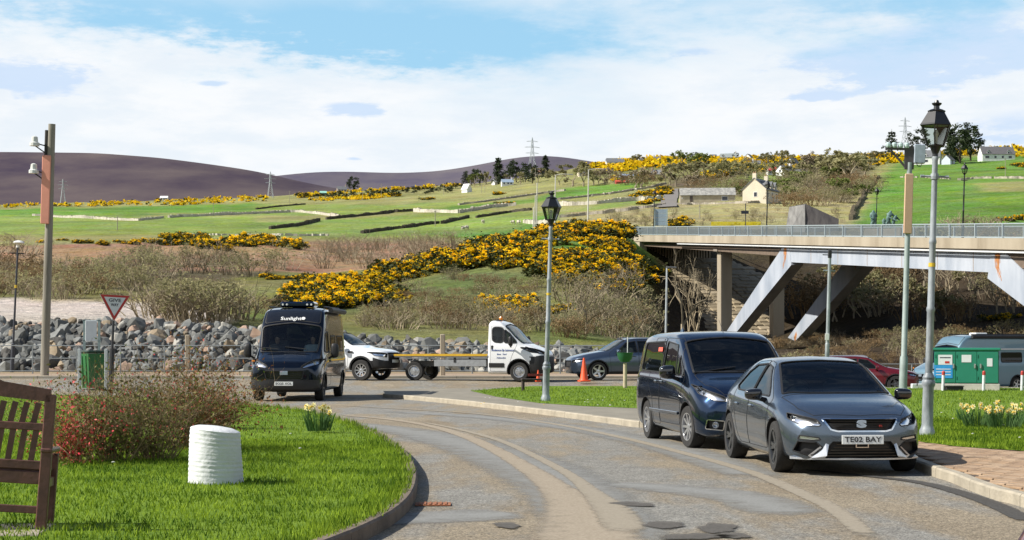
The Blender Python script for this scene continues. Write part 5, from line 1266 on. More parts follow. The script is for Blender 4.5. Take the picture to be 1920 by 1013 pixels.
for x, y, h in [(1100, 626, 92), (1150, 632, 84), (1190, 640, 90), (1060, 618, 70)]: tree_at(x, y, h, 'bare', 'pale-stemmed bare tree just behind the rocks right of the centre lamp', 'pale bare trees behind the rocks')
tree_at(1280, 655, 215, 'bare', 'tall bare tree in front of the bridge abutment', D=150, wide=.6); tree_at(1310, 660, 190, 'bare', 'slim bare tree beside the tall one at the bridge abutment', D=152, wide=.5)
tree_at(505, 588, 44, 'scrubr', 'dark brown bush left of the camper van roof', wide=1.6); tree_at(530, 590, 40, 'ever', 'dark round bush behind the camper van roof', wide=1.5)
tree_at(690, 612, 34, 'scrub', 'tangled bare bush above the pickup bonnet', wide=1.8); tree_at(745, 618, 56, 'scrub', 'spreading bare willow above the flatbed', wide=1.5)
# the wooded bank under and beyond the bridge
for i, (x, y) in enumerate(rpoly([(1500, 580), (1620, 500), (1850, 480), (1980, 470), (1990, 600), (1850, 604), (1640, 600), (1500, 600)], 60, 20, 42)): tree_at(x, y, RND.uniform(50, 90), ('scrubr', 'scrubb', 'bare', 'scrubr', 'bud')[i % 5], 'brown tree on the shaded bank seen under the bridge', 'trees on the bank under the bridge', dmin=112)
for i, (x, y) in enumerate(rpoly([(1480, 690), (1500, 650), (1640, 640), (1990, 620), (1990, 690)], 40, 20, 43)): tree_at(x, y, RND.uniform(26, 46) * (1 if x > 1640 else .55), ('scrubr', 'scrubb')[i % 2], 'dark undergrowth bush behind the parked cars under the bridge', 'undergrowth under the bridge', dmin=108)
for i, (x, y) in enumerate(rpoly([(1450, 645), (1640, 620), (1640, 700), (1450, 705)], 24, 14, 61)): tree_at(x, y, RND.uniform(18, 34), ('scrubr', 'scrub')[i % 2], 'dark low bush on the ground between the slanted legs', 'low bushes between the legs', dmin=112, wide=1.5)
tree_at(1770, 560, 90, 'bare', 'pale-barked bare tree leaning under the bridge between the two tall posts')
tree_at(1512, 700, 50, 'scrubb', 'yellow-green bush behind the roof of the grey hatchback', D=88, wide=1.4)
# rough growth beyond the railing
for i, (x, y) in enumerate(rpoly([(1060, 425), (1200, 400), (1460, 396), (1600, 400), (1590, 425)], 60, 9, 44)): tree_at(x, y, RND.uniform(10, 20), ('scrub', 'scrubb')[i % 2], 'straw-coloured sapling in the rough grass beyond the bridge', 'saplings beyond the bridge', name='sapling', dmin=238, wide=.9)
for i, (x, y) in enumerate([(1800, 425), (1830, 428), (1860, 425), (1780, 428)]): tree_at(x, y, 36, 'scrub', 'bare bush beyond the railing below the right-hand field', 'bare bushes beyond the railing', dmin=238, wide=1.6)
# ---------------------------------------------------------------- vehicles
def pch(xs, ys, x):
    xs, ys = np.asarray(xs, float), np.asarray(ys, float); x = np.asarray(x, float); h = np.diff(xs); d = np.diff(ys) / h; m = np.zeros(len(xs))
    m[0], m[-1] = d[0], d[-1]
    for i in range(1, len(xs) - 1):
        m[i] = 0 if d[i - 1] * d[i] <= 0 else 3 * (h[i - 1] + h[i]) / ((2 * h[i] + h[i - 1]) / d[i - 1] + (h[i] + 2 * h[i - 1]) / d[i])
    i = np.clip(np.searchsorted(xs, x) - 1, 0, len(xs) - 2); t = (x - xs[i]) / h[i]
    return (2 * t**3 - 3 * t**2 + 1) * ys[i] + (t**3 - 2 * t**2 + t) * h[i] * m[i] + (-2 * t**3 + 3 * t**2) * ys[i + 1] + (t**3 - t**2) * h[i] * m[i + 1]
BLK = mat('black_plastic', (.012, .012, .013), .55, var=.2, scale=20); BLKG = mat('gloss_black', (.006, .006, .007), .12, var=.05, coat=1)
SEAL = mat('rubber_seal', (.008, .008, .009), .6); TYRE = mat('tyre_rubber', (.022, .021, .02), .85, var=.25, scale=12, bump=.3)
CHR = mat('chrome', (.75, .76, .78), .12, metal=1, var=.03); ALU = mat('alloy_silver', (.55, .56, .58), .28, metal=.8, var=.05); ALUD = mat('dark_alloy', (.10, .105, .11), .3, metal=.7, var=.1)
GL = glassmat('tinted_glass', (.34, .40, .38), through=.7); GLC = glassmat('windscreen_glass', (.72, .80, .76), through=.97); GLD = glassmat('privacy_glass', (.05, .06, .06), through=.25); LENS = glassmat('lens_glass', (.8, .85, .9), through=.93)
SEATM = mat('seat_fabric', (.045, .045, .05), .9); PLW = mat('plate_white', (.80, .82, .80), .4, var=.02); PLT = mat('plate_black', (.01, .01, .01), .5); REFL = mat('lamp_reflector', (.8, .82, .85), .18, metal=.9, var=.05)
LED = mat('lamp_bulb', (.85, .85, .82), .2); AMB = mat('amber_lens', (.7, .22, .02), .25, coat=.5); REDL = mat('red_lens', (.45, .01, .01), .2, coat=1)
def paint_mat(name, base, metal=.5, rough=.35, flake=.12):
    m = mat(name, base, rough, metal=metal, var=flake, scale=900, coat=1.0, detail=1, spec=.15 if metal < .2 else .35); m.node_tree.nodes['Principled BSDF'].inputs['Coat IOR'].default_value = 1.42; return m
def body_loft(sp, nx=110, nt=34):
    xs = sp['x']; g = lambda k, x: pch(xs, sp[k], x)
    X = [xs[0]]
    X = np.concatenate([np.linspace(xs[0], xs[0] + .3, 14)[:-1], np.linspace(xs[0] + .3, xs[-1] - .25, nx), np.linspace(xs[-1] - .25, xs[-1], 10)[1:]])
    P = {k: g(k, X) for k in ('zb', 'wl', 'wm', 'zm', 'wsh', 'zsh', 'wt', 'ze', 'zt')}
    tk = [0, 1, 1.5, 3, 4.2, 5, 6.6, 7.4, 8.4]; tt = np.concatenate([np.linspace(0, 1.5, 5)[:-1], np.linspace(1.5, 5, 13)[:-1], np.linspace(5, 6.6, 9)[:-1], np.linspace(6.6, 8.4, 9)])
    bm = bmesh.new(); rows = []
    for i, x in enumerate(X):
        p = {k: P[k][i] for k in P}
        ys = [0, p['wl'] * .86, p['wl'], p['wm'], p['wsh'] + (p['wm'] - p['wsh']) * .55, p['wsh'], p['wt'], p['wt'] * .82, 0]
        zs = [p['zb'], p['zb'], p['zb'] + .07, p['zm'], p['zm'] + (p['zsh'] - p['zm']) * .8, p['zsh'], p['ze'], p['ze'] + (p['zt'] - p['ze']) * .62, p['zt']]
        Y = pch(tk, ys, tt); Z = pch(tk, zs, tt)
        row = [bm.verts.new((x, -y, z)) for y, z in zip(Y[::-1], Z[::-1])][:-1] + [bm.verts.new((x, y, z)) for y, z in zip(Y, Z)][:-1]
        rows.append(row)
    n = len(rows[0])
    for a, b in zip(rows[:-1], rows[1:]):
        for j in range(n): bm.faces.new((a[j], a[(j + 1) % n], b[(j + 1) % n], b[j]))
    nose = sp.get('bulge', .06)
    for row, sgn in ((rows[0], -1), (rows[-1], 1)):                # end caps as shrinking rings
        prev = row; cy = 0; cz = sum(v.co.z for v in row) / n
        lo = min(v.co.z for v in row); hi = max(v.co.z for v in row); cz = (lo + hi) / 2
        K = 9
        for k in range(1, K):
            s = 1 - k / K
            ring = [bm.verts.new((v.co.x + sgn * nose * .35 * (1 - s * s), v.co.y * s, cz + (v.co.z - cz) * s)) for v in row]
            for j in range(n):
                f = (prev[j], ring[j], ring[(j + 1) % n], prev[(j + 1) % n]); bm.faces.new(f if sgn < 0 else f[::-1])
            prev = ring
        bm.faces.new(prev if sgn > 0 else prev[::-1])
    bmesh.ops.remove_doubles(bm, verts=bm.verts, dist=1e-5)
    # plan-view rounding and side-view rake at both ends
    L0, L1 = xs[0], xs[-1]; Wd = max(sp['wm']); fr = sp.get('front', None); rr_ = sp.get('rearf', None)
    for v in bm.verts:
        c = v.co; yn = min(1, abs(c.y) / Wd)
        fa = max(0, 1 - (c.x - L0) / sp.get('fadef', 1.0)); fb = max(0, 1 - (L1 - c.x) / sp.get('fader', .8))
        c.x += sp.get('planf', .28) * yn ** 3.0 * fa ** 1.3; c.x -= sp.get('planr', .15) * yn ** 3 * fb
        if fr: c.x += np.interp(c.z, [q[0] for q in fr], [q[1] for q in fr]) * max(0, 1 - (c.x - L0) / .5)
        if rr_: c.x -= np.interp(c.z, [q[0] for q in rr_], [q[1] for q in rr_]) * max(0, 1 - (L1 - c.x) / .5)
    bmesh.ops.recalc_face_normals(bm, faces=bm.faces)
    return bm
def proj(ax, c): return (c.x, c.z) if ax == 'side' else ((c.y, c.z) if ax in ('front', 'rear') else (c.x, c.y))
def cut_poly(bm, ax, poly, flt):
    bx0 = min(p[0] for p in poly) - .05; bx1 = max(p[0] for p in poly) + .05; by0 = min(p[1] for p in poly) - .05; by1 = max(p[1] for p in poly) + .05
    for i in range(len(poly)):
        a, b = poly[i], poly[(i + 1) % len(poly)]; e = (b[0] - a[0], b[1] - a[1]); nn = (-e[1], e[0])
        if abs(e[0]) + abs(e[1]) < 1e-6: continue
        co = (a[0], 0, a[1]) if ax == 'side' else ((0, a[0], a[1]) if ax in ('front', 'rear') else (a[0], a[1], 0))
        no = (nn[0], 0, nn[1]) if ax == 'side' else ((0, nn[0], nn[1]) if ax in ('front', 'rear') else (nn[0], nn[1], 0))
        mx0, mx1 = min(a[0], b[0]) - .03, max(a[0], b[0]) + .03; my0, my1 = min(a[1], b[1]) - .03, max(a[1], b[1]) + .03
        fs = []
        for f in bm.faces:
            if not flt(f): continue
            q = [proj(ax, v.co) for v in f.verts]
            if max(t[0] for t in q) < mx0 or min(t[0] for t in q) > mx1 or max(t[1] for t in q) < my0 or min(t[1] for t in q) > my1: continue
            fs.append(f)
        if not fs: continue
        vs = set(); es = set()
        for f in fs: vs.update(f.verts); es.update(f.edges)
        bmesh.ops.bisect_plane(bm, geom=list(vs) + list(es) + fs, plane_co=co, plane_no=Vector(no).normalized(), dist=2e-4)
def flt_for(ax, lim):
    if ax == 'side': return lambda f: abs(f.normal.y) > .25 and (lim is None or f.calc_center_median().y * lim > 0)
    if ax == 'front': return lambda f: f.normal.x < -.08 and f.calc_center_median().x < lim
    if ax == 'rear': return lambda f: f.normal.x > .08 and f.calc_center_median().x > lim
    return lambda f: f.normal.z > .3 and f.calc_center_median().z > lim
def mirror(poly): return [(-x, y) for x, y in poly][::-1]
def seal_mesh(edges, r, m, name, parent, off=.003):
    mb = MB()
    for a, b, n in edges:
        a = a + n * off; b = b + n * off; d = (b - a)
        if d.length < 1e-5: continue
        d.normalize(); a = a - d * r * .4; b = b + d * r * .4; u = n.cross(d).normalized() * r; w = n * r * .5
        mb.add([a - u - w, a + u - w, a + u + w, a - u + w, b - u - w, b + u - w, b + u + w, b - u + w], [(0, 4, 5, 1), (1, 5, 6, 2), (2, 6, 7, 3), (3, 7, 4, 0)])
    return obj(name, mb, m, parent, kind='stuff') if mb.v else None
def smoothpoly(poly, r=.04, n=3):
    out_ = []; N_ = len(poly)
    for i in range(N_):
        a, b, c = (np.array(poly[i - 1]), np.array(poly[i]), np.array(poly[(i + 1) % N_])); la, lc = np.linalg.norm(a - b), np.linalg.norm(c - b); k = min(r, la * .45, lc * .45)
        p, q = b + (a - b) / la * k, b + (c - b) / lc * k
        for j in range(n + 1):
            t = j / n; out_.append(tuple((1 - t) ** 2 * p + 2 * t * (1 - t) * b + t * t * q))
    return out_
def circ(cx, cz, r, n=28): return [(cx + r * math.cos(2 * math.pi * k / n), cz + r * math.sin(2 * math.pi * k / n)) for k in range(n)]
def make_wheel(root, c, r, w, rim, side, style='spoke5', rimr=.68, steer=0.0):
    t = obj('wheel', MB().lathe([(r * rimr, -w / 2), (r * .94, -w / 2), (r * .985, -w * .4), (r, -w * .2), (r, w * .2), (r * .985, w * .4), (r * .94, w / 2), (r * rimr, w / 2), (r * rimr * .97, w * .2), (r * rimr * .97, -w * .2), (r * rimr, -w / 2)], axis='Y', n=36, cap=False), TYRE, root, sm=True)
    t.location = c; t.rotation_euler = (0, 0, steer)
    s = side; rr_ = r * rimr; f = s * w * .42; mb = MB()
    mb.lathe([(rr_ * 1.01, s * w / 2), (rr_ * .93, s * w * .49), (rr_ * .90, s * w * .3), (rr_ * .9, -s * w * .3)], axis='Y', n=36, cap=False)
    if style == 'spoke5' or style == 'multi' or style == 'twin':
        n = 5 if style != 'multi' else 9
        for k in range(n):
            for dlt in ((-.16, .16) if style == 'twin' else (0,)):
                a0 = 2 * math.pi * k / n; a1 = a0 + dlt; wd = rr_ * (.1 if style == 'twin' else (.09 if style == 'multi' else .15))
                p0 = Vector((math.cos(a0) * rr_ * .16, 0, math.sin(a0) * rr_ * .16)); p1 = Vector((math.cos(a1) * rr_ * .93, 0, math.sin(a1) * rr_ * .93))
                tx = (p1 - p0).normalized(); ty = Vector((-tx.z, 0, tx.x)); 
                q = [p0 - ty * wd * 1.1, p0 + ty * wd * 1.1, p1 + ty * wd * .8, p1 - ty * wd * .8]
                mb.add([v + Vector((0, f * .86, 0)) for v in q[:2]] + [v + Vector((0, f * 1.08, 0)) for v in q[2:]] + [v + Vector((0, f * .55, 0)) for v in q], [(0, 1, 2, 3), (4, 5, 6, 7), (0, 1, 5, 4), (1, 2, 6, 5), (2, 3, 7, 6), (3, 0, 4, 7)])
        mb.lathe([(rr_ * .24, f * .5), (rr_ * .24, f * .9), (rr_ * .14, f * .96), (.001, f * .97)], axis='Y', n=14, cap=False)
    else:
        mb.lathe([(rr_ * .9, f * .55), (rr_ * .72, f * .75), (rr_ * .5, f * .95), (rr_ * .34, f * .9), (rr_ * .3, f * 1.15), (.001, f * 1.2)], axis='Y', n=20, cap=False)
        for k in range(8):
            a = 2 * math.pi * k / 8; c0 = (math.cos(a) * rr_ * .62, f * .88, math.sin(a) * rr_ * .62); mb.box(c0, (.05, .02, .05), rot=Matrix.Rotation(-a, 3, 'Y'))
    obj('rim', mb, rim, t, sm=True, ang=30)
    disc = MB().lathe([(rr_ * .62, -s * w * .05), (rr_ * .62, s * w * .05)], axis='Y', n=20); obj('brake_disc', disc, mat('brake_iron', (.12, .11, .10), .5, metal=.6), t)
    return t
def seat(root, x, y, z, w=.5, tall=.62):
    mb = MB().box((x + .1, y, z), (.5, w, .14), bev=.05).box((x + .36, y, z + tall / 2), (.14, w, tall), bev=.05, rot=Matrix.Rotation(-.2, 3, 'Y').inverted())
    s = obj('seat', mb, SEATM, root)
    obj('headrest', MB().box((x + .46, y, z + tall + .12), (.1, w * .55, .17), bev=.04), SEATM, s); return s
def build_vehicle(sp, name, label, loc, yaw, cat='car', group=None):
    root = thing(name, label, cat, loc, yaw, group)
    bm = body_loft(sp, sp.get('nx', 100)); lay = bm.faces.layers.int.new('region'); regs = sp['regions']
    allr = []
    for rg in regs:
        polys = [rg['poly']] + ([mirror(rg['poly'])] if rg.get('mir') and rg['ax'] in ('front', 'rear') else [])
        if rg.get('mir') and rg['ax'] == 'top': polys.append([(x, -y) for x, y in rg['poly']][::-1])
        for p in polys:
            if rg.get('round', 0) > 0: p = smoothpoly(p, rg['round'])
            allr.append((rg, p))
    cols = []
    idx = 0; meta = {}
    for rg, p in allr:
        fl = flt_for(rg['ax'], rg.get('lim')); cut_poly(bm, rg['ax'], p, fl); idx += 1; meta[idx] = rg
        P0 = min(q[0] for q in p); P1 = max(q[0] for q in p)
        for f in bm.faces:
            if rg.get('keep') and f[lay] != 0: continue
            if not fl(f): continue
            c = proj(rg['ax'], f.calc_center_median())
            if c[0] < P0 or c[0] > P1: continue
            if pip(c[0], c[1], p):
                if rg['kind'] == 'seam': 
                    meta.setdefault('seam%d' % idx, set()).add(f)
                else: f[lay] = idx
        if rg['kind'] == 'seam':
            S_ = meta['seam%d' % idx] if 'seam%d' % idx in meta else set(); E = []
            for f in S_:
                for e in f.edges:
                    o_ = [g for g in e.link_faces if g not in S_]
                    if o_ and f[lay] == 0: E.append((e.verts[0].co.copy(), e.verts[1].co.copy(), f.normal.copy()))
            seal_mesh(E, rg.get('r', .004), SEAL, rg.get('name', 'door_gap'), root, .0005)
    # split by region
    bm.normal_update()
    for k, rg in meta.items():
        if not isinstance(k, int) or rg['kind'] == 'seam': continue
        fs = [f for f in bm.faces if f[lay] == k]
        if not fs: continue
        E = []; vi = {}; V_, F_ = [], []
        dep = rg.get('depth', 0)
        sidecut = rg['kind'] == 'hole'
        for f in fs:
            for e in f.edges:
                if any(g[lay] != k for g in e.link_faces): E.append((e.verts[0].co.copy(), e.verts[1].co.copy(), f.normal.copy()))
        if not sidecut:
            islands = [[f for f in fs if f.calc_center_median().y < 0], [f for f in fs if f.calc_center_median().y >= 0]] if rg['ax'] == 'side' and rg.get('lim') is None else [fs]
            for isl in islands:
                if not isl: continue
                mb = MB(); vi = {}
                for f in isl:
                    q = []
                    for v in f.verts:
                        if v not in vi: vi[v] = len(mb.v); mb.v.append(tuple(v.co - v.normal * dep))
                        q.append(vi[v])
                    mb.f.append(tuple(q))
                me = mb.mesh(rg['name']); smooth(me, 60); o = obj(rg['name'], me, rg['mat'], root, rg.get('label'))
                rg.setdefault('objs', []).append(o)
                if rg['kind'] == 'recess':                                # something deeper than a skin: give the opening walls
                    mbw = MB()
                    for f in isl:
                        for e in f.edges:
                            if any(g[lay] != k for g in e.link_faces):
                                a, b = e.verts; mbw.quad(a.co, b.co, b.co - b.normal * dep, a.co - a.normal * dep)
                    obj('surround', mbw, rg.get('wall', SEAL), o)
        if rg.get('seal'): seal_mesh(E, rg['seal'], rg.get('sealm', SEAL), rg.get('sealname', 'seal'), root, .001)
        if sidecut:
            # wheel arch: turn the lip inwards
            mb = MB()
            for a, b, n_ in E:
                s = 1 if a.y > 0 else -1; i_ = Vector((0, -s * .22, 0)); mb.quad(a, b, b + i_, a + i_)
            obj('arch_liner', mb, SEAL if not rg.get('linerm') else rg['linerm'], root)
            if rg.get('seal'): pass
    dele = [f for f in bm.faces if f[lay] > 0]
    bmesh.ops.delete(bm, geom=dele, context='FACES')
    me = bpy.data.meshes.new('body'); bm.to_mesh(me); bm.free(); smooth(me, sp.get('ang', 50))
    b = obj('body', me, sp['paint'], root)
    for (x, z, r, w, rim, st) in sp['wheels']:
        for s in (-1, 1):
            make_wheel(root, (x, s * (sp['track'] - w / 2), z), r, w, rim, s, st, sp.get('rimr', .68), sp.get('steer', 0) if x < 1.5 else 0)
        for s in (-1, 1): obj('wheel_well', MB().box((x, s * (sp['track'] - w - .13), z + .18), (r * 2.5, .02, .46)), SEAL, root)
    return root
def plate(root, x, z, txt, w=.52, h=.111, rake=0.0, y=0.0, col=None, face=-1):
    p = obj('number_plate', MB().box((0, 0, 0), (.012, w, h), bev=.003), col or PLW, root); p.location = (x, y, z); p.rotation_euler = (0, rake, 0)
    Mx = Matrix.Translation((face * .0075, 0, 0)) @ (Matrix.Rotation(R(-90) if face < 0 else R(90), 4, 'Z') @ Matrix.Rotation(R(90), 4, 'X'))
    text_obj('lettering', txt, h * .82, Mx, PLT, p, width=w * .88, depth=.001, bold=.0012)
    return p
def textM(pos, facing, up=Vector((0, 0, 1))):
    f = Vector(facing).normalized(); u = (up - f * up.dot(f)).normalized(); r_ = u.cross(f)
    M = Matrix((r_, u, f)).transposed().to_4x4(); return Matrix.Translation(pos) @ M
def mirror_pod(root, x, y, z, s, m, size=(.16, .22, .15), arm=True):
    sx, sy, sz = size; bm = bmesh.new(); bmesh.ops.create_icosphere(bm, subdivisions=3, radius=1)
    for v in bm.verts:
        c = v.co; e = .62; v.co = Vector((math.copysign(abs(c.x) ** e, c.x) * sx / 2 * (1.0 if c.x < 0 else .55), math.copysign(abs(c.y) ** e, c.y) * sy / 2, math.copysign(abs(c.z) ** e, c.z) * sz / 2 * (1 - .15 * c.y * s)))
    me = bpy.data.meshes.new('wing_mirror'); bm.to_mesh(me); bm.free(); smooth(me, 60)
    o = obj('wing_mirror', me, m, root); o.location = (x, y, z)
    obj('mirror_glass', MB().box((sx * .27, 0, 0), (.01, sy * .8, sz * .75), bev=.004), CHR, o)
    if arm: obj('mirror_arm', MB().tube([(.02, -s * sy * .2, -sz * .3), (.03, -s * (sy * .5 + .08), -sz * .55)], [.03, .035], 6), BLK, o)
    return o
def headlamp(root, cs, r=.045, m=REFL):
    for c in cs:
        o = obj('headlamp_unit', MB().lathe([(r, 0), (r * .98, .012), (r * .7, .03), (.002, .04)], n=14, axis='X', cap=False), m, root, sm=True); o.location = c
        obj('projector', MB().lathe([(r * .45, -.004), (r * .38, -.018), (.002, -.024)], n=12, axis='X', cap=False), LENS, o)
# ---- the grey hatchback in the foreground
GREY = paint_mat('grey_metallic', (.13, .165, .21), .88, .27)
x_ = [0, .10, .28, .55, .90, 1.18, 1.55, 1.95, 2.4, 3.0, 3.45, 3.8, 4.08, 4.28]
hatch = dict(x=x_,
 zb=[.21, .19, .18, .17, .17, .17, .17, .17, .17, .17, .18, .20, .26, .34],
 wl=[.74, .80, .83, .84, .84, .84, .85, .85, .85, .85, .84, .82, .78, .72],
 wm=[.74, .815, .865, .89, .90, .905, .908, .908, .908, .908, .905, .885, .83, .74],
 zm=[.42, .45, .50, .55, .58, .60, .60, .60, .60, .61, .62, .63, .64, .64],
 wsh=[.66, .74, .79, .81, .82, .825, .835, .845, .85, .85, .84, .82, .77, .68],
 zsh=[.60, .66, .72, .79, .85, .88, .90, .91, .92, .945, .965, .97, .93, .86],
 wt=[.56, .63, .68, .69, .70, .71, .665, .585, .555, .55, .565, .62, .69, .62],
 ze=[.66, .725, .79, .86, .92, .98, 1.16, 1.345, 1.40, 1.385, 1.32, 1.19, 1.02, .90],
 zt=[.68, .745, .815, .885, .955, 1.03, 1.215, 1.40, 1.455, 1.45, 1.41, 1.27, 1.06, .92],
 planf=.36, planr=.12, bulge=.08, front=[(.15, .05), (.3, .0), (.5, .0), (.7, .02), (.8, .06)], paint=GREY, track=.895, steer=R(-3), rimr=.70,
 wheels=[(.87, .325, .325, .225, ALUD, 'twin'), (3.506, .325, .325, .225, ALUD, 'twin')])
def ydoor(z): return z
DG = [(1.30, .28), (1.24, .62), (1.22, .90), (1.50, 1.07), (1.98, 1.36), (2.28, 1.40), (2.32, .95), (2.30, .28)]
DG2 = [(2.31, .28), (2.34, .95), (2.29, 1.40), (2.9, 1.38), (3.18, 1.28), (3.30, .98), (3.10, .70), (2.98, .40), (2.85, .28)]
hatch['regions'] = [
 dict(ax='side', kind='hole', name='arch', mat=None, poly=circ(.87, .33, .368), seal=.006),
 dict(ax='side', kind='hole', name='arch', mat=None, poly=circ(3.506, .33, .368), seal=.006),
 dict(ax='side', kind='glass', name='front_side_window', mat=GL, depth=.006, seal=.012, round=.03, poly=[(1.44, .945), (1.56, 1.05), (1.97, 1.31), (2.27, 1.355), (2.30, .965)]),
 dict(ax='side', kind='glass', name='rear_side_window', mat=GL, depth=.006, seal=.012, round=.03, poly=[(2.35, .968), (2.33, 1.355), (2.90, 1.335), (3.13, 1.23), (3.32, 1.04), (3.16, .99)]),
 dict(ax='top', kind='glass', name='windscreen', mat=GLC, depth=.006, seal=.014, round=.04, lim=.9, poly=[(1.16, -.70), (1.10, -.40), (1.07, 0), (1.10, .40), (1.16, .70), (1.93, .548), (1.965, .3), (1.97, 0), (1.965, -.3), (1.93, -.548)]),
 dict(ax='top', kind='glass', name='rear_window', mat=GLC, depth=.004, seal=.01, round=.04, lim=1.02, poly=[(3.56, -.52), (3.56, .52), (3.98, .58), (3.98, -.58)]),
 dict(ax='front', kind='recess', name='headlight', mat=REFL, depth=.05, seal=.006, mir=True, lim=.75, round=.012, poly=[(-.80, .765), (-.815, .70), (-.73, .635), (-.52, .612), (-.49, .632), (-.53, .695)]),
 dict(ax='front', kind='recess', name='grille', mat=BLK, depth=.05, seal=.010, sealm=CHR, sealname='grille_trim', lim=.6, round=.01, poly=[(-.47, .705), (.47, .705), (.38, .575), (.30, .555), (-.30, .555), (-.38, .575)]),
 dict(ax='front', kind='recess', name='lower_grille', mat=BLK, depth=.06, seal=.005, lim=.6, round=.01, poly=[(-.36, .43), (.36, .43), (.53, .245), (.50, .225), (-.50, .225), (-.53, .245)]),
 dict(ax='front', kind='recess', name='bumper_vent', mat=BLK, depth=.06, seal=.008, mir=True, lim=.7, round=.01, poly=[(-.745, .43), (-.79, .31), (-.64, .255), (-.58, .265), (-.48, .36), (-.55, .42)]),
 dict(ax='front', kind='glass', name='fog_lamp', mat=REFL, depth=.008, seal=.008, mir=True, lim=.7, round=.01, poly=[(-.73, .50), (-.745, .455), (-.60, .44), (-.50, .45), (-.52, .475)]),
 dict(ax='side', kind='seam', name='door_gap', round=.05, poly=DG), dict(ax='side', kind='seam', name='door_gap', round=.05, poly=DG2),
 dict(ax='top', kind='seam', name='bonnet_gap', lim=.6, poly=[(.20, -.55), (.12, 0), (.20, .55), (.45, .68), (1.06, .735), (1.03, 0), (1.06, -.735), (.45, -.68)]),
]
def car_extras(r, kind):
    pass
hx_h, hy_h = .13, -.99
def yaw_of(hx, hy): return math.atan2(hy, hx) - math.pi
def place_by_wheel(px, py, lx, ly, yaw, z=0.0):                   # root position that puts a local ground point at a road point
    g = G(px, py, z); c, s = math.cos(yaw), math.sin(yaw); return (g.x - (lx * c - ly * s), g.y - (lx * s + ly * c), z)
yw = yaw_of(.085, -.996)
hc = build_vehicle(hatch, 'parked_hatchback', 'grey five-door hatchback with dark alloy wheels parked nearest, in front of the black van', place_by_wheel(1450, 885, .87, .89, yw), yw)
# which local side faces the camera's left: decided by yaw (local +y or -y)
for s in (-1, 1):
    mirror_pod(hc, 1.52, s * 1.0, .965, s, BLKG, (.15, .23, .15))
    for xx in (2.12, 2.98): obj('door_handle', MB().box((xx, s * .905, .80), (.19, .03, .035), bev=.012), GREY, hc)
    o = obj('lamp_strip', MB().tube([(.27, s * .56, .665), (.33, s * .66, .66), (.43, s * .75, .675)], .011, 6), LED, hc)
    o = obj('lamp_strip', MB().tube([(.31, s * .55, .70), (.37, s * .67, .715), (.43, s * .74, .72)], .007, 6), LED, hc)
    headlamp(hc, [(.295, s * .56, .655), (.36, s * .655, .685), (.43, s * .73, .71)], .04)
    obj('bumper_blade', MB().add([(.02, s * .40, .42), (.03, s * .44, .425), (.12, s * .64, .255), (.11, s * .60, .225), (.0, s * .46, .24), (-.02, s * .44, .26)], [(0, 1, 2, 3, 4, 5)]), mat('silver_trim', (.55, .57, .6), .25, metal=.6), hc)
obj('splitter', MB().add([(.03 + .30 * (abs(y) / .8) ** 3 + dx_, y, z) for dx_, z in ((-.03, .205), (-.03, .225), (.06, .235), (.06, .2)) for y in [k * .1 - .8 for k in range(17)]], [(r_ * 17 + k, r_ * 17 + k + 1, ((r_ + 1) % 4) * 17 + k + 1, ((r_ + 1) % 4) * 17 + k) for r_ in range(4) for k in range(16)]), mat('silver_trim', (.55, .57, .6)), hc)
for k in range(6):
    z = .585 + k * .022; w = .33 + (z - .56) * .9
    obj('grille_bar', MB().box((.045, 0, z), (.012, w * 2 * .9, .006)), BLKG, hc)
for k in range(5): obj('mesh_bar', MB().box((.03, 0, .255 + k * .035), (.01, .9 - k * .07, .007)), BLKG, hc)
plate(hc, -.040, .455, 'TE02 BAY', rake=R(2))
text_obj('badge', 'S', .115, textM((.008, 0, .64), (-1, 0, 0)) , mat('badge_silver', (.5, .6, .72), .3, metal=.4), hc, width=.125, depth=.008, bold=.009)
text_obj('grille_badge', 'FR', .04, textM((.03, -.245, .615), (-1, 0, 0)), mat('red_badge', (.5, .05, .04), .3), hc, depth=.004)
obj('radar_bracket', MB().box((-.01, .075, .385), (.02, .012, .06)).box((-.01, -.075, .385), (.02, .012, .06)).box((-.01, 0, .36), (.02, .15, .01)), CHR, hc)
for y in (-.36, .36): seat(hc, 1.75, y, .52)
obj('rear_bench', MB().box((2.95, 0, .70), (.16, 1.2, .46), bev=.06), SEATM, hc)
obj('dashboard', MB().box((1.38, 0, .86), (.5, 1.36, .2), bev=.06), SEATM, hc)
def steering(root, c, r=.185, tilt=.45):
    me = bpy.data.meshes.new('steering_wheel'); bm = bmesh.new(); n, q = 24, 8; V = []
    for i in range(n):
        a = 2 * math.pi * i / n; V.append([bm.verts.new((math.cos(bb) * .014, math.cos(a) * (r + math.sin(bb) * .014), math.sin(a) * (r + math.sin(bb) * .014))) for bb in [2 * math.pi * j / q for j in range(q)]])
    for i in range(n):
        for j in range(q): bm.faces.new((V[i][j], V[(i + 1) % n][j], V[(i + 1) % n][(j + 1) % q], V[i][(j + 1) % q]))
    bm.to_mesh(me); bm.free(); o = obj('steering_wheel', me, BLK, root); o.location = c; o.rotation_euler = (0, -tilt, 0)
    obj('wheel_hub', MB().box((0, 0, 0), (.03, r * 1.8, .05), bev=.01).box((0, 0, -.05), (.03, .05, .1)), BLK, o); return o
SD = {}
yl = Vector((0, 1, 0)); 
steering(hc, (1.68, .37, .93))                                    # right-hand drive: driver sits at local +y seen from outside
obj('interior_mirror', MB().box((1.78, 0, 1.30), (.03, .2, .05), bev=.012), BLK, hc)
obj('underfloor', MB().box((2.1, 0, .35), (3.9, 1.1, .3)), SEAL, hc)

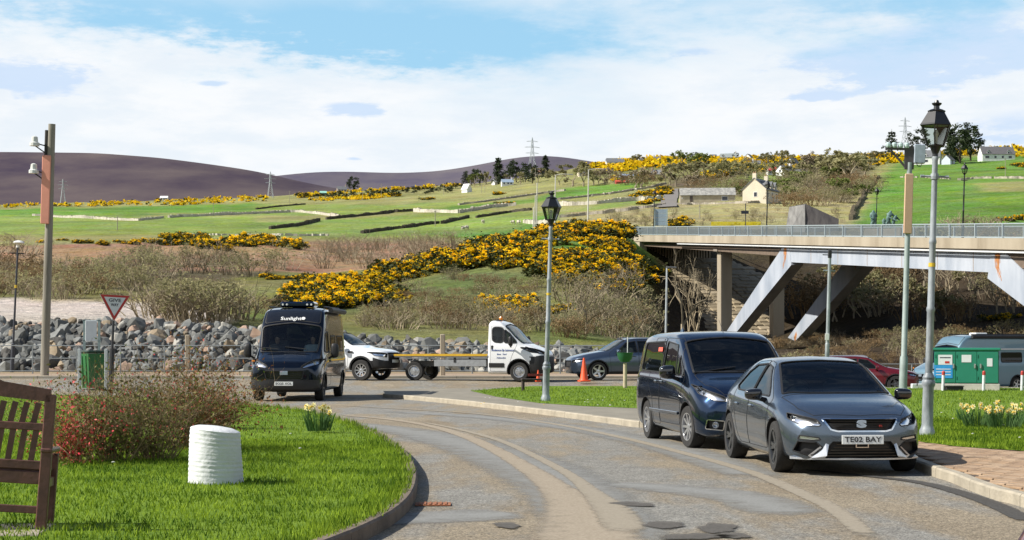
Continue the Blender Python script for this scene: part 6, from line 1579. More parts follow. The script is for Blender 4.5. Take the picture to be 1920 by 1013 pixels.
# ---- the compact black van behind it
BLACK = paint_mat('black_paint', (.016, .038, .085), .9, .14)
vx = [0, .10, .28, .55, .85, 1.10, 1.5, 1.9, 2.2, 2.8, 3.5, 4.1, 4.33, 4.42]
van = dict(x=vx,
 zb=[.24, .21, .20, .19] + [.19] * 8 + [.24, .30],
 wl=[.76, .82, .86, .87] + [.87] * 8 + [.86, .82],
 wm=[.76, .84, .885, .905, .915] + [.918] * 7 + [.905, .86],
 zm=[.45, .50, .55, .58, .62, .66] + [.70] * 6 + [.70, .70],
 wsh=[.68, .76, .81, .84, .85, .855, .86, .865, .87, .875, .875, .87, .86, .80],
 zsh=[.66, .76, .84, .92, .98, 1.02, 1.06, 1.08, 1.09, 1.11, 1.12, 1.13, 1.13, 1.10],
 wt=[.58, .64, .69, .71, .73, .76, .76, .73, .72, .73, .73, .72, .71, .66],
 ze=[.74, .85, .94, 1.01, 1.08, 1.19, 1.48, 1.70, 1.765, 1.78, 1.77, 1.73, 1.68, 1.58],
 zt=[.77, .88, .975, 1.055, 1.13, 1.26, 1.55, 1.77, 1.825, 1.84, 1.83, 1.79, 1.73, 1.63],
 planf=.30, planr=.05, bulge=.06, paint=BLACK, track=.90, rimr=.66, steer=R(6), front=[(.2, .05), (.35, 0), (.6, 0), (.8, .03)],
 wheels=[(.88, .33, .33, .215, ALU, 'multi'), (3.54, .33, .33, .215, ALU, 'multi')])
van['regions'] = [
 dict(ax='side', kind='hole', name='arch', mat=None, poly=circ(.88, .34, .385), seal=.007), dict(ax='side', kind='hole', name='arch', mat=None, poly=circ(3.54, .34, .385), seal=.007),
 dict(ax='side', kind='glass', name='front_side_window', mat=GL, depth=.006, seal=.012, round=.04, poly=[(1.72, 1.13), (1.84, 1.60), (2.50, 1.66), (2.54, 1.15)]),
 dict(ax='side', kind='glass', name='quarter_window', mat=GL, depth=.006, seal=.008, round=.02, poly=[(1.24, 1.12), (1.60, 1.44), (1.66, 1.13)]),
 dict(ax='side', kind='glass', name='rear_side_window', mat=GLD, depth=.006, seal=.012, round=.06, poly=[(2.64, 1.15), (2.60, 1.66), (4.0, 1.64), (4.05, 1.17)]),
 dict(ax='top', kind='glass', name='windscreen', mat=GLC, depth=.006, seal=.016, round=.04, lim=1.0, poly=[(1.02, -.74), (.98, -.4), (.96, 0), (.98, .4), (1.02, .74), (1.72, .70), (1.78, .3), (1.79, 0), (1.78, -.3), (1.72, -.70)]),
 dict(ax='front', kind='recess', name='headlight', mat=REFL, depth=.05, seal=.006, mir=True, lim=.85, round=.015, poly=[(-.84, 1.0), (-.82, .86), (-.66, .76), (-.44, .74), (-.50, .82), (-.70, .90)]),
 dict(ax='front', kind='recess', name='upper_grille', mat=BLK, depth=.03, seal=.005, lim=.6, round=.01, poly=[(-.40, .74), (.40, .74), (.36, .70), (-.36, .70)]),
 dict(ax='front', kind='recess', name='lower_grille', mat=BLK, depth=.05, seal=.008, sealm=CHR, sealname='grille_trim', lim=.6, round=.03, poly=[(-.46, .60), (.46, .60), (.36, .34), (-.36, .34)]),
 dict(ax='front', kind='recess', name='fog_recess', mat=BLK, depth=.05, seal=.007, sealm=CHR, sealname='fog_trim', mir=True, lim=.7, round=.02, poly=[(-.76, .47), (-.78, .33), (-.54, .31), (-.52, .45)]),
 dict(ax='side', kind='seam', name='door_gap', round=.06, poly=[(1.34, .34), (1.22, .7), (1.20, 1.05), (1.70, 1.70), (2.58, 1.72), (2.59, .34)]),
 dict(ax='side', kind='seam', name='sliding_door_gap', round=.06, poly=[(2.62, .30), (2.60, 1.72), (3.3, 1.72), (3.42, .95), (3.08, .70), (3.06, .30)]),
 dict(ax='top', kind='seam', name='bonnet_gap', lim=.7, poly=[(.14, -.5), (.08, 0), (.14, .5), (.5, .70), (.98, .74), (.93, 0), (.98, -.74), (.5, -.70)]),
]
yw2 = yaw_of(.155, -.988)
vc = build_vehicle(van, 'compact_van', 'glossy black compact van with silver wheels parked behind the grey hatchback', place_by_wheel(1287, 840, .88, .90, yw2), yw2, 'van')
for s in (-1, 1):
    mirror_pod(vc, 1.56, s * 1.04, 1.17, s, BLKG, (.2, .26, .22))
    for xx in (2.42, 2.80): obj('door_handle', MB().box((xx, s * .925, 1.0), (.2, .03, .04), bev=.012), BLACK, vc)
    headlamp(vc, [(.32, s * .60, .80), (.42, s * .71, .86), (.52, s * .77, .93)], .05)
    headlamp(vc, [(.10, s * .65, .39)], .05)
    obj('side_moulding', MB().box((2.3, s * .925, .52), (1.9, .02, .05), bev=.008), BLACK, vc)
for k in range(3): obj('grille_bar', MB().box((-.015, 0, .40 + k * .07), (.02, .78 + k * .05, .018), bev=.004), CHR, vc)
for k in range(4):
    obj('window_strip', MB().box((2.78 + .42 * (k % 2) + .1 * (k // 2), -.815 if k < 2 else .815, 1.53 - .13 * (k % 2)), (.28, .006, .07), rot=Matrix.Rotation(.12 * (1 if k < 2 else -1) * -1, 3, 'X')), mat('red_strip', (.65, .12, .08), .5), vc)  # short flat red strips on the rear side windows
obj('roof_aerial', MB().tube([(1.95, .0, 1.80), (2.22, 0, 2.02)], [.006, .003], 5), BLK, vc)
obj('shark_fin', MB().add([(3.0, .35, 1.80), (3.0, .39, 1.80), (3.22, .41, 1.80), (3.22, .33, 1.80), (3.16, .37, 1.90)], [(0, 3, 4), (1, 4, 2), (0, 4, 1), (3, 2, 4)]), BLACK, vc)
for y in (-.42, .42): seat(vc, 2.0, y, .75, .52, .66)
obj('dashboard', MB().box((1.42, 0, 1.03), (.6, 1.5, .25), bev=.08), SEATM, vc); steering(vc, (1.78, .42, 1.12), .19, .6)
obj('bulkhead', MB().box((2.75, 0, 1.1), (.03, 1.55, 1.2)), SEATM, vc)
obj('interior_mirror', MB().box((1.82, 0, 1.62), (.03, .22, .06), bev=.012), BLK, vc)
obj('wiper', MB().tube([(1.0, .25, 1.19), (1.04, -.45, 1.22)], .01, 5), BLK, vc); obj('wiper', MB().tube([(1.0, .75, 1.17), (1.08, .05, 1.26)], .01, 5), BLK, vc)
obj('underfloor', MB().box((2.2, 0, .4), (4.0, 1.2, .34)), SEAL, vc)

# ---- high-roof camper vans (the dark one on the road and the blue one at far right)
def camper(name, label, paint_, lower, loc, yaw, text=None, plate_txt=None, group=None, front=True, cabm=None, tail=0.0):
    cx = [0, .08, .25, .50, .80, 1.05, 1.4, 1.75, 2.0, 2.5, 3.5, 5.0, 5.5 + tail, 5.99 + tail]
    sp = dict(x=cx,
     zb=[.34, .30, .27, .25] + [.25] * 8 + [.30, .36],
     wl=[.90, .95, .97, .98] + [.98] * 8 + [.96, .93],
     wm=[.90, .96, 1.0, 1.015] + [1.025] * 8 + [1.015, .97],
     zm=[.55, .6, .65, .7, .75, .8] + [.9] * 6 + [.9, .9],
     wsh=[.80, .86, .90, .93, .95, .97] + [.98] * 6 + [.975, .94],
     zsh=[.86, .96, 1.04, 1.13, 1.20, 1.26, 1.34, 1.38, 1.40] + [1.42] * 3 + [1.42, 1.40],
     wt=[.70, .74, .78, .80, .83, .86, .89, .87, .86] + [.86] * 3 + [.85, .82],
     ze=[.94, 1.05, 1.13, 1.22, 1.33, 1.50, 1.92, 2.36, 2.53] + [2.60] * 3 + [2.58, 2.5],
     zt=[.97, 1.09, 1.18, 1.29, 1.42, 1.62, 2.04, 2.47, 2.63] + [2.69] * 3 + [2.66, 2.58],
     planf=.16, planr=.03, bulge=.08, paint=paint_, track=.99, rimr=.64, nx=110, steer=0, ang=55,
     wheels=[(.95, .35, .35, .23, ALUD if text else ALU, 'spoke5'), (4.90, .35, .35, .23, ALUD if text else ALU, 'spoke5')])
    sp['regions'] = [
     dict(ax='side', kind='hole', name='arch', mat=None, poly=circ(.95, .37, .42), seal=.03), dict(ax='side', kind='hole', name='arch', mat=None, poly=circ(4.90, .37, .42), seal=.03),
     dict(ax='side', kind='glass', name='cab_window', mat=GL, depth=.006, seal=.015, round=.06, poly=[(1.22, 1.42), (1.62, 1.92), (2.05, 1.98), (2.10, 1.40), (1.9, 1.36), (1.3, 1.38)]),
     dict(ax='side', kind='glass', name='side_window', mat=GLD, depth=-.004, seal=.02, round=.08, poly=[(2.55, 1.35), (2.55, 1.85), (3.55, 1.85), (3.55, 1.35)]),
     dict(ax='side', kind='glass', name='side_window', mat=GLD, depth=-.004, seal=.02, round=.08, poly=[(3.95, 1.40), (3.95, 1.85), (5.2, 1.85), (5.2, 1.40)]),
     dict(ax='top', kind='glass', name='windscreen', mat=GLC, depth=.006, seal=.02, round=.07, lim=1.2, poly=[(.84, -.80), (.76, -.4), (.74, 0), (.76, .4), (.84, .80), (1.50, .86), (1.53, .3), (1.54, 0), (1.53, -.3), (1.50, -.86)]),
     dict(ax='top', kind='glass', name='cab_roof_cap', mat=cabm or BLKG, depth=-.004, seal=.012, round=.07, lim=1.9, poly=[(1.56, -.80), (1.60, 0), (1.56, .80), (1.96, .78), (1.99, 0), (1.96, -.78)]),
     dict(ax='front', kind='recess', name='headlight', mat=REFL, depth=.05, seal=.012, mir=True, lim=.9, round=.03, poly=[(-.96, 1.20), (-.965, 1.05), (-.55, .93), (-.47, .96), (-.52, 1.02), (-.80, 1.17)]),
     dict(ax='front', kind='recess', name='grille', mat=BLK, depth=.05, seal=.012, lim=.6, round=.05, poly=[(-.56, .86), (.56, .86), (.50, .62), (-.50, .62)]),
     dict(ax='front', kind='glass', name='bumper', mat=lower, depth=-.006, seal=.006, lim=.7, round=.05, keep=True, poly=[(-.97, .60), (.97, .60), (.97, .30), (-.97, .30)]),
     dict(ax='side', kind='seam', name='door_gap', round=.08, poly=[(1.40, .42), (1.26, .8), (1.16, 1.36), (1.58, 1.99), (2.18, 2.05), (2.20, .42)]),
     dict(ax='side', kind='seam', name='sliding_door_gap', lim=1, round=.08, poly=[(2.26, .40), (2.26, 2.2), (3.50, 2.2), (3.50, .40)]),
    ]
    r = build_vehicle(sp, name, label, loc, yaw, 'camper van', group)
    for s in (-1, 1):
        mirror_pod(r, 1.30, s * 1.26, 1.42, s, BLK, (.2, .22, .42))
        headlamp(r, [(.24, s * .66, .99), (.33, s * .82, 1.05)], .06)
        if s == 1: obj('indicator', MB().box((.34, s * .92, 1.13), (.05, .09, .05), bev=.01), AMB, r)
        obj('door_handle', MB().box((2.05, s * 1.03, 1.12), (.18, .03, .05), bev=.01), BLK, r)
        obj('roof_rail', MB().tube([(2.3, s * .80, 2.70), (5.6, s * .80, 2.71)], .025, 6), BLK, r)
    for k in range(4): obj('grille_bar', MB().box((.0, 0, .655 + k * .055), (.02, 1.0, .012)), BLKG, r)
    obj('badge', MB().box((-.035, 0, .80), (.02, .22, .11), bev=.02), mat('badge_steel', (.35, .42, .5), .3, metal=.6), r)
    for y in (-.52, .52): seat(r, 1.95, y, 1.0, .56, .72)
    obj('dashboard', MB().box((1.25, 0, 1.28), (.7, 1.7, .2), bev=.08), SEATM, r); steering(r, (1.62, .52, 1.42), .21, .75)
    for y0 in (.3, -.5): obj('wiper', MB().tube([(.84, y0, 1.47), (.94, y0 + .62, 1.53)], .012, 5), BLK, r)
    obj('underfloor', MB().box((3.0, 0, .5), (5.4, 1.3, .45)), SEAL, r)
    return r
NAVY = paint_mat('dark_navy_paint', (.006, .012, .024), .9, .16)
ywc = yaw_of(-.03, -.9995)
cv = camper('camper_van', 'black high-roof camper van driving towards the junction with white lettering above its windscreen', NAVY, BLK, place_by_wheel(478, 751, .95, .99, ywc), ywc, text=True, front=True)
plate(cv, -.06, .50, 'EO25 XOL', rake=0)
text_obj('roof_lettering', 'Sunlight', .17, textM((1.625, .06, 2.345), (-.76, 0, .64)), mat('lettering_white', (.8, .8, .8), .5), cv, width=.60, depth=.004, bold=.0015)
obj('lettering_sun', MB().lathe([(.05, 0), (.055, .012), (.001, .014)], n=14).move(textM((1.625, -.30, 2.345), (-.76, 0, .64))), mat('lettering_white', (.8, .8, .8)), cv)
rb = obj('roof_pod', MB().box((2.75, 0, 2.77), (.8, 1.02, .17), bev=.05), BLACK, cv)
for y in (-.42, -.3, .3, .42): obj('pod_lamp', MB().lathe([(.03, 0), (.03, -.012), (.001, -.014)], (2.35, y, 2.77), 10, 'X'), LED, rb)
obj('awning', MB().tube([(2.3, -1.0, 2.60), (5.4, -1.0, 2.60)], .075, 10), BLK, cv)
obj('bonnet_stripe', MB().box((.45, .40, 1.205), (.02, .34, .05), rot=Matrix.Rotation(.6, 3, 'Y')), mat('teal_print', (.02, .16, .14), .4), cv)

BLUEG = paint_mat('blue_grey_paint', (.16, .26, .32), .35, .35)
ywb = yaw_of(-.9, -.43)
bc = camper('camper_van', 'light blue-grey camper van with awning parked behind the green cabinet at right', BLUEG, BLUEG, place_by_wheel(1907, 735, 4.9, -.98, ywb, -.66), ywb, cabm=BLUEG)
obj('awning', MB().tube([(2.2, -.98, 2.60), (5.6, -.98, 2.60)], .085, 10), BLK, bc)
obj('roof_hatch', MB().box((3.4, 0, 2.73), (.7, .5, .12), bev=.03), TRIMW, bc)
obj('side_stripe', MB().box((3.6, -1.0, 2.02), (4.2, .03, .05)), TRIMW, bc)

# ---- white pickup on the far road
WPAINT = paint_mat('white_paint', (.78, .79, .80), .0, .3, .01)
px_ = [0, .10, .30, .6, 1.0, 1.40, 1.8, 2.15, 2.4, 3.0, 3.45, 3.62, 3.75, 4.4, 5.2, 5.35]
pk = dict(x=px_,
 zb=[.48, .44, .42, .40] + [.40] * 9 + [.42, .50, .52],
 wl=[.78, .84, .87, .88] + [.88] * 10 + [.87, .84],
 wm=[.78, .85, .89, .915] + [.92] * 10 + [.91, .87],
 zm=[.70, .74, .78, .82] + [.84] * 10 + [.84, .84],
 wsh=[.70, .77, .81, .83, .84, .85] + [.86] * 8 + [.86, .82],
 zsh=[.92, 1.0, 1.05, 1.08, 1.12, 1.15, 1.18, 1.20, 1.21, 1.22, 1.22, 1.20, 1.14, 1.16, 1.16, 1.12],
 wt=[.62, .68, .72, .74, .75, .74, .68, .64, .63, .63, .64, .70, .80, .82, .82, .78],
 ze=[.98, 1.06, 1.12, 1.16, 1.21, 1.30, 1.55, 1.72, 1.76, 1.76, 1.70, 1.40, 1.18, 1.20, 1.20, 1.16],
 zt=[1.0, 1.09, 1.15, 1.20, 1.25, 1.36, 1.62, 1.79, 1.82, 1.82, 1.76, 1.44, 1.19, 1.205, 1.205, 1.165],
 planf=.22, planr=.04, bulge=.05, paint=WPAINT, track=.93, rimr=.62,
 wheels=[(.93, .385, .385, .25, ALU, 'multi'), (4.15, .385, .385, .25, ALU, 'multi')])
pk['regions'] = [
 dict(ax='side', kind='hole', name='arch', mat=None, poly=circ(.93, .42, .47), seal=.03), dict(ax='side', kind='hole', name='arch', mat=None, poly=circ(4.15, .42, .47), seal=.03),
 dict(ax='side', kind='glass', name='front_side_window', mat=GL, depth=.006, seal=.014, round=.03, poly=[(1.62, 1.24), (2.08, 1.62), (2.42, 1.68), (2.45, 1.25)]),
 dict(ax='side', kind='glass', name='rear_side_window', mat=GLD, depth=.006, seal=.014, round=.03, poly=[(2.52, 1.25), (2.50, 1.68), (3.2, 1.66), (3.3, 1.27)]),
 dict(ax='top', kind='glass', name='windscreen', mat=GLC, depth=.006, seal=.016, round=.04, lim=1.15, poly=[(1.36, -.70), (1.30, 0), (1.36, .70), (2.08, .62), (2.12, 0), (2.08, -.62)]),
 dict(ax='front', kind='recess', name='headlight', mat=REFL, depth=.05, seal=.01, mir=True, lim=.9, round=.02, poly=[(-.87, 1.06), (-.87, .92), (-.55, .86), (-.50, 1.0)]),
 dict(ax='front', kind='recess', name='grille', mat=BLK, depth=.04, seal=.01, lim=.7, round=.03, poly=[(-.46, 1.03), (.46, 1.03), (.44, .72), (-.44, .72)]),
 dict(ax='front', kind='glass', name='bumper', mat=BLK, depth=-.006, lim=.7, keep=True, poly=[(-.95, .74), (.95, .74), (.95, .46), (-.95, .46)]),
 dict(ax='side', kind='seam', name='door_gap', round=.05, poly=[(1.5, .52), (1.44, 1.18), (2.0, 1.72), (2.48, 1.74), (2.5, .52)]),
 dict(ax='side', kind='glass', name='sill_cladding', mat=BLK, depth=-.004, keep=True, poly=[(.0, .72), (.45, .86), (.45, .35), (.0, .35)]),
]
yp = yaw_of(.93, -.37)
pc = build_vehicle(pk, 'pickup_truck', 'white pickup truck with grey bonnet half hidden behind the black camper van', place_by_wheel(676, 714, .93, .93, yp, FZ), yp, 'pickup')
for s in (-1, 1):
    mirror_pod(pc, 1.72, s * 1.05, 1.28, s, BLK, (.18, .22, .24)); headlamp(pc, [(.22, s * .68, .96)], .06)
    obj('door_handle', MB().box((2.35, s * .93, 1.08), (.18, .03, .05)), BLK, pc)
    obj('fender_vent', MB().box((1.36, s * .925, 1.06), (.2, .02, .07)), BLK, pc)
    obj('door_graphic', MB().box((1.75, s * .935, .78), (.22, .006, .09)), mat('green_print', (.45, .6, .05), .4), pc); obj('door_graphic', MB().box((1.78, s * .936, .86), (.12, .006, .06)), mat('blue_print', (.03, .12, .5), .4), pc)
o = obj('number_plate', MB().box((-.05, 0, .72), (.012, .52, .111), bev=.003), PLW, pc)
for y in (-.42, .42): seat(pc, 2.2, y, .8, .5, .62)
obj('dashboard', MB().box((1.75, 0, 1.1), (.5, 1.4, .2), bev=.06), SEATM, pc); obj('underfloor', MB().box((2.7, 0, .55), (4.6, 1.2, .3)), SEAL, pc)

# ---- white flatbed recovery truck
cabx = [0, .08, .25, .50, .80, 1.05, 1.4, 1.75, 1.98, 2.05, 2.12]
fb = dict(x=cabx,
 zb=[.34, .30, .27, .25, .25, .25, .25, .25, .25, .25, .26], wl=[.90, .95, .97, .98, .98, .98, .98, .98, .98, .98, .97], wm=[.90, .96, 1.0, 1.015, 1.02, 1.025, 1.025, 1.025, 1.025, 1.025, 1.0],
 zm=[.55, .6, .65, .7, .75, .8, .9, .9, .9, .9, .9], wsh=[.80, .86, .90, .93, .95, .97, .98, .98, .98, .98, .96], zsh=[.86, .96, 1.04, 1.13, 1.20, 1.26, 1.34, 1.38, 1.40, 1.40, 1.40],
 wt=[.70, .74, .78, .80, .83, .86, .88, .86, .85, .85, .83], ze=[.94, 1.05, 1.13, 1.22, 1.33, 1.50, 1.86, 2.10, 2.13, 2.13, 2.08], zt=[.97, 1.09, 1.18, 1.29, 1.42, 1.62, 1.98, 2.20, 2.24, 2.24, 2.18],
 planf=.16, planr=0, bulge=.03, paint=WPAINT, track=.99, rimr=.62, ang=50, wheels=[(.95, .35, .35, .22, ALU, 'steel')])
fb['regions'] = [
 dict(ax='side', kind='hole', name='arch', mat=None, poly=circ(.95, .37, .44), seal=.02),
 dict(ax='side', kind='glass', name='cab_window', mat=GL, depth=.006, seal=.022, round=.10, poly=[(1.06, 1.40), (1.22, 1.40), (1.52, 1.40), (1.52, 1.90), (1.36, 1.77), (1.10, 1.48)]),
 dict(ax='side', kind='glass', name='door_window', mat=GL, depth=.006, seal=.022, round=.12, poly=[(1.56, 1.40), (1.56, 1.92), (1.70, 1.97), (1.98, 1.97), (1.96, 1.50), (1.88, 1.43)]),
 dict(ax='top', kind='glass', name='windscreen', mat=GLC, depth=.006, seal=.02, round=.07, lim=1.2, poly=[(.84, -.80), (.76, -.4), (.74, 0), (.76, .4), (.84, .80), (1.50, .84), (1.54, 0), (1.50, -.84)]),
 dict(ax='front', kind='recess', name='headlight', mat=REFL, depth=.05, seal=.012, mir=True, lim=.9, round=.03, poly=[(-.96, 1.24), (-.97, 1.05), (-.55, .93), (-.47, .96), (-.52, 1.02), (-.80, 1.2)]),
 dict(ax='side', kind='glass', name='headlight_side', mat=GLD, depth=.003, seal=.012, round=.03, poly=[(.20, 1.0), (.60, 1.12), (.74, 1.26), (.40, 1.16)]),
 dict(ax='side', kind='glass', name='bumper_corner', mat=BLK, depth=-.005, keep=True, poly=[(-.1, .96), (.30, .92), (.55, .74), (.55, .24), (-.1, .24)]),
 dict(ax='front', kind='glass', name='bumper', mat=BLK, depth=-.005, keep=True, lim=.7, poly=[(-1.05, .90), (1.05, .90), (1.05, .28), (-1.05, .28)]),
 dict(ax='side', kind='glass', name='rubbing_strip', mat=BLK, depth=-.012, round=.02, poly=[(1.50, .50), (1.50, .66), (2.08, .66), (2.08, .50)]),
 dict(ax='side', kind='seam', name='door_gap', round=.06, poly=[(1.40, .36), (1.20, .95), (1.02, 1.36), (1.4, 1.88), (1.7, 2.02), (2.02, 2.02), (2.04, .36)]),
]
yf = yaw_of(.965, -.262)
fc = build_vehicle(fb, 'flatbed_truck', 'white flatbed recovery truck with a low yellow-edged deck parked by the river fence', place_by_wheel(973, 715, .95, .99, yf, FZ), yf, 'truck')
obj('chassis', MB().box((3.6, 0, .62), (3.4, .9, .2)), mat('chassis_grey', (.12, .12, .12), .7), fc)
obj('flat_deck', MB().box((3.95, 0, .90), (3.6, 2.02, .09), bev=.01), mat('deck_alloy', (.35, .36, .37), .45, metal=.5), fc)
for s in (-1, 1):
    obj('deck_edge', MB().box((3.95, s * 1.02, .945), (3.6, .04, .07)), mat('deck_yellow', (.60, .36, .02), .5), fc)
    obj('under_rail', MB().box((3.2, s * .95, .66), (2.0, .05, .26), bev=.01), mat('deck_alloy', (.35, .36, .37)), fc)
    obj('deck_bracket', MB().box((3.4, s * .97, .78), (.08, .04, .2)), BLK, fc)
    w = make_wheel(fc, (4.98, s * .88, .35), .35, .22, ALU, s, 'steel', .62)
    m = mirror_pod(fc, 1.20, s * 1.27, 1.46, s, BLK, (.18, .22, .38))
    h = obj('door_handle', MB().box((1.96, s * 1.0, 1.22), (.10, .04, .17), bev=.03), BLK, fc)
    headlamp(fc, [(.26, s * .68, 1.0)], .06)
sgnf = -1
PRB = mat('blue_lettering', (.05, .10, .30), .5)
for s in (-1, 1):
    tm_ = lambda x, z: textM((x, s * 1.028, z), (0, s, 0))
    text_obj('door_lettering', 'Anderson By Lairmont', .105, tm_(1.56, 1.13), PRB, fc, width=.88, depth=.002, shear=.3, bold=.002)
    text_obj('door_lettering', 'Boat  Yard', .085, tm_(1.60, .98), PRB, fc, width=.36, depth=.002, shear=.3)
    text_obj('door_lettering', 'Helmsdale', .085, tm_(1.62, .85), PRB, fc, width=.34, depth=.002, shear=.3)
bcn = obj('beacon', MB().lathe([(.07, 0), (.07, .10), (.05, .14), (.001, .15)], (1.90, 0, 2.23), 12), AMB, fc); obj('beacon_bar', MB().box((1.92, 0, 2.24), (.1, 1.0, .04)), BLK, fc)
for y in (-.52, .52): seat(fc, 1.55, y, .95, .56, .5)
obj('dashboard', MB().box((1.2, 0, 1.2), (.6, 1.6, .2), bev=.08), SEATM, fc); obj('underfloor', MB().box((1.2, 0, .5), (1.8, 1.3, .4)), SEAL, fc)

# ---- estate-height family cars behind: one recipe, three cars
def suv(name, label, loc, yaw, paint_, rim, scale=1.0, group=None, tall=1.0):
    k = tall; sx = [0, .10, .28, .55, .95, 1.30, 1.7, 2.1, 2.6, 3.2, 3.8, 4.2, 4.5, 4.66]
    sp = dict(x=sx, zb=[.27, .25, .24, .23] + [.23] * 7 + [.26, .32, .38], wl=[.76, .82, .86, .87] + [.87] * 7 + [.85, .82, .78],
     wm=[.76, .83, .88, .905, .915] + [.92] * 6 + [.91, .88, .82], zm=[.48, .52, .57, .62] + [.66] * 7 + [.68, .7, .7],
     wsh=[.68, .75, .80, .82, .83, .84, .85, .855, .86, .86, .86, .85, .82, .74], zsh=[q * k for q in [.68, .76, .82, .88, .94, .98, 1.0, 1.01, 1.02, 1.04, 1.06, 1.07, 1.04, .98]],
     wt=[.58, .64, .69, .70, .72, .73, .68, .62, .60, .60, .61, .64, .70, .66], ze=[q * k for q in [.74, .83, .90, .96, 1.02, 1.08, 1.28, 1.48, 1.53, 1.53, 1.50, 1.38, 1.16, 1.02]],
     zt=[q * k for q in [.76, .86, .93, 1.0, 1.07, 1.14, 1.35, 1.55, 1.60, 1.60, 1.57, 1.45, 1.20, 1.04]], planf=.30, planr=.12, bulge=.07, paint=paint_, track=.91, rimr=.68, nx=64, wheels=[(.92, .35, .35, .23, rim, 'spoke5'), (3.60, .35, .35, .23, rim, 'spoke5')])
    q = k
    sp['regions'] = [dict(ax='side', kind='hole', name='arch', mat=None, poly=circ(.92, .36, .40), seal=.02), dict(ax='side', kind='hole', name='arch', mat=None, poly=circ(3.60, .36, .40), seal=.02),
     dict(ax='side', kind='glass', name='front_side_window', mat=GL, depth=.006, seal=.014, round=.03, poly=[(1.62, 1.04 * q), (2.05, 1.40 * q), (2.42, 1.46 * q), (2.46, 1.05 * q)]),
     dict(ax='side', kind='glass', name='rear_side_window', mat=GLD, depth=.006, seal=.014, round=.03, poly=[(2.53, 1.05 * q), (2.50, 1.46 * q), (3.2, 1.46 * q), (3.3, 1.08 * q)]),
     dict(ax='side', kind='glass', name='quarter_window', mat=GLD, depth=.006, seal=.014, round=.03, poly=[(3.38, 1.09 * q), (3.3, 1.46 * q), (3.66, 1.42 * q), (4.0, 1.14 * q)]),
     dict(ax='top', kind='glass', name='windscreen', mat=GLC, depth=.006, seal=.014, round=.04, lim=.95, poly=[(1.28, -.70), (1.22, 0), (1.28, .70), (2.02, .61), (2.06, 0), (2.02, -.61)]),
     dict(ax='top', kind='glass', name='rear_window', mat=GLD, depth=.004, seal=.012, round=.04, lim=1.0, poly=[(4.05, -.56), (4.02, 0), (4.05, .56), (4.42, .6), (4.42, -.6)]),
     dict(ax='front', kind='recess', name='headlight', mat=REFL, depth=.04, seal=.008, mir=True, lim=.8, round=.02, poly=[(-.82, .82), (-.82, .70), (-.50, .66), (-.46, .74)]),
     dict(ax='front', kind='recess', name='grille', mat=BLK, depth=.04, seal=.008, lim=.6, round=.03, poly=[(-.40, .74), (.40, .74), (.34, .50), (-.34, .50)]),
     dict(ax='rear', kind='glass', name='tail_light', mat=REDL, depth=-.004, seal=.006, mir=True, lim=4.0, round=.02, poly=[(-.84, .98 * q), (-.86, .84 * q), (-.5, .82 * q), (-.5, .92 * q)]),
     dict(ax='side', kind='seam', name='door_gap', round=.05, poly=[(1.42, .34), (1.36, 1.0 * q), (1.98, 1.49 * q), (2.48, 1.51 * q), (2.5, .34)]), dict(ax='side', kind='seam', name='door_gap', round=.05, poly=[(2.51, .34), (2.50, 1.51 * q), (3.26, 1.50 * q), (3.36, 1.05 * q), (3.1, .7), (3.0, .34)]),
     dict(ax='side', kind='glass', name='sill_cladding', mat=BLK, depth=-.003, keep=True, poly=[(1.3, .34), (3.2, .34), (3.2, .24), (1.3, .24)])]
    r = build_vehicle(sp, name, label, loc, yaw, 'car', group)
    for s in (-1, 1):
        mirror_pod(r, 1.68, s * 1.02, 1.08 * k, s, paint_, (.16, .22, .16)); headlamp(r, [(.20, s * .62, .72)], .05)
        for xx in (2.3, 3.05): obj('door_handle', MB().box((xx, s * .915, .90 * k), (.18, .03, .035), bev=.01), paint_, r)
        obj('roof_rail', MB().tube([(2.1, s * .58, 1.55 * k), (2.3, s * .59, 1.60 * k), (3.7, s * .59, 1.58 * k), (3.9, s * .6, 1.52 * k)], .015, 6), ALU, r)
    for y in (-.38, .38): seat(r, 2.0, y, .62, .5, .62)
    obj('dashboard', MB().box((1.6, 0, .95), (.5, 1.36, .2), bev=.06), SEATM, r); obj('underfloor', MB().box((2.3, 0, .4), (4.1, 1.1, .3)), SEAL, r)
    return r
SLB = paint_mat('slate_blue_paint', (.09, .12, .17), .8, .28); REDP = paint_mat('red_paint', (.13, .006, .012), .3, .3)
y3 = yaw_of(-.97, -.24)
sv = suv('parked_suv', 'slate blue crossover car with silver alloys beside the traffic cone, left of the black van', place_by_wheel(1122, 714, .92, -.91, y3, FZ), y3, SLB, ALU)
y4 = yaw_of(.97, -.22)
rc = suv('parked_red_car', 'dark red crossover car behind the grey hatchback, seen through the lamp posts', (lambda q: (q.x, q.y, -.40))(W(1722, 700, 71)), y4, REDP, ALUD, tall=.95)
nr = fastdup(rc, (4.50, 8.77, 0), yaw_of(.5, .866), 'red car cut off by the lower right corner, only its rear pillar showing', 1.0, [(c, kids(c)) for c in kids(rc)])
nr.name = 'passing_red_car'
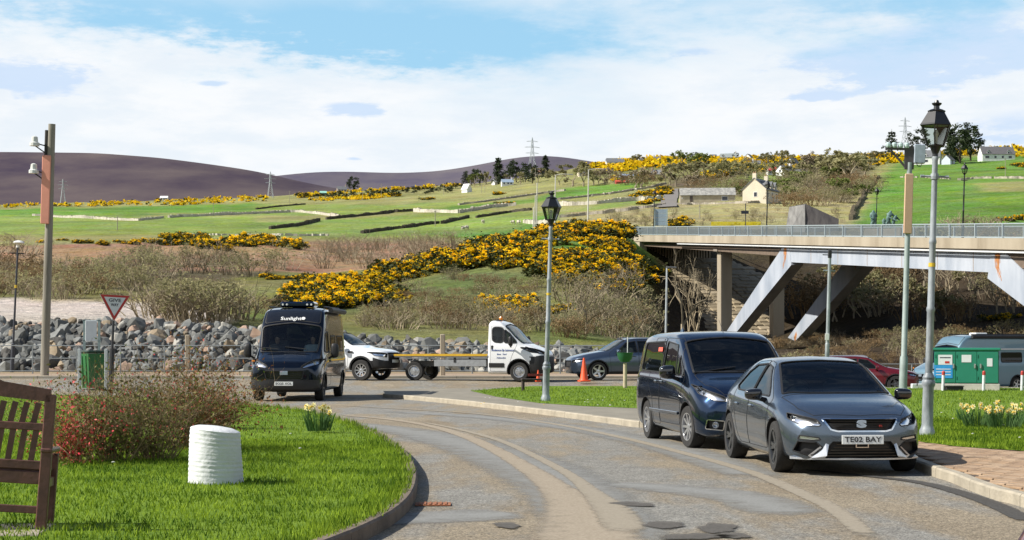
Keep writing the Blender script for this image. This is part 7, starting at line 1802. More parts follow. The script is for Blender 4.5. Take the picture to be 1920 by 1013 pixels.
# ---------------------------------------------------------------- street furniture
LEAN = R(1.7)
POSTM = mat('weathered_post_paint', (.10, .12, .135), .5, second=(.42, .46, .48), scale=3.5, detail=9, bump=.2, bscale=20, stretch=(1, 1, .35)); LBLK = mat('lantern_black', (.012, .013, .015), .35, var=.1)
LGL = glassmat('lantern_glass', (.88, .93, .90), .15, .85); YEL = mat('yellow_tape', (.6, .42, .03), .5)
def _ring(r, z, n=6, a0=0.2): return [(r * math.cos(a0 + 2 * math.pi * k / n), r * math.sin(a0 + 2 * math.pi * k / n), z) for k in range(n)]
def lamp_post(loc, label, h=5.9, group='heritage street lamps', detail=True, dark=False, rz=0.0):
    r = thing('street_lamp', label, 'street lamp', loc, rz, group, (0, LEAN * math.cos(rz))); k = h / 5.9
    pm = LBLK if dark else POSTM
    obj('pedestal', MB().lathe([(.135, 0), (.135, .10), (.115, .14), (.10, .2), (.095, .86), (.115, .90), (.122, .94), (.115, .98), (.10, 1.0), (.11, 1.04), (.09, 1.08), (.07, 1.12)], n=18), pm, r, sm=True)
    obj('column', MB().lathe([(.068, 1.1), (.064, 2.2), (.076, 2.22), (.076, 2.27), (.062, 2.3), (.058, 3.4), (.068, 3.42), (.068, 3.46), (.056, 3.5), (.050, 4.88 * 1), (.062, 4.92), (.05, 4.96)], n=14), pm, r, sm=True)
    obj('ladder_bar', MB().tube([(-.22, 0, 4.6), (.22, 0, 4.6)], .020, 7).lathe([(.026, -.03), (.026, .03)], (-.22, 0, 4.6), 8, 'X').lathe([(.026, -.03), (.026, .03)], (.22, 0, 4.6), 8, 'X').lathe([(.07, 4.55), (.075, 4.6), (.07, 4.65)], n=12), pm, r)
    if detail: obj('tape_band', MB().lathe([(.064, 3.0), (.064, 3.07)], n=14, cap=False), YEL, r)
    mb = MB(); mb.lathe([(.055, 4.9), (.05, 5.0), (.075, 5.06), (.11, 5.14), (.13, 5.16)], n=12)
    lan = obj('lantern', mb, LBLK, r)
    b, t = _ring(.155, 5.14), _ring(.27, 5.50)
    fr = MB()
    for i in range(6):
        fr.tube([b[i], t[i]], .013, 5); fr.tube([b[i], b[(i + 1) % 6]], .014, 5); fr.tube([t[i], t[(i + 1) % 6]], .018, 5)
    obj('lantern_frame', fr, LBLK, lan)
    for i in range(6):
        q = [Vector(v) * 1 for v in (b[i], b[(i + 1) % 6], t[(i + 1) % 6], t[i])]; obj('pane', MB().quad(*q), LGL, lan)
    rf = MB(); e, f_ = _ring(.31, 5.50), _ring(.16, 5.74); g_ = _ring(.29, 5.53)
    for i in range(6):
        j = (i + 1) % 6; rf.quad(e[i], e[j], g_[j], g_[i]); rf.quad(g_[i], g_[j], f_[j], f_[i])
    rf.add(e, [tuple(range(6))]); rf.add(f_, [tuple(range(6))])
    obj('lantern_roof', rf, LBLK, lan)
    obj('finial', MB().lathe([(.15, 5.74), (.16, 5.76), (.10, 5.79), (.055, 5.80), (.05, 5.85), (.085, 5.88), (.09, 5.90), (.045, 5.91), (.03, 5.95), (.001, 5.96)], n=12), LBLK, lan)
    if detail: obj('bulb', MB().lathe([(.03, 5.18), (.035, 5.3), (.05, 5.36), (.03, 5.42), (.001, 5.43)], n=10), TRIMW, lan)
    r.scale = (k, k, k); return r
g = G(1738, 818, .12); lamp_post(tuple(g), 'tall weathered street lamp with black lantern standing right of the grey hatchback', 5.42)
g = G(1023, 752, .12); lamp_post(tuple(g), 'weathered street lamp with black lantern on the grass, left of the black van', 5.45)
for t, lab in ((.065, 'dark heritage lamp on the bridge railing beside the back of the road sign'), (.475, 'dark heritage lamp on the bridge railing in front of the cream house'), (.905, 'dark heritage lamp on the bridge railing, right of the tall lantern')):
    lamp_post(tuple(B(t, -.7, -.15)), lab, 5.9, 'heritage lamps on the bridge', False, True)
p = W(1642, 446, 205); lamp_post(tuple(p), 'dark heritage lamp beside the bronze figures', 6.0, 'heritage lamps on the bridge', False, True)
# wooden pole at left with salmon cable cover and white lamps
WOODP = mat('pole_wood', (.16, .145, .115), .9, second=(.32, .30, .25), scale=2.5, detail=10, bump=.5, bscale=20, stretch=(1, 1, .12)); SALM = mat('salmon_cover', (.70, .30, .21), .7, var=.08, scale=2)
g = G(83, 720); t = thing('wooden_pole', 'tall wooden pole with salmon cable cover and white floodlights at left', 'pole', tuple(g), 0, None, (0, LEAN)); s_ = g.y / F
obj('pole', MB().lathe([(.17, 0), (.165, 4), (.14, 10.45)], n=16), WOODP, t, sm=True)
obj('top_spur', MB().lathe([(.08, 8.9), (.075, 10.2)], (-.2, 0, 0), 10), mat('dark_wood', (.05, .045, .04), .9), t)
obj('cable_cover', MB().box((-.12, -.19, 7.8), (.34, .09, 2.75), bev=.02), SALM, t)
for z, dx_ in ((9.55, -.62), (8.45, -.62)):
    fl = obj('floodlight', MB().lathe([(.20, -.02), (.2, .1), (.14, .14), (.12, .34), (.05, .38)], (dx_, -.2, z), 12), mat('floodlight_white', (.62, .63, .6), .5), t)
    obj('bracket', MB().tube([(dx_, -.1, z), (-.15, -.05, z - .32)], .025, 6).tube([(dx_, -.1, z + .1), (-.15, -.05, z + .0)], .025, 6), BLK, fl)
# slim lamp at far left
g = G(22, 703); t = thing('path_lamp', 'slim dark lamp post with flat white head at the far left edge', 'street lamp', tuple(g), 0, None, (0, LEAN * 1.6))
obj('column', MB().lathe([(.11, 0), (.10, 1.6), (.06, 1.65), (.05, 6.6)], n=10), mat('dark_post', (.04, .045, .06), .6), t); obj('lamp_head', MB().lathe([(.28, 6.82), (.30, 6.86), (.22, 6.93), (.05, 6.97)], (.05, 0, 0), 12).lathe([(.09, 6.6), (.1, 6.82)], n=8), TRIMW, t)
obj('cross_arm', MB().tube([(-.36, 0, 6.3), (.36, 0, 6.3)], .035, 6), BLK, t); obj('tape_band', MB().lathe([(.07, 4.5), (.07, 4.66)], n=10, cap=False), YEL, t)
# pole with floodlight bracket at right
g = G(1693, 731, .12); t = thing('service_pole', 'grey steel pole with salmon cable cover and floodlight bracket, left of the tall lamp', 'pole', tuple(g), 0, None, (0, LEAN))
STP = mat('grey_green_steel', (.25, .30, .29), .5, var=.2, scale=2, bump=.15)
obj('pole', MB().lathe([(.135, 0), (.13, 1.05), (.095, 1.12), (.085, 7.4)], n=14), STP, t, sm=True)
obj('cable_cover', MB().box((-.02, -.08, 6.05), (.27, .09, 1.95), bev=.02), mat('sand_cover', (.55, .36, .24), .7, var=.06), t)
obj('bracket', MB().box((-.02, 0, 7.55), (.3, .1, .75)).tube([(-.1, 0, 7.2), (-.62, 0, 7.78)], .035, 6).box((-.35, 0, 7.83), (.9, .12, .07)), mat('dark_bracket', (.07, .06, .065), .6), t)
for k in range(4): obj('floodlight', MB().lathe([(.07, 0), (.09, .05), (.09, .12), (.06, .17)], (-.72 + k * .2, -.04, 7.86), 10), mat('glass_insulator', (.42, .52, .52), .25, var=.3, scale=8), t)
obj('control_box', MB().box((.30, 0, 7.68), (.36, .22, .62), bev=.02), mat('box_grey', (.33, .38, .45), .5), t); obj('cable', MB().tube([(.2, -.12, 7.4), (.22, -.13, 7.28), (.33, -.13, 7.26), (.38, -.12, 7.4)], .015, 6), BLK, t)
# thin lamp between the slanted legs
g = G(1549, 735); t = thing('harbour_lamp', 'thin grey lamp post with crossbar between the slanted bridge legs', 'street lamp', tuple(g), 0, None, (0, LEAN * .9))
obj('column', MB().lathe([(.08, 0), (.075, 1.6), (.06, 1.65), (.055, 4.5)], n=10), POSTM, t); obj('lamp_head', MB().box((0, 0, 4.62), (.12, .12, .26), bev=.02).box((-.12, 0, 4.6), (.24, .05, .03)), BLK, t); obj('cross_arm', MB().tube([(-.2, 0, 4.07), (.2, 0, 4.07)], .025, 6), POSTM, t)
obj('notice', MB().box((-.03, -.08, 1.85), (.14, .02, .22), bev=.005), TRIMW, t)
g = G(1247, 702); t = thing('modern_lamp', 'grey modern lamp post with flat head before the bridge abutment', 'street lamp', tuple(g), 0, None, (0, LEAN * .6))
obj('column', MB().lathe([(.08, 0), (.075, 1.2), (.06, 1.25), (.05, 5.6)], n=10), mat('silver_post', (.4, .44, .46), .45, metal=.3), t); obj('lamp_head', MB().box((.22, 0, 5.64), (.55, .2, .07), bev=.02), mat('lamp_head_grey', (.12, .13, .14), .5), t)
# tall road lights and slim poles beyond the mound
WPOLE = mat('white_pole', (.55, .54, .48), .6)
def road_light(x, y0, y1, D, arm, label, r=.10, grp='slim pale poles behind the mound'):
    b = W(x, y0, D); t = thing('road_light' if arm else 'slim_pole', label, 'pole', tuple(b), 0, grp, (0, R(.9))); h = (y0 - y1) * D / F
    obj('column', MB().lathe([(r, 0), (r * .7, h)], n=8), WPOLE, t)
    if arm: obj('arm', MB().tube([(0, 0, h - .05), (arm * .5, 0, h + .12), (arm, 0, h + .1)], r * .5, 6), WPOLE, t); obj('lamp_head', MB().box((arm + .3, 0, h + .08), (.7, .25, .12), bev=.03), mat('lamp_head_pale', (.3, .3, .3), .5), t)
road_light(1102, 424, 318, 232, 2.0, 'taller road light with arm, right of the centre lamp lantern'); road_light(1040, 432, 328, 236, 1.8, 'road light with arm rising just behind the centre lamp lantern')
for x, y0, y1 in ((1006, 425, 343), (1003, 428, 366), (1000, 428, 388)): road_light(x, y0, y1, 238, 0, 'slim pale pole left of the centre lamp lantern, %s of three' % {343: 'tallest', 366: 'middle', 388: 'shortest'}[y1], .09)
for i, (x, y0, y1) in enumerate([(903, 362, 336), (909, 362, 329), (930, 350, 330), (1004, 346, 316), (1248, 352, 322), (1384, 330, 292), (1440, 326, 300), (1312, 410, 385), (1628, 320, 283), (1780, 306, 280), (1885, 332, 296), (816, 424, 395), (715, 372, 345), (680, 375, 350), (543, 384, 358), (832, 366, 346), (400, 400, 380), (220, 432, 406)]):
    q = hit(x, y0)
    if q: 
        t = thing('telegraph_pole', 'distant telegraph pole on the hillside', 'pole', tuple(q), 0, 'telegraph poles'); h = (y0 - y1) * q.y / F; rr_ = max(.12, .28 * q.y / F)
        obj('pole', MB().lathe([(rr_, -.5), (rr_ * .8, h)], n=6), mat('telegraph_wood', (.30, .27, .21), .9), t); obj('cross_arm', MB().box((0, 0, h * .93), (h * .12, .15, .2)), mat('telegraph_wood', (.3, .27, .21)), t)
# pylons
def pylon(x, y0, y1, D, label):
    b = W(x, y0, D); h = (y0 - y1) * D / F; t = thing('pylon', label, 'pylon', tuple(b), R(20)); w = h * .11; r = .035 * D / 100 * .2 + .06; mb = MB()
    lv = [(0, 1), (.18, .78), (.34, .6), (.48, .45), (.6, .3), (.75, .2), (.88, .16), (1, .03)]
    c = lambda k, a, b_: Vector((a * w * lv[k][1], b_ * w * lv[k][1], h * lv[k][0]))
    for k in range(7):
        for a, b_ in ((-1, -1), (1, -1), (1, 1), (-1, 1)):
            mb.tube([c(k, a, b_), c(k + 1, a, b_)], r, 4); a2, b2 = (-b_, a); mb.tube([c(k, a, b_), c(k + 1, a2, b2)], r * .55, 3); mb.tube([c(k + 1, a, b_), c(k + 1, a2, b2)], r * .55, 3)
    obj('lattice', mb, mat('galvanised_lattice', (.40, .44, .47), .6), t)
    for z, l in ((.62, .17), (.76, .2), (.9, .15)):
        obj('cross_arm', MB().tube([(-h * l, 0, h * z), (0, 0, h * (z + .03)), (h * l, 0, h * z)], r * .7, 4).tube([(-h * l, 0, h * z), (h * l, 0, h * z)], r * .7, 4), mat('galvanised_lattice', (.4, .44, .47)), t)
pylon(998, 336, 258, 1150, 'tall lattice pylon above the mixed conifer wood'); pylon(1697, 292, 220, 1200, 'lattice pylon on the skyline left of the tall lantern'); pylon(507, 378, 322, 1300, 'lattice pylon against the dark moor, left of centre'); pylon(118, 384, 336, 1500, 'faint lattice pylon at the foot of the moor, behind the wooden pole')
# signs
SGR = mat('sign_red', (.48, .03, .025), .45, var=.03); SGW = mat('sign_white', (.68, .70, .72), .45, var=.03); SGB = mat('sign_back', (.30, .33, .34), .5, metal=.3); SBK = mat('sign_black', (.02, .025, .04), .5)
g = G(207, 737, .12); t = thing('give_way_sign', 'red-bordered triangular give way sign on a dark post behind the green bin', 'road sign', tuple(g), R(27), None, (0, LEAN * 1.4))
obj('post', MB().lathe([(.042, 0), (.04, 2.5)], n=10), mat('dark_sign_post', (.03, .03, .035), .5), t); obj('post_sleeve', MB().lathe([(.085, 0), (.08, 1.35)], n=10), mat('dark_sign_post', (.03, .03, .035)), t)
def tri(s, y, th=.02): return MB().prism([(-s, s * .577 * 1.0), (s, s * .577), (0, -s * 1.155)], y, y + th)
zc = 2.72
pn = obj('panel', tri(.46, -.07, .05).move(Matrix.Translation((0, 0, zc))), SGB, t); obj('red_border', tri(.45, -.075, .004).move(Matrix.Translation((0, 0, zc))), SGR, pn); obj('white_field', tri(.33, -.080, .003).move(Matrix.Translation((0, 0, zc + .005))), SGW, pn)
text_obj('lettering', 'GIVE', .14, textM((0, -.084, zc + .10), (0, -1, 0)), SBK, pn, width=.38, depth=.001, bold=.003); text_obj('lettering', 'WAY', .12, textM((0, -.084, zc - .04), (0, -1, 0)), SBK, pn, width=.24, depth=.001, bold=.003)
g = G(172, 728); t = thing('notice_board', 'pale double-post notice board behind the green bin', 'sign', tuple(g), R(12))
for x in (-.26, .26): obj('post', MB().box((x, 0, 1.25), (.09, .09, 2.5)), mat('pale_green_post', (.38, .47, .45), .6), t)
obj('panel', MB().box((-.02, -.06, 2.08), (.40, .03, .76), bev=.01), SGW, t); obj('rail', MB().box((0, -.03, 2.46), (.66, .03, .04)).box((0, -.03, 1.72), (.66, .03, .04)), mat('pale_green_post', (.38, .47, .45)), t)
p = W(1239, 432, 246); t = thing('road_sign_back', 'large grey road sign seen from behind, beyond the left end of the bridge railing', 'road sign', tuple(p), R(-6))
for x in (-.9, .9): obj('post', MB().box((x, 0, 1.55), (.16, .16, 3.1)), mat('sign_post_green', (.33, .42, .42), .5), t)
for k in range(4): obj('panel', MB().box((0, .08, .95 + k * .6), (1.62, .05, .58), bev=.01), mat('sign_sheet_back', (.30, .38, .44), .5, metal=.2), t)
p = W(1398, 436, 230); t = thing('small_road_sign', 'small dark rectangular road sign on a thin post beyond the bridge railing', 'road sign', tuple(p)); obj('post', MB().lathe([(.06, 0), (.06, 3.9)], n=8), SBK, t); obj('panel', MB().box((-.1, -.08, 2.7), (1.0, .04, .42)), SBK, t)
# green bin between two pale posts
g = G(176, 733); t = thing('waste_bin', 'large green wheelie bin with dark lid between two pale posts', 'bin', tuple(g), R(38)); BG = mat('bin_green', (.02, .13, .035), .5, var=.1, scale=3)
obj('body', MB().add([(-.30, -.30, .1), (.30, -.30, .1), (.30, .30, .1), (-.30, .30, .1), (-.37, -.37, 1.28), (.37, -.37, 1.28), (.37, .37, 1.28), (-.37, .37, 1.28)], [(3, 2, 1, 0), (4, 5, 6, 7), (0, 1, 5, 4), (1, 2, 6, 5), (2, 3, 7, 6), (3, 0, 4, 7)]), BG, t)
for s in (-.15, .15): obj('rib', MB().add([(-.315, s - .03, .15), (-.345, s - .03, .15), (-.395, s - .03, 1.2), (-.36, s - .03, 1.2), (-.315, s + .03, .15), (-.345, s + .03, .15), (-.395, s + .03, 1.2), (-.36, s + .03, 1.2)], [(0, 1, 2, 3), (4, 5, 6, 7), (1, 2, 6, 5), (0, 1, 5, 4), (2, 3, 7, 6)]), BG, t)
obj('lid', MB().box((0, 0, 1.34), (.84, .84, .10), bev=.04), mat('bin_lid', (.015, .035, .02), .5), t)
for s in (-1, 1): obj('wheel', MB().lathe([(.1, s * .26 - .03), (.1, s * .26 + .03)], (.25, 0, .1), 12, 'Y'), TYRE, t)
for x in (149, 199):
    g = G(x, 737, .1); t = thing('marker_post', 'pale thin post standing %s of the green bin' % ('left' if x < 170 else 'right'), 'post', tuple(g)); obj('shaft', MB().box((0, 0, .68), (.09, .09, 1.36), bev=.01), mat('pale_metal_post', (.42, .46, .46), .5), t)
# river fence: posts and three rails
FEN = mat('fence_grey', (.22, .25, .26), .6, var=.15); fx = []
FN = thing('river_fence', 'long grey tubular fence between the far road and the boulder bank', 'fence')
x = -26.0
pmesh = MB().lathe([(.03, 0), (.03, 1.22)], n=6).mesh('post'); fixn(pmesh); pmesh.materials.append(FEN)
while x < 9: o = bpy.data.objects.new('post', pmesh); COL.objects.link(o); o.parent = FN; o.location = (x, 72.6, FZ + .08); x += 1.87
for z in (1.2, .66, .12): obj('rail', MB().tube([(-27, 72.6, FZ + .08 + z), (9, 72.6, FZ + .08 + z)], .022, 6), FEN, FN)
FN2 = thing('car_park_fence', 'grey tubular fence behind the red car, left of the green cabinet', 'fence')
x = 9.4
while x < 60: o = bpy.data.objects.new('post', pmesh); COL.objects.link(o); o.parent = FN2; o.location = (x, 88, -.64); x += 1.87
for z in (1.2, .66, .12): obj('rail', MB().tube([(9.4, 88, -.64 + z), (60, 88, -.64 + z)], .022, 6), FEN, FN2)
for x, y in ((352, 702), (830, 706)):
    g = G(x, y, FZ + .05); t = thing('fence_pillar', 'stout weathered concrete post in the river fence, %s' % ('left of the camper van' if x < 500 else 'behind the flatbed deck'), 'post', tuple(g)); obj('shaft', MB().box((0, 0, .85), (.2, .2, 1.7), bev=.03), CONC, t)
# litter bin hanging at the fence left of the camper
# traffic cones, planter, low bench
CNO = mat('cone_orange', (.80, .09, .02), .5, var=.08)
def cone(x, y, h, label):
    g = G(x, y, FZ); t = thing('traffic_cone', label, 'traffic cone', tuple(g), R(15)); obj('cone', MB().lathe([(.20 * h, .04), (.17 * h, .1), (.035 * h, h), (.02 * h, h)], n=16), CNO, t, sm=True); obj('base', MB().box((0, 0, .03), (.44 * h, .44 * h, .05), bev=.01), CNO, t)
    if h > .7: obj('sleeve', MB().lathe([(.125 * h, .40 * h), (.085 * h, .62 * h)], n=16, cap=False), mat('cone_sleeve', (.75, .13, .05), .4), t)
cone(1095, 716, .86, 'tall orange traffic cone beside the slate blue crossover car'); cone(1009, 716, .42, 'short red cone base under the flatbed nose, left of the lamp')
g = G(1172, 728, .12); t = thing('flower_planter', 'green bowl planter on a pale post beside the black van', 'planter', tuple(g)); obj('post', MB().lathe([(.07, 0), (.06, .85)], n=8), mat('pale_timber', (.45, .38, .26), .8, var=.2, scale=6), t)
obj('bowl', MB().lathe([(.14, .88), (.24, 1.0), (.27, 1.16), (.29, 1.2), (.25, 1.2), (.22, 1.14)], n=16), mat('planter_green', (.02, .11, .05), .5), t, sm=True); obj('cane', MB().tube([(.08, 0, 1.1), (.09, 0, 1.72)], .015, 5), TRIMW, t)
g = G(1000, 733, .12); t = thing('low_bench', 'low dark wooden bench on the grass just left of the centre street lamp', 'bench', tuple(g), R(6)); DKW = mat('dark_bench_wood', (.035, .022, .018), .7, var=.3, scale=8)
obj('seat', MB().box((0, 0, .36), (.78, .34, .06), bev=.01), DKW, t)
for s in (-1, 1): obj('leg', MB().box((s * .33, 0, .17), (.07, .3, .34)), DKW, t)
obj('back_rail', MB().box((.1, .18, .5), (.5, .03, .08)), mat('reddish_wood', (.2, .03, .02), .6), t)
# electrical cabinet, bollards
g = G(1812, 732, .12); t = thing('electrical_cabinet', 'green three-door electrical cabinet with white and blue notices on a concrete plinth', 'cabinet', tuple(g), R(-14)); CG = mat('cabinet_green', (.018, .20, .125), .45, var=.07, scale=1.5)
obj('plinth', MB().box((0, .35, .10), (2.08, .86, .24), bev=.02), mat('pale_plinth', (.48, .45, .40), .9, var=.15, scale=4), t); obj('housing', MB().box((0, .35, .74), (2.0, .8, 1.08), bev=.01), CG, t); obj('lid', MB().box((0, .35, 1.32), (2.12, .92, .09), bev=.02), CG, t)
for k in range(3):
    d = obj('door', MB().box((-.66 + k * .66, -.07, .74), (.645, .04, 1.0), bev=.008), CG, t); obj('handle', MB().box((-.40 + k * .66 - (0 if k < 2 else .48), -.11, .78), (.05, .04, .15), bev=.01), ALU, d)
    for z in (.4, 1.1): obj('hinge', MB().lathe([(.012, -.05), (.012, .05)], (-.97 + k * .66, -.095, z), 6), CG, d)
NT = lambda x, z, w, h, m: obj('notice', MB().box((x, -.097, z), (w, .006, h)), m, t)
NB = mat('notice_blue', (.03, .28, .62), .4); n1 = NT(-.66, .98, .44, .32, SGW); n2 = NT(-.72, .60, .58, .42, NB); NT(.0, 1.02, .30, .24, SGW); NT(.72, .90, .17, .26, SGW)
obj('text_line', MB().box((-.66, -.102, 1.05), (.34, .004, .03)), SBK, n1); obj('red_mark', MB().box((-.6, -.102, .90), (.14, .004, .07)), SGR, n1)
for k in range(3): obj('text_line', MB().box((-.72, -.102, .50 + k * .09), (.46, .004, .025)), SGW, n2)
obj('louvre', MB().box((1.005, .35, 1.05), (.02, .5, .14)), BLK, t)
for x, l in ((1768, 'white bollard with red top in front of the cabinet\'s left door'), (1844, 'white bollard with red top at the cabinet\'s right corner'), (1916, 'white bollard with red top before the blue camper\'s wheel')):
    g = G(x, 733, .12); t = thing('bollard', l, 'bollard', tuple(g), 0, 'white bollards with red tops', (0, LEAN)); obj('shaft', MB().lathe([(.05, 0), (.05, .5)], n=12), mat('bollard_white', (.62, .64, .66), .5), t); obj('cap', MB().lathe([(.052, .5), (.052, .60), (.03, .635), (.001, .64)], n=12), mat('bollard_red', (.42, .04, .03), .5), t)
g = G(1788, 733, .12); t = thing('meter_box', 'low dark box on the grass between two white bollards', 'box', tuple(g)); obj('box', MB().box((0, 0, .07), (.56, .3, .14), bev=.02), BLK, t); obj('lid', MB().box((0, 0, .15), (.6, .34, .03), bev=.01), mat('dark_lid', (.05, .045, .045), .6), t)
g = G(1735, 729, .12); t = thing('low_kerb_wall', 'low white-painted kerb wall left of the green cabinet', 'low wall', tuple(g)); obj('blocks', MB().box((.1, .3, .07), (1.0, .2, .18), bev=.02), mat('bollard_white', (.62, .64, .66)), t); obj('tap', MB().tube([(-.25, .1, .1), (-.25, .05, .26), (-.1, .05, .28)], .02, 6), BLK, t)
# bronze figures (plain stand-ins)
def figure(parent, name, joints, edges, radii, m, sub=1):
    me = bpy.data.meshes.new(name); me.from_pydata([tuple(j) for j in joints], edges, []); o = bpy.data.objects.new(name, me); COL.objects.link(o)
    md = o.modifiers.new('skin', 'SKIN'); sk = me.skin_vertices[0].data
    for i, r_ in enumerate(radii): sk[i].radius = (r_, r_) if not isinstance(r_, tuple) else r_
    sk[0].use_root = True; s2 = o.modifiers.new('sub', 'SUBSURF'); s2.levels = sub; s2.render_levels = sub
    bpy.context.view_layer.update(); m2 = bpy.data.meshes.new_from_object(o.evaluated_get(bpy.context.evaluated_depsgraph_get())); o.modifiers.clear(); o.data = m2; smooth(m2, 180); m2.materials.clear(); m2.materials.append(m); o.parent = parent; return o
BRZ = mat('green_bronze', (.06, .12, .11), .6, second=(.14, .24, .21), scale=2)
p = W(1656, 446, 203); t = thing('bronze_statue', 'greenish bronze group of standing figures beyond the railing', 'statue', tuple(p), R(-15)); zb = 1.0
obj('plinth', MB().box((0, 0, .5), (4.2, 2, 1.0), bev=.05), CONC, t)
def stand(dx_, k, hunch, name='figure'):
    J = [(0, 0, .95), (hunch * .3, 0, 1.25), (hunch * .6, 0, 1.5), (hunch * .7, 0, 1.62), (hunch * .8, 0, 1.78), (-.12, 0, .5), (-.15, 0, .05), (.15, 0, .5), (.22, 0, .05), (hunch * .5 - .22, -.05, 1.42), (hunch - .25, -.2, 1.12), (hunch + .1, -.3, .95), (hunch * .5 + .22, .05, 1.42), (hunch + .32, .1, 1.1)]
    J = [(x * k + dx_, y * k, z * k + zb) for x, y, z in J]; figure(t, name, J, [(0, 1), (1, 2), (2, 3), (3, 4), (0, 5), (5, 6), (0, 7), (7, 8), (2, 9), (9, 10), (10, 11), (2, 12), (12, 13)], [.24 * k, .24 * k, .2 * k, .09 * k, .14 * k, .17 * k, .13 * k, .17 * k, .13 * k, .12 * k, .09 * k, .07 * k, .12 * k, .09 * k], BRZ)
stand(-1.15, 1.3, 0); stand(.55, 1.25, .35); stand(1.15, .95, .5); stand(.05, .75, .1)
# ---------------------------------------------------------------- people in the camper cab
SKIN = mat('skin', (.50, .30, .22), .6, var=.05); SHD = mat('dark_jacket', (.02, .022, .03), .9); SHG = mat('grey_top', (.42, .46, .50), .9); HAIR = mat('dark_hair', (.03, .02, .015), .8)
def seated(loc, rz, label, shirt, reach):
    r = thing('person', label, 'person', loc, rz)
    # faces local -x; hips at origin
    J = [(0, 0, .0), (.02, 0, .22), (.03, 0, .42), (.0, 0, .50), (-.45, -.12, .05), (-.50, -.13, -.38), (-.45, .12, .05), (-.50, .13, -.38), (.02, -.19, .42), (-.06, -.25, .18), (-reach, -.15, .24 if reach > .3 else .05), (.02, .19, .42), (-.06, .25, .18), (-reach, .15, .24 if reach > .3 else .05)]
    E = [(0, 1), (1, 2), (2, 3), (0, 4), (4, 5), (0, 6), (6, 7), (2, 8), (8, 9), (9, 10), (2, 11), (11, 12), (12, 13)]
    figure(r, 'clothing', J, E, [(.17, .13), (.16, .12), (.13, .11), .06, .085, .06, .085, .06, .075, .055, .04, .075, .055, .04], shirt, 2)
    figure(r, 'head', [(0, 0, .50), (-.015, 0, .58), (-.03, 0, .66), (-.02, 0, .745), (-.115, 0, .655)], [(0, 1), (1, 2), (2, 3), (2, 4)], [.05, .062, .088, .075, .018], SKIN, 2)
    h = bmesh.new(); bmesh.ops.create_icosphere(h, subdivisions=2, radius=.108)
    for v in h.verts:
        if v.co.z < -.02 and v.co.x < .0: v.co.x = .02
        v.co += Vector((.0, 0, .70)); v.co.x += .005
    me = bpy.data.meshes.new('hair'); h.to_mesh(me); h.free(); smooth(me, 180); obj('hair', me, HAIR, r)
    for s in (-1, 1):
        obj('eye', MB().lathe([(.009, -.008), (.001, -.012)], (-.102, s * .033, .675), 8, 'X'), SBK, r)
        hp = Vector((-reach - .02, s * .15, .25 if reach > .3 else .06)); hm = MB()
        hm.box(hp, (.08, .075, .03), bev=.01)
        for k in range(4): l = (.06, .07, .066, .05)[k]; hm.tube([hp + Vector((-.04, -.03 + k * .02, .0)), hp + Vector((-.04 - l * .5, -.03 + k * .02, .01)), hp + Vector((-.045 - l * .6, -.03 + k * .02, -.03))], [.010, .009, .007], 6)
        hm.tube([hp + Vector((.0, -s * .035, 0)), hp + Vector((-.035, -s * .06, -.005))], [.012, .009], 6); obj('hand', hm, SKIN, r)
    obj('mouth', MB().box((-.105, 0, .612), (.01, .04, .007)), mat('lips', (.35, .12, .1), .6), r); return r
def inveh(root, p):
    c, s = math.cos(root.rotation_euler.z), math.sin(root.rotation_euler.z); return (root.location.x + p[0] * c - p[1] * s, root.location.y + p[0] * s + p[1] * c, root.location.z + p[2])
seated(inveh(cv, (2.02, .52, 1.10)), cv.rotation_euler.z, 'driver in dark jacket holding the steering wheel of the black camper van', SHD, .40)
seated(inveh(cv, (2.02, -.52, 1.10)), cv.rotation_euler.z, 'passenger in pale grey top sitting in the black camper van', SHG, .18)

# ---------------------------------------------------------------- near left lawn: bench, painted stump, shrubs
BW = mat('bench_wood', (.060, .024, .018), .5, second=(.14, .058, .042), scale=5, detail=8, stretch=(1, 1, 1), bump=.2, coat=.2)
t = thing('wooden_bench', 'dark brown wooden garden bench with arched slatted back, cut by the left edge', 'bench', (-3.70, 13.4, .17), R(8), None, (R(-2), R(4)))
Lb = 1.65                                                       # local: right end at x=0, runs to -x, back faces -y
for x in (0, -Lb): obj('back_leg', MB().box((x, 0, .53), (.085, .06, 1.06), bev=.008), BW, t); obj('front_leg', MB().box((x, .5, .29), (.075, .06, .58), bev=.008), BW, t); obj('armrest', MB().box((x, .24, .62), (.09, .58, .035), bev=.01), BW, t); obj('side_rail', MB().box((x, .25, .36), (.04, .5, .07)), BW, t)
ar = [(-Lb, 1.0), (-Lb, 1.10), (-Lb * .78, 1.14), (-Lb * .6, 1.25), (-Lb * .5, 1.275), (-Lb * .4, 1.25), (-Lb * .22, 1.14), (0, 1.10), (0, 1.0), (-Lb * .22, 1.02), (-Lb * .4, 1.07), (-Lb * .5, 1.085), (-Lb * .6, 1.07), (-Lb * .78, 1.02)]
n = len(ar); mbt = MB(); seq = [(ar[13 - i if i else 0], ar[i + 1]) for i in range(7)]
lo = [ar[0], ar[13], ar[12], ar[11], ar[10], ar[9], ar[8]]; up_ = ar[1:8]
for i in range(6): mbt.prism([lo[i], lo[i + 1], up_[i + 1], up_[i]], -.03, .03)
obj('top_rail', mbt, BW, t)
for z, h in ((.80, .06), (.50, .07)): obj('back_rail', MB().box((-Lb / 2, 0, z), (Lb, .045, h), bev=.006), BW, t)
for x in (-.52, -1.12): obj('back_stile', MB().box((x, 0, .78), (.07, .05, .52), bev=.006), BW, t)
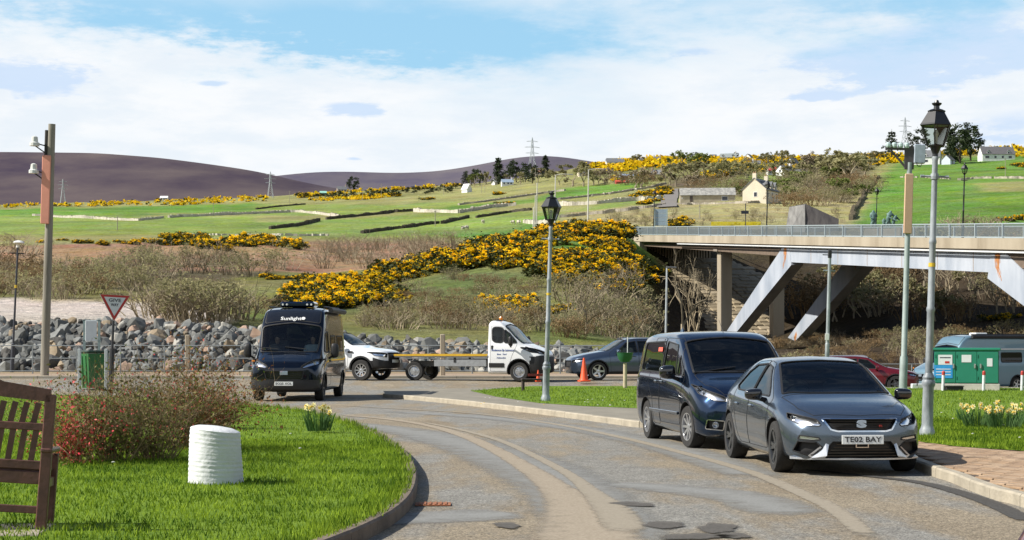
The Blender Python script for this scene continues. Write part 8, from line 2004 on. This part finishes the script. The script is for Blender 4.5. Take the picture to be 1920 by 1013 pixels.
for a, b in ((-.06, -.50), (-.54, -1.10), (-1.14, -1.6)):
    for k in range(5):
        u = (k + .5) / 5; x = a + (b - a) * u
        obj('slat', MB().box((x, 0, .905), (.045, .02, .17), rot=Matrix.Rotation(.18, 3, 'Y')), BW, t); obj('slat', MB().box((x, 0, .65), (.045, .02, .25), rot=Matrix.Rotation(.10, 3, 'Y')), BW, t)
obj('front_rail', MB().box((-Lb / 2, .5, .40), (Lb, .035, .09), bev=.006), BW, t); obj('rear_rail', MB().box((-Lb / 2, 0, .40), (Lb, .04, .10), bev=.006), BW, t); obj('stretcher', MB().box((-Lb / 2, .0, .15), (Lb, .035, .06), bev=.006), BW, t)
for k in range(6): obj('seat_slat', MB().box((-Lb / 2, .06 + k * .085, .455), (Lb, .066, .022), bev=.005), BW, t)
o = obj('slab', MB().box((-4.6, 13.35, .135), (1.9, .85, .07), rz=R(6), bev=.01), mat('slab_concrete', (.30, .26, .20), .9, var=.2, scale=4, bump=.4)); o['kind'] = 'structure'
# painted stump
g = G(404, 897, .2); mb = MB(); rs = []
for k in range(41):
    z = k * .0148; rs.append((.292 - z * .05 + .0034 * math.sin(z * 150 + 1.3 * math.sin(z * 17)) + rnd.uniform(-.0015, .0015), z))
rs += [(.245, .604), (.19, .622), (.1, .632), (.002, .634)]
mb.lathe(rs, n=40)
for i, v in enumerate(mb.v):
    a = math.atan2(v[1], v[0]); w = 1 + .012 * math.sin(3 * a + v[2] * 9) + .01 * math.sin(7 * a + 2); mb.v[i] = (v[0] * w, v[1] * w, v[2] - .035 * (v[0] / .29) * (v[2] / .6))
t = thing('painted_stump', 'white-painted ribbed tree stump on the left lawn beside the shrubs', 'stump', (g.x, g.y, .12)); obj('trunk', mb, mat('white_masonry_paint', (.62, .635, .64), .75, var=.06, scale=5, bump=.6, bscale=14), t, sm=True, ang=60)
# shrubs
RND.seed(21); FLR = leafmat('currant_flower', (.55, .04, .06), (.75, .16, .16), trans=.3, scale=5); FLB = leafmat('russet_leaf', (.16, .07, .028), (.36, .17, .07), trans=.2, scale=3); STM = leafmat('shrub_stem', (.17, .12, .065), (.32, .24, .14), trans=0, scale=4)
OLV = leafmat('olive_leaf', (.10, .085, .03), (.26, .22, .09), trans=.2, scale=3)
def shrub(px, py, wpx, hpx, label, stems, red, leafy, m=None):
    g = G(px, py, .2); s_ = g.y / F; w, h = wpx * s_, hpx * s_ * 1.30
    root = thing('flowering_shrub', label, 'shrub', (g.x, g.y, .18), 0, 'shrubs on the left lawn'); mb = MB(); tips = []
    for k in range(stems):
        a = RND.uniform(0, 6.28); q = RND.random() ** .6; b = Vector((math.cos(a) * q * w * .32, math.sin(a) * q * w * .25, 0)); d = Vector((math.cos(a) * q * .9, math.sin(a) * q * .7, 1)).normalized()
        branch(mb, b, d, h * RND.uniform(.25, .52), .006, 1, 4, 1.0, 2, 0, tips)
    me = mb.mesh('stems'); me.materials.append(STM); obj('stems', me, None, root)
    def cloud(nm, n, sz, m, zlo=.15, reds=1.0):
        V = []
        for _ in range(n):
            t_ = Vector(RND.choice(tips)); p_ = t_ * RND.uniform(.12, 1.02) + Vector((RND.gauss(0, .04), RND.gauss(0, .04), RND.gauss(0, .03)))
            a = Vector((RND.gauss(0, 1), RND.gauss(0, 1), RND.gauss(0, 1))).normalized(); b = a.orthogonal().normalized(); b.rotate(Quaternion(a, RND.uniform(0, 6.28))); q = sz * RND.uniform(.6, 1.3)
            V += [p_ - a * q, p_ + b * q * .5, p_ + a * q, p_ - b * q * .5]
        me = npmesh(nm, [tuple(v) for v in V], np.arange(len(V)).reshape(-1, 4)); me.materials.append(m); obj(nm, me, None, root, kind='stuff')
    if red: cloud('flowers', red, .020, FLR)
    if leafy: cloud('leaves', leafy * 3, .026, m or FLB); cloud('young_leaves', int(leafy * 1.1), .024, leafmat('young_leaf', (.10, .14, .02), (.22, .26, .05), trans=.3, scale=3))
shrub(130, 868, 90, 130, 'low red-flowering shrub just right of the bench', 34, 1100, 400); shrub(205, 862, 130, 140, 'straggly brown shrub between the bench and the tall twiggy one', 50, 260, 600, OLV)
shrub(290, 858, 130, 150, 'twiggy bare-stemmed shrub in the middle of the lawn clump', 80, 40, 420, OLV); shrub(352, 838, 120, 150, 'large reddish shrub behind the white stump', 64, 420, 1100); shrub(405, 800, 62, 78, 'small dark red shrub at the right end of the lawn clump', 34, 160, 900)
shrub(250, 800, 160, 90, 'low yellow-flecked shrub behind the lawn clump', 60, 0, 600, OLV)
# daffodils
DL = leafmat('daffodil_leaf', (.05, .12, .03), (.12, .22, .07), trans=.3, scale=4); DF = leafmat('daffodil_petal', (.80, .70, .30), (.85, .80, .50), trans=.35, scale=9); DT = leafmat('daffodil_trumpet', (.80, .52, .05), (.85, .62, .12), trans=.2, scale=9)
def daffs(px, py, z0, n, w, h, label):
    g = G(px, py, z0); root = thing('daffodil_clump', label, 'daffodils', (g.x, g.y, z0 - .02), 0, 'daffodil clumps'); V = []; vf = MB(); tr = MB(); st = MB()
    for k in range(n * 7):
        a = RND.uniform(0, 6.28); q = RND.random() ** .5 * w; b = Vector((math.cos(a) * q, math.sin(a) * q, 0)); hh = h * RND.uniform(.5, .9); l = Vector((math.cos(a) * hh * .35, math.sin(a) * hh * .35, hh)) * 1.0; sd = Vector((-math.sin(a + 1), math.cos(a + 1), 0)) * .008
        m_ = b + l * .55 + Vector((0, 0, hh * .08)); V += [b - sd, b + sd, m_ + sd, m_ - sd, m_ - sd, m_ + sd, b + l + sd * .2, b + l - sd * .2]
    me = npmesh('leaves', [tuple(v) for v in V], np.arange(len(V)).reshape(-1, 4)); me.materials.append(DL); obj('leaves', me, None, root, kind='stuff')
    for k in range(n):
        a = RND.uniform(0, 6.28); q = RND.random() ** .5 * w; b = Vector((math.cos(a) * q, math.sin(a) * q, 0)); top = b * 1.15 + Vector((0, 0, h * RND.uniform(.75, 1.05))); st.tube([b, top], .005, 4)
        f = Vector((RND.uniform(-1, .6), RND.uniform(-1, .2), RND.uniform(-.2, .2))).normalized(); u = f.orthogonal().normalized(); w_ = f.cross(u); c = top + f * .02
        for j in range(6):
            a1 = j * 1.047; d1 = u * math.cos(a1) + w_ * math.sin(a1); d2 = u * math.cos(a1 + .45) + w_ * math.sin(a1 + .45); d0 = u * math.cos(a1 - .45) + w_ * math.sin(a1 - .45)
            vf.quad(c, c + d0 * .03, c + d1 * .052 + f * .006, c + d2 * .03)
        tr.tube([c, c + f * .035], [.010, .017], 7)
    obj('stems', st, DL, root, kind='stuff'); obj('petals', vf, DF, root, kind='stuff'); obj('trumpets', tr, DT, root, kind='stuff')
daffs(598, 806, .18, 16, .20, .42, 'daffodil clump at the edge of the left lawn, below the camper van')
daffs(1832, 802, .12, 14, .22, .42, 'left-hand daffodil clump on the right lawn, below the cabinet'); daffs(1885, 806, .12, 18, .28, .42, 'middle daffodil clump on the right lawn'); daffs(1918, 800, .12, 16, .24, .42, 'daffodil clump cut by the right edge'); daffs(1808, 792, .12, 6, .1, .36, 'small daffodil clump left of the others on the right lawn'); daffs(1865, 790, .12, 8, .14, .38, 'thin daffodil clump behind the middle one')
# daisies and dandelions in the grass
V = MB(); Vw = MB()
for k in range(34):
    x, y = random.choice([(random.uniform(150, 720), random.uniform(800, 880)), (random.uniform(900, 1190), random.uniform(738, 762)), (random.uniform(1100, 1190), random.uniform(748, 764)), (random.uniform(1690, 1915), random.uniform(742, 832))]); g = G(x, y, .2); (V if k % 4 == 0 else Vw).lathe([(.018, .0), (.02, .008), (.001, .012)], (g.x, g.y, (lh_fast(g.x, g.y) if g.x < 0 and x < 730 else .124) + .075), 6)
obj('dandelions', V, mat('dandelion', (.75, .5, .02), .7), kind='stuff'); obj('daisies', Vw, mat('daisy', (.7, .7, .65), .7), kind='stuff')
# sheep
WOOL = mat('wool', (.55, .50, .42), .95, var=.1, scale=9)
for i, (x, y) in enumerate([(906, 420), (962, 421), (972, 421), (868, 432), (876, 431), (1110, 369), (1133, 366), (1144, 366), (1192, 358), (1193, 352)]):
    q = hit(x, y, 300)
    if not q: continue
    t = thing('sheep', 'cream sheep grazing in the green fields behind the centre lamp', 'sheep', tuple(q), RND.uniform(0, 6.28), 'grazing sheep'); t.scale = (1.15,) * 3
    figure(t, 'body', [(0, 0, .62), (.35, 0, .64), (-.35, 0, .62), (.55, 0, .66), (.72, 0, .42), (.28, .12, .3), (.28, .12, .02), (.28, -.12, .3), (.28, -.12, .02), (-.32, .12, .3), (-.36, .12, .02), (-.32, -.12, .3), (-.36, -.12, .02)], [(0, 1), (0, 2), (1, 3), (3, 4), (1, 5), (5, 6), (1, 7), (7, 8), (2, 9), (9, 10), (2, 11), (11, 12)], [.3, .28, .28, .12, .08, .06, .04, .06, .04, .06, .04, .06, .04], WOOL, 1)
# ordinals for small families of look-alikes
fam = {}
for o in COL.objects:
    if o.parent is None and o.get('label') and o.get('group'): fam.setdefault(o['label'], []).append(o)
def nth(k): return ('%d' % k) + ('th' if 10 <= k % 100 <= 20 else {1: 'st', 2: 'nd', 3: 'rd'}.get(k % 10, 'th'))
ORD = ['leftmost', 'second from left', 'third from left', 'fourth from left', 'fifth from left', 'sixth from left', 'seventh from left', 'eighth from left', 'ninth from left', 'tenth from left', 'eleventh from left', 'twelfth from left']
for lab, L in fam.items():
    if len(L) < 2: continue
    sx = lambda o: o.location.x / max(1, o.location.y)
    sy = lambda o: -(o.location.z - EYE) / max(1, o.location.y)
    rows = [(L, '')]
    if len(L) > 12:
        M_ = sorted(L, key=sy); c = -(-len(L) // (2 if len(L) <= 24 else 3))
        rows = [(M_[k:k + c], ' in the %s row' % nm) for k, nm in zip(range(0, len(L), c), ('upper', 'lower') if len(L) <= 24 else ('upper', 'middle', 'lower'))]
    for Q, suf in rows:
        Q.sort(key=sx)
        for k, o in enumerate(Q):
            w = ('rightmost' if k == len(Q) - 1 else (ORD[k] if k < 12 else nth(k + 1) + ' from left')) + suf
            new = lab.split(',')[0] + ', ' + w
            if len(new.split()) > 16: new = ' '.join(lab.split(',')[0].split()[:16 - len(w.split())]) + ', ' + w
            o['label'] = new
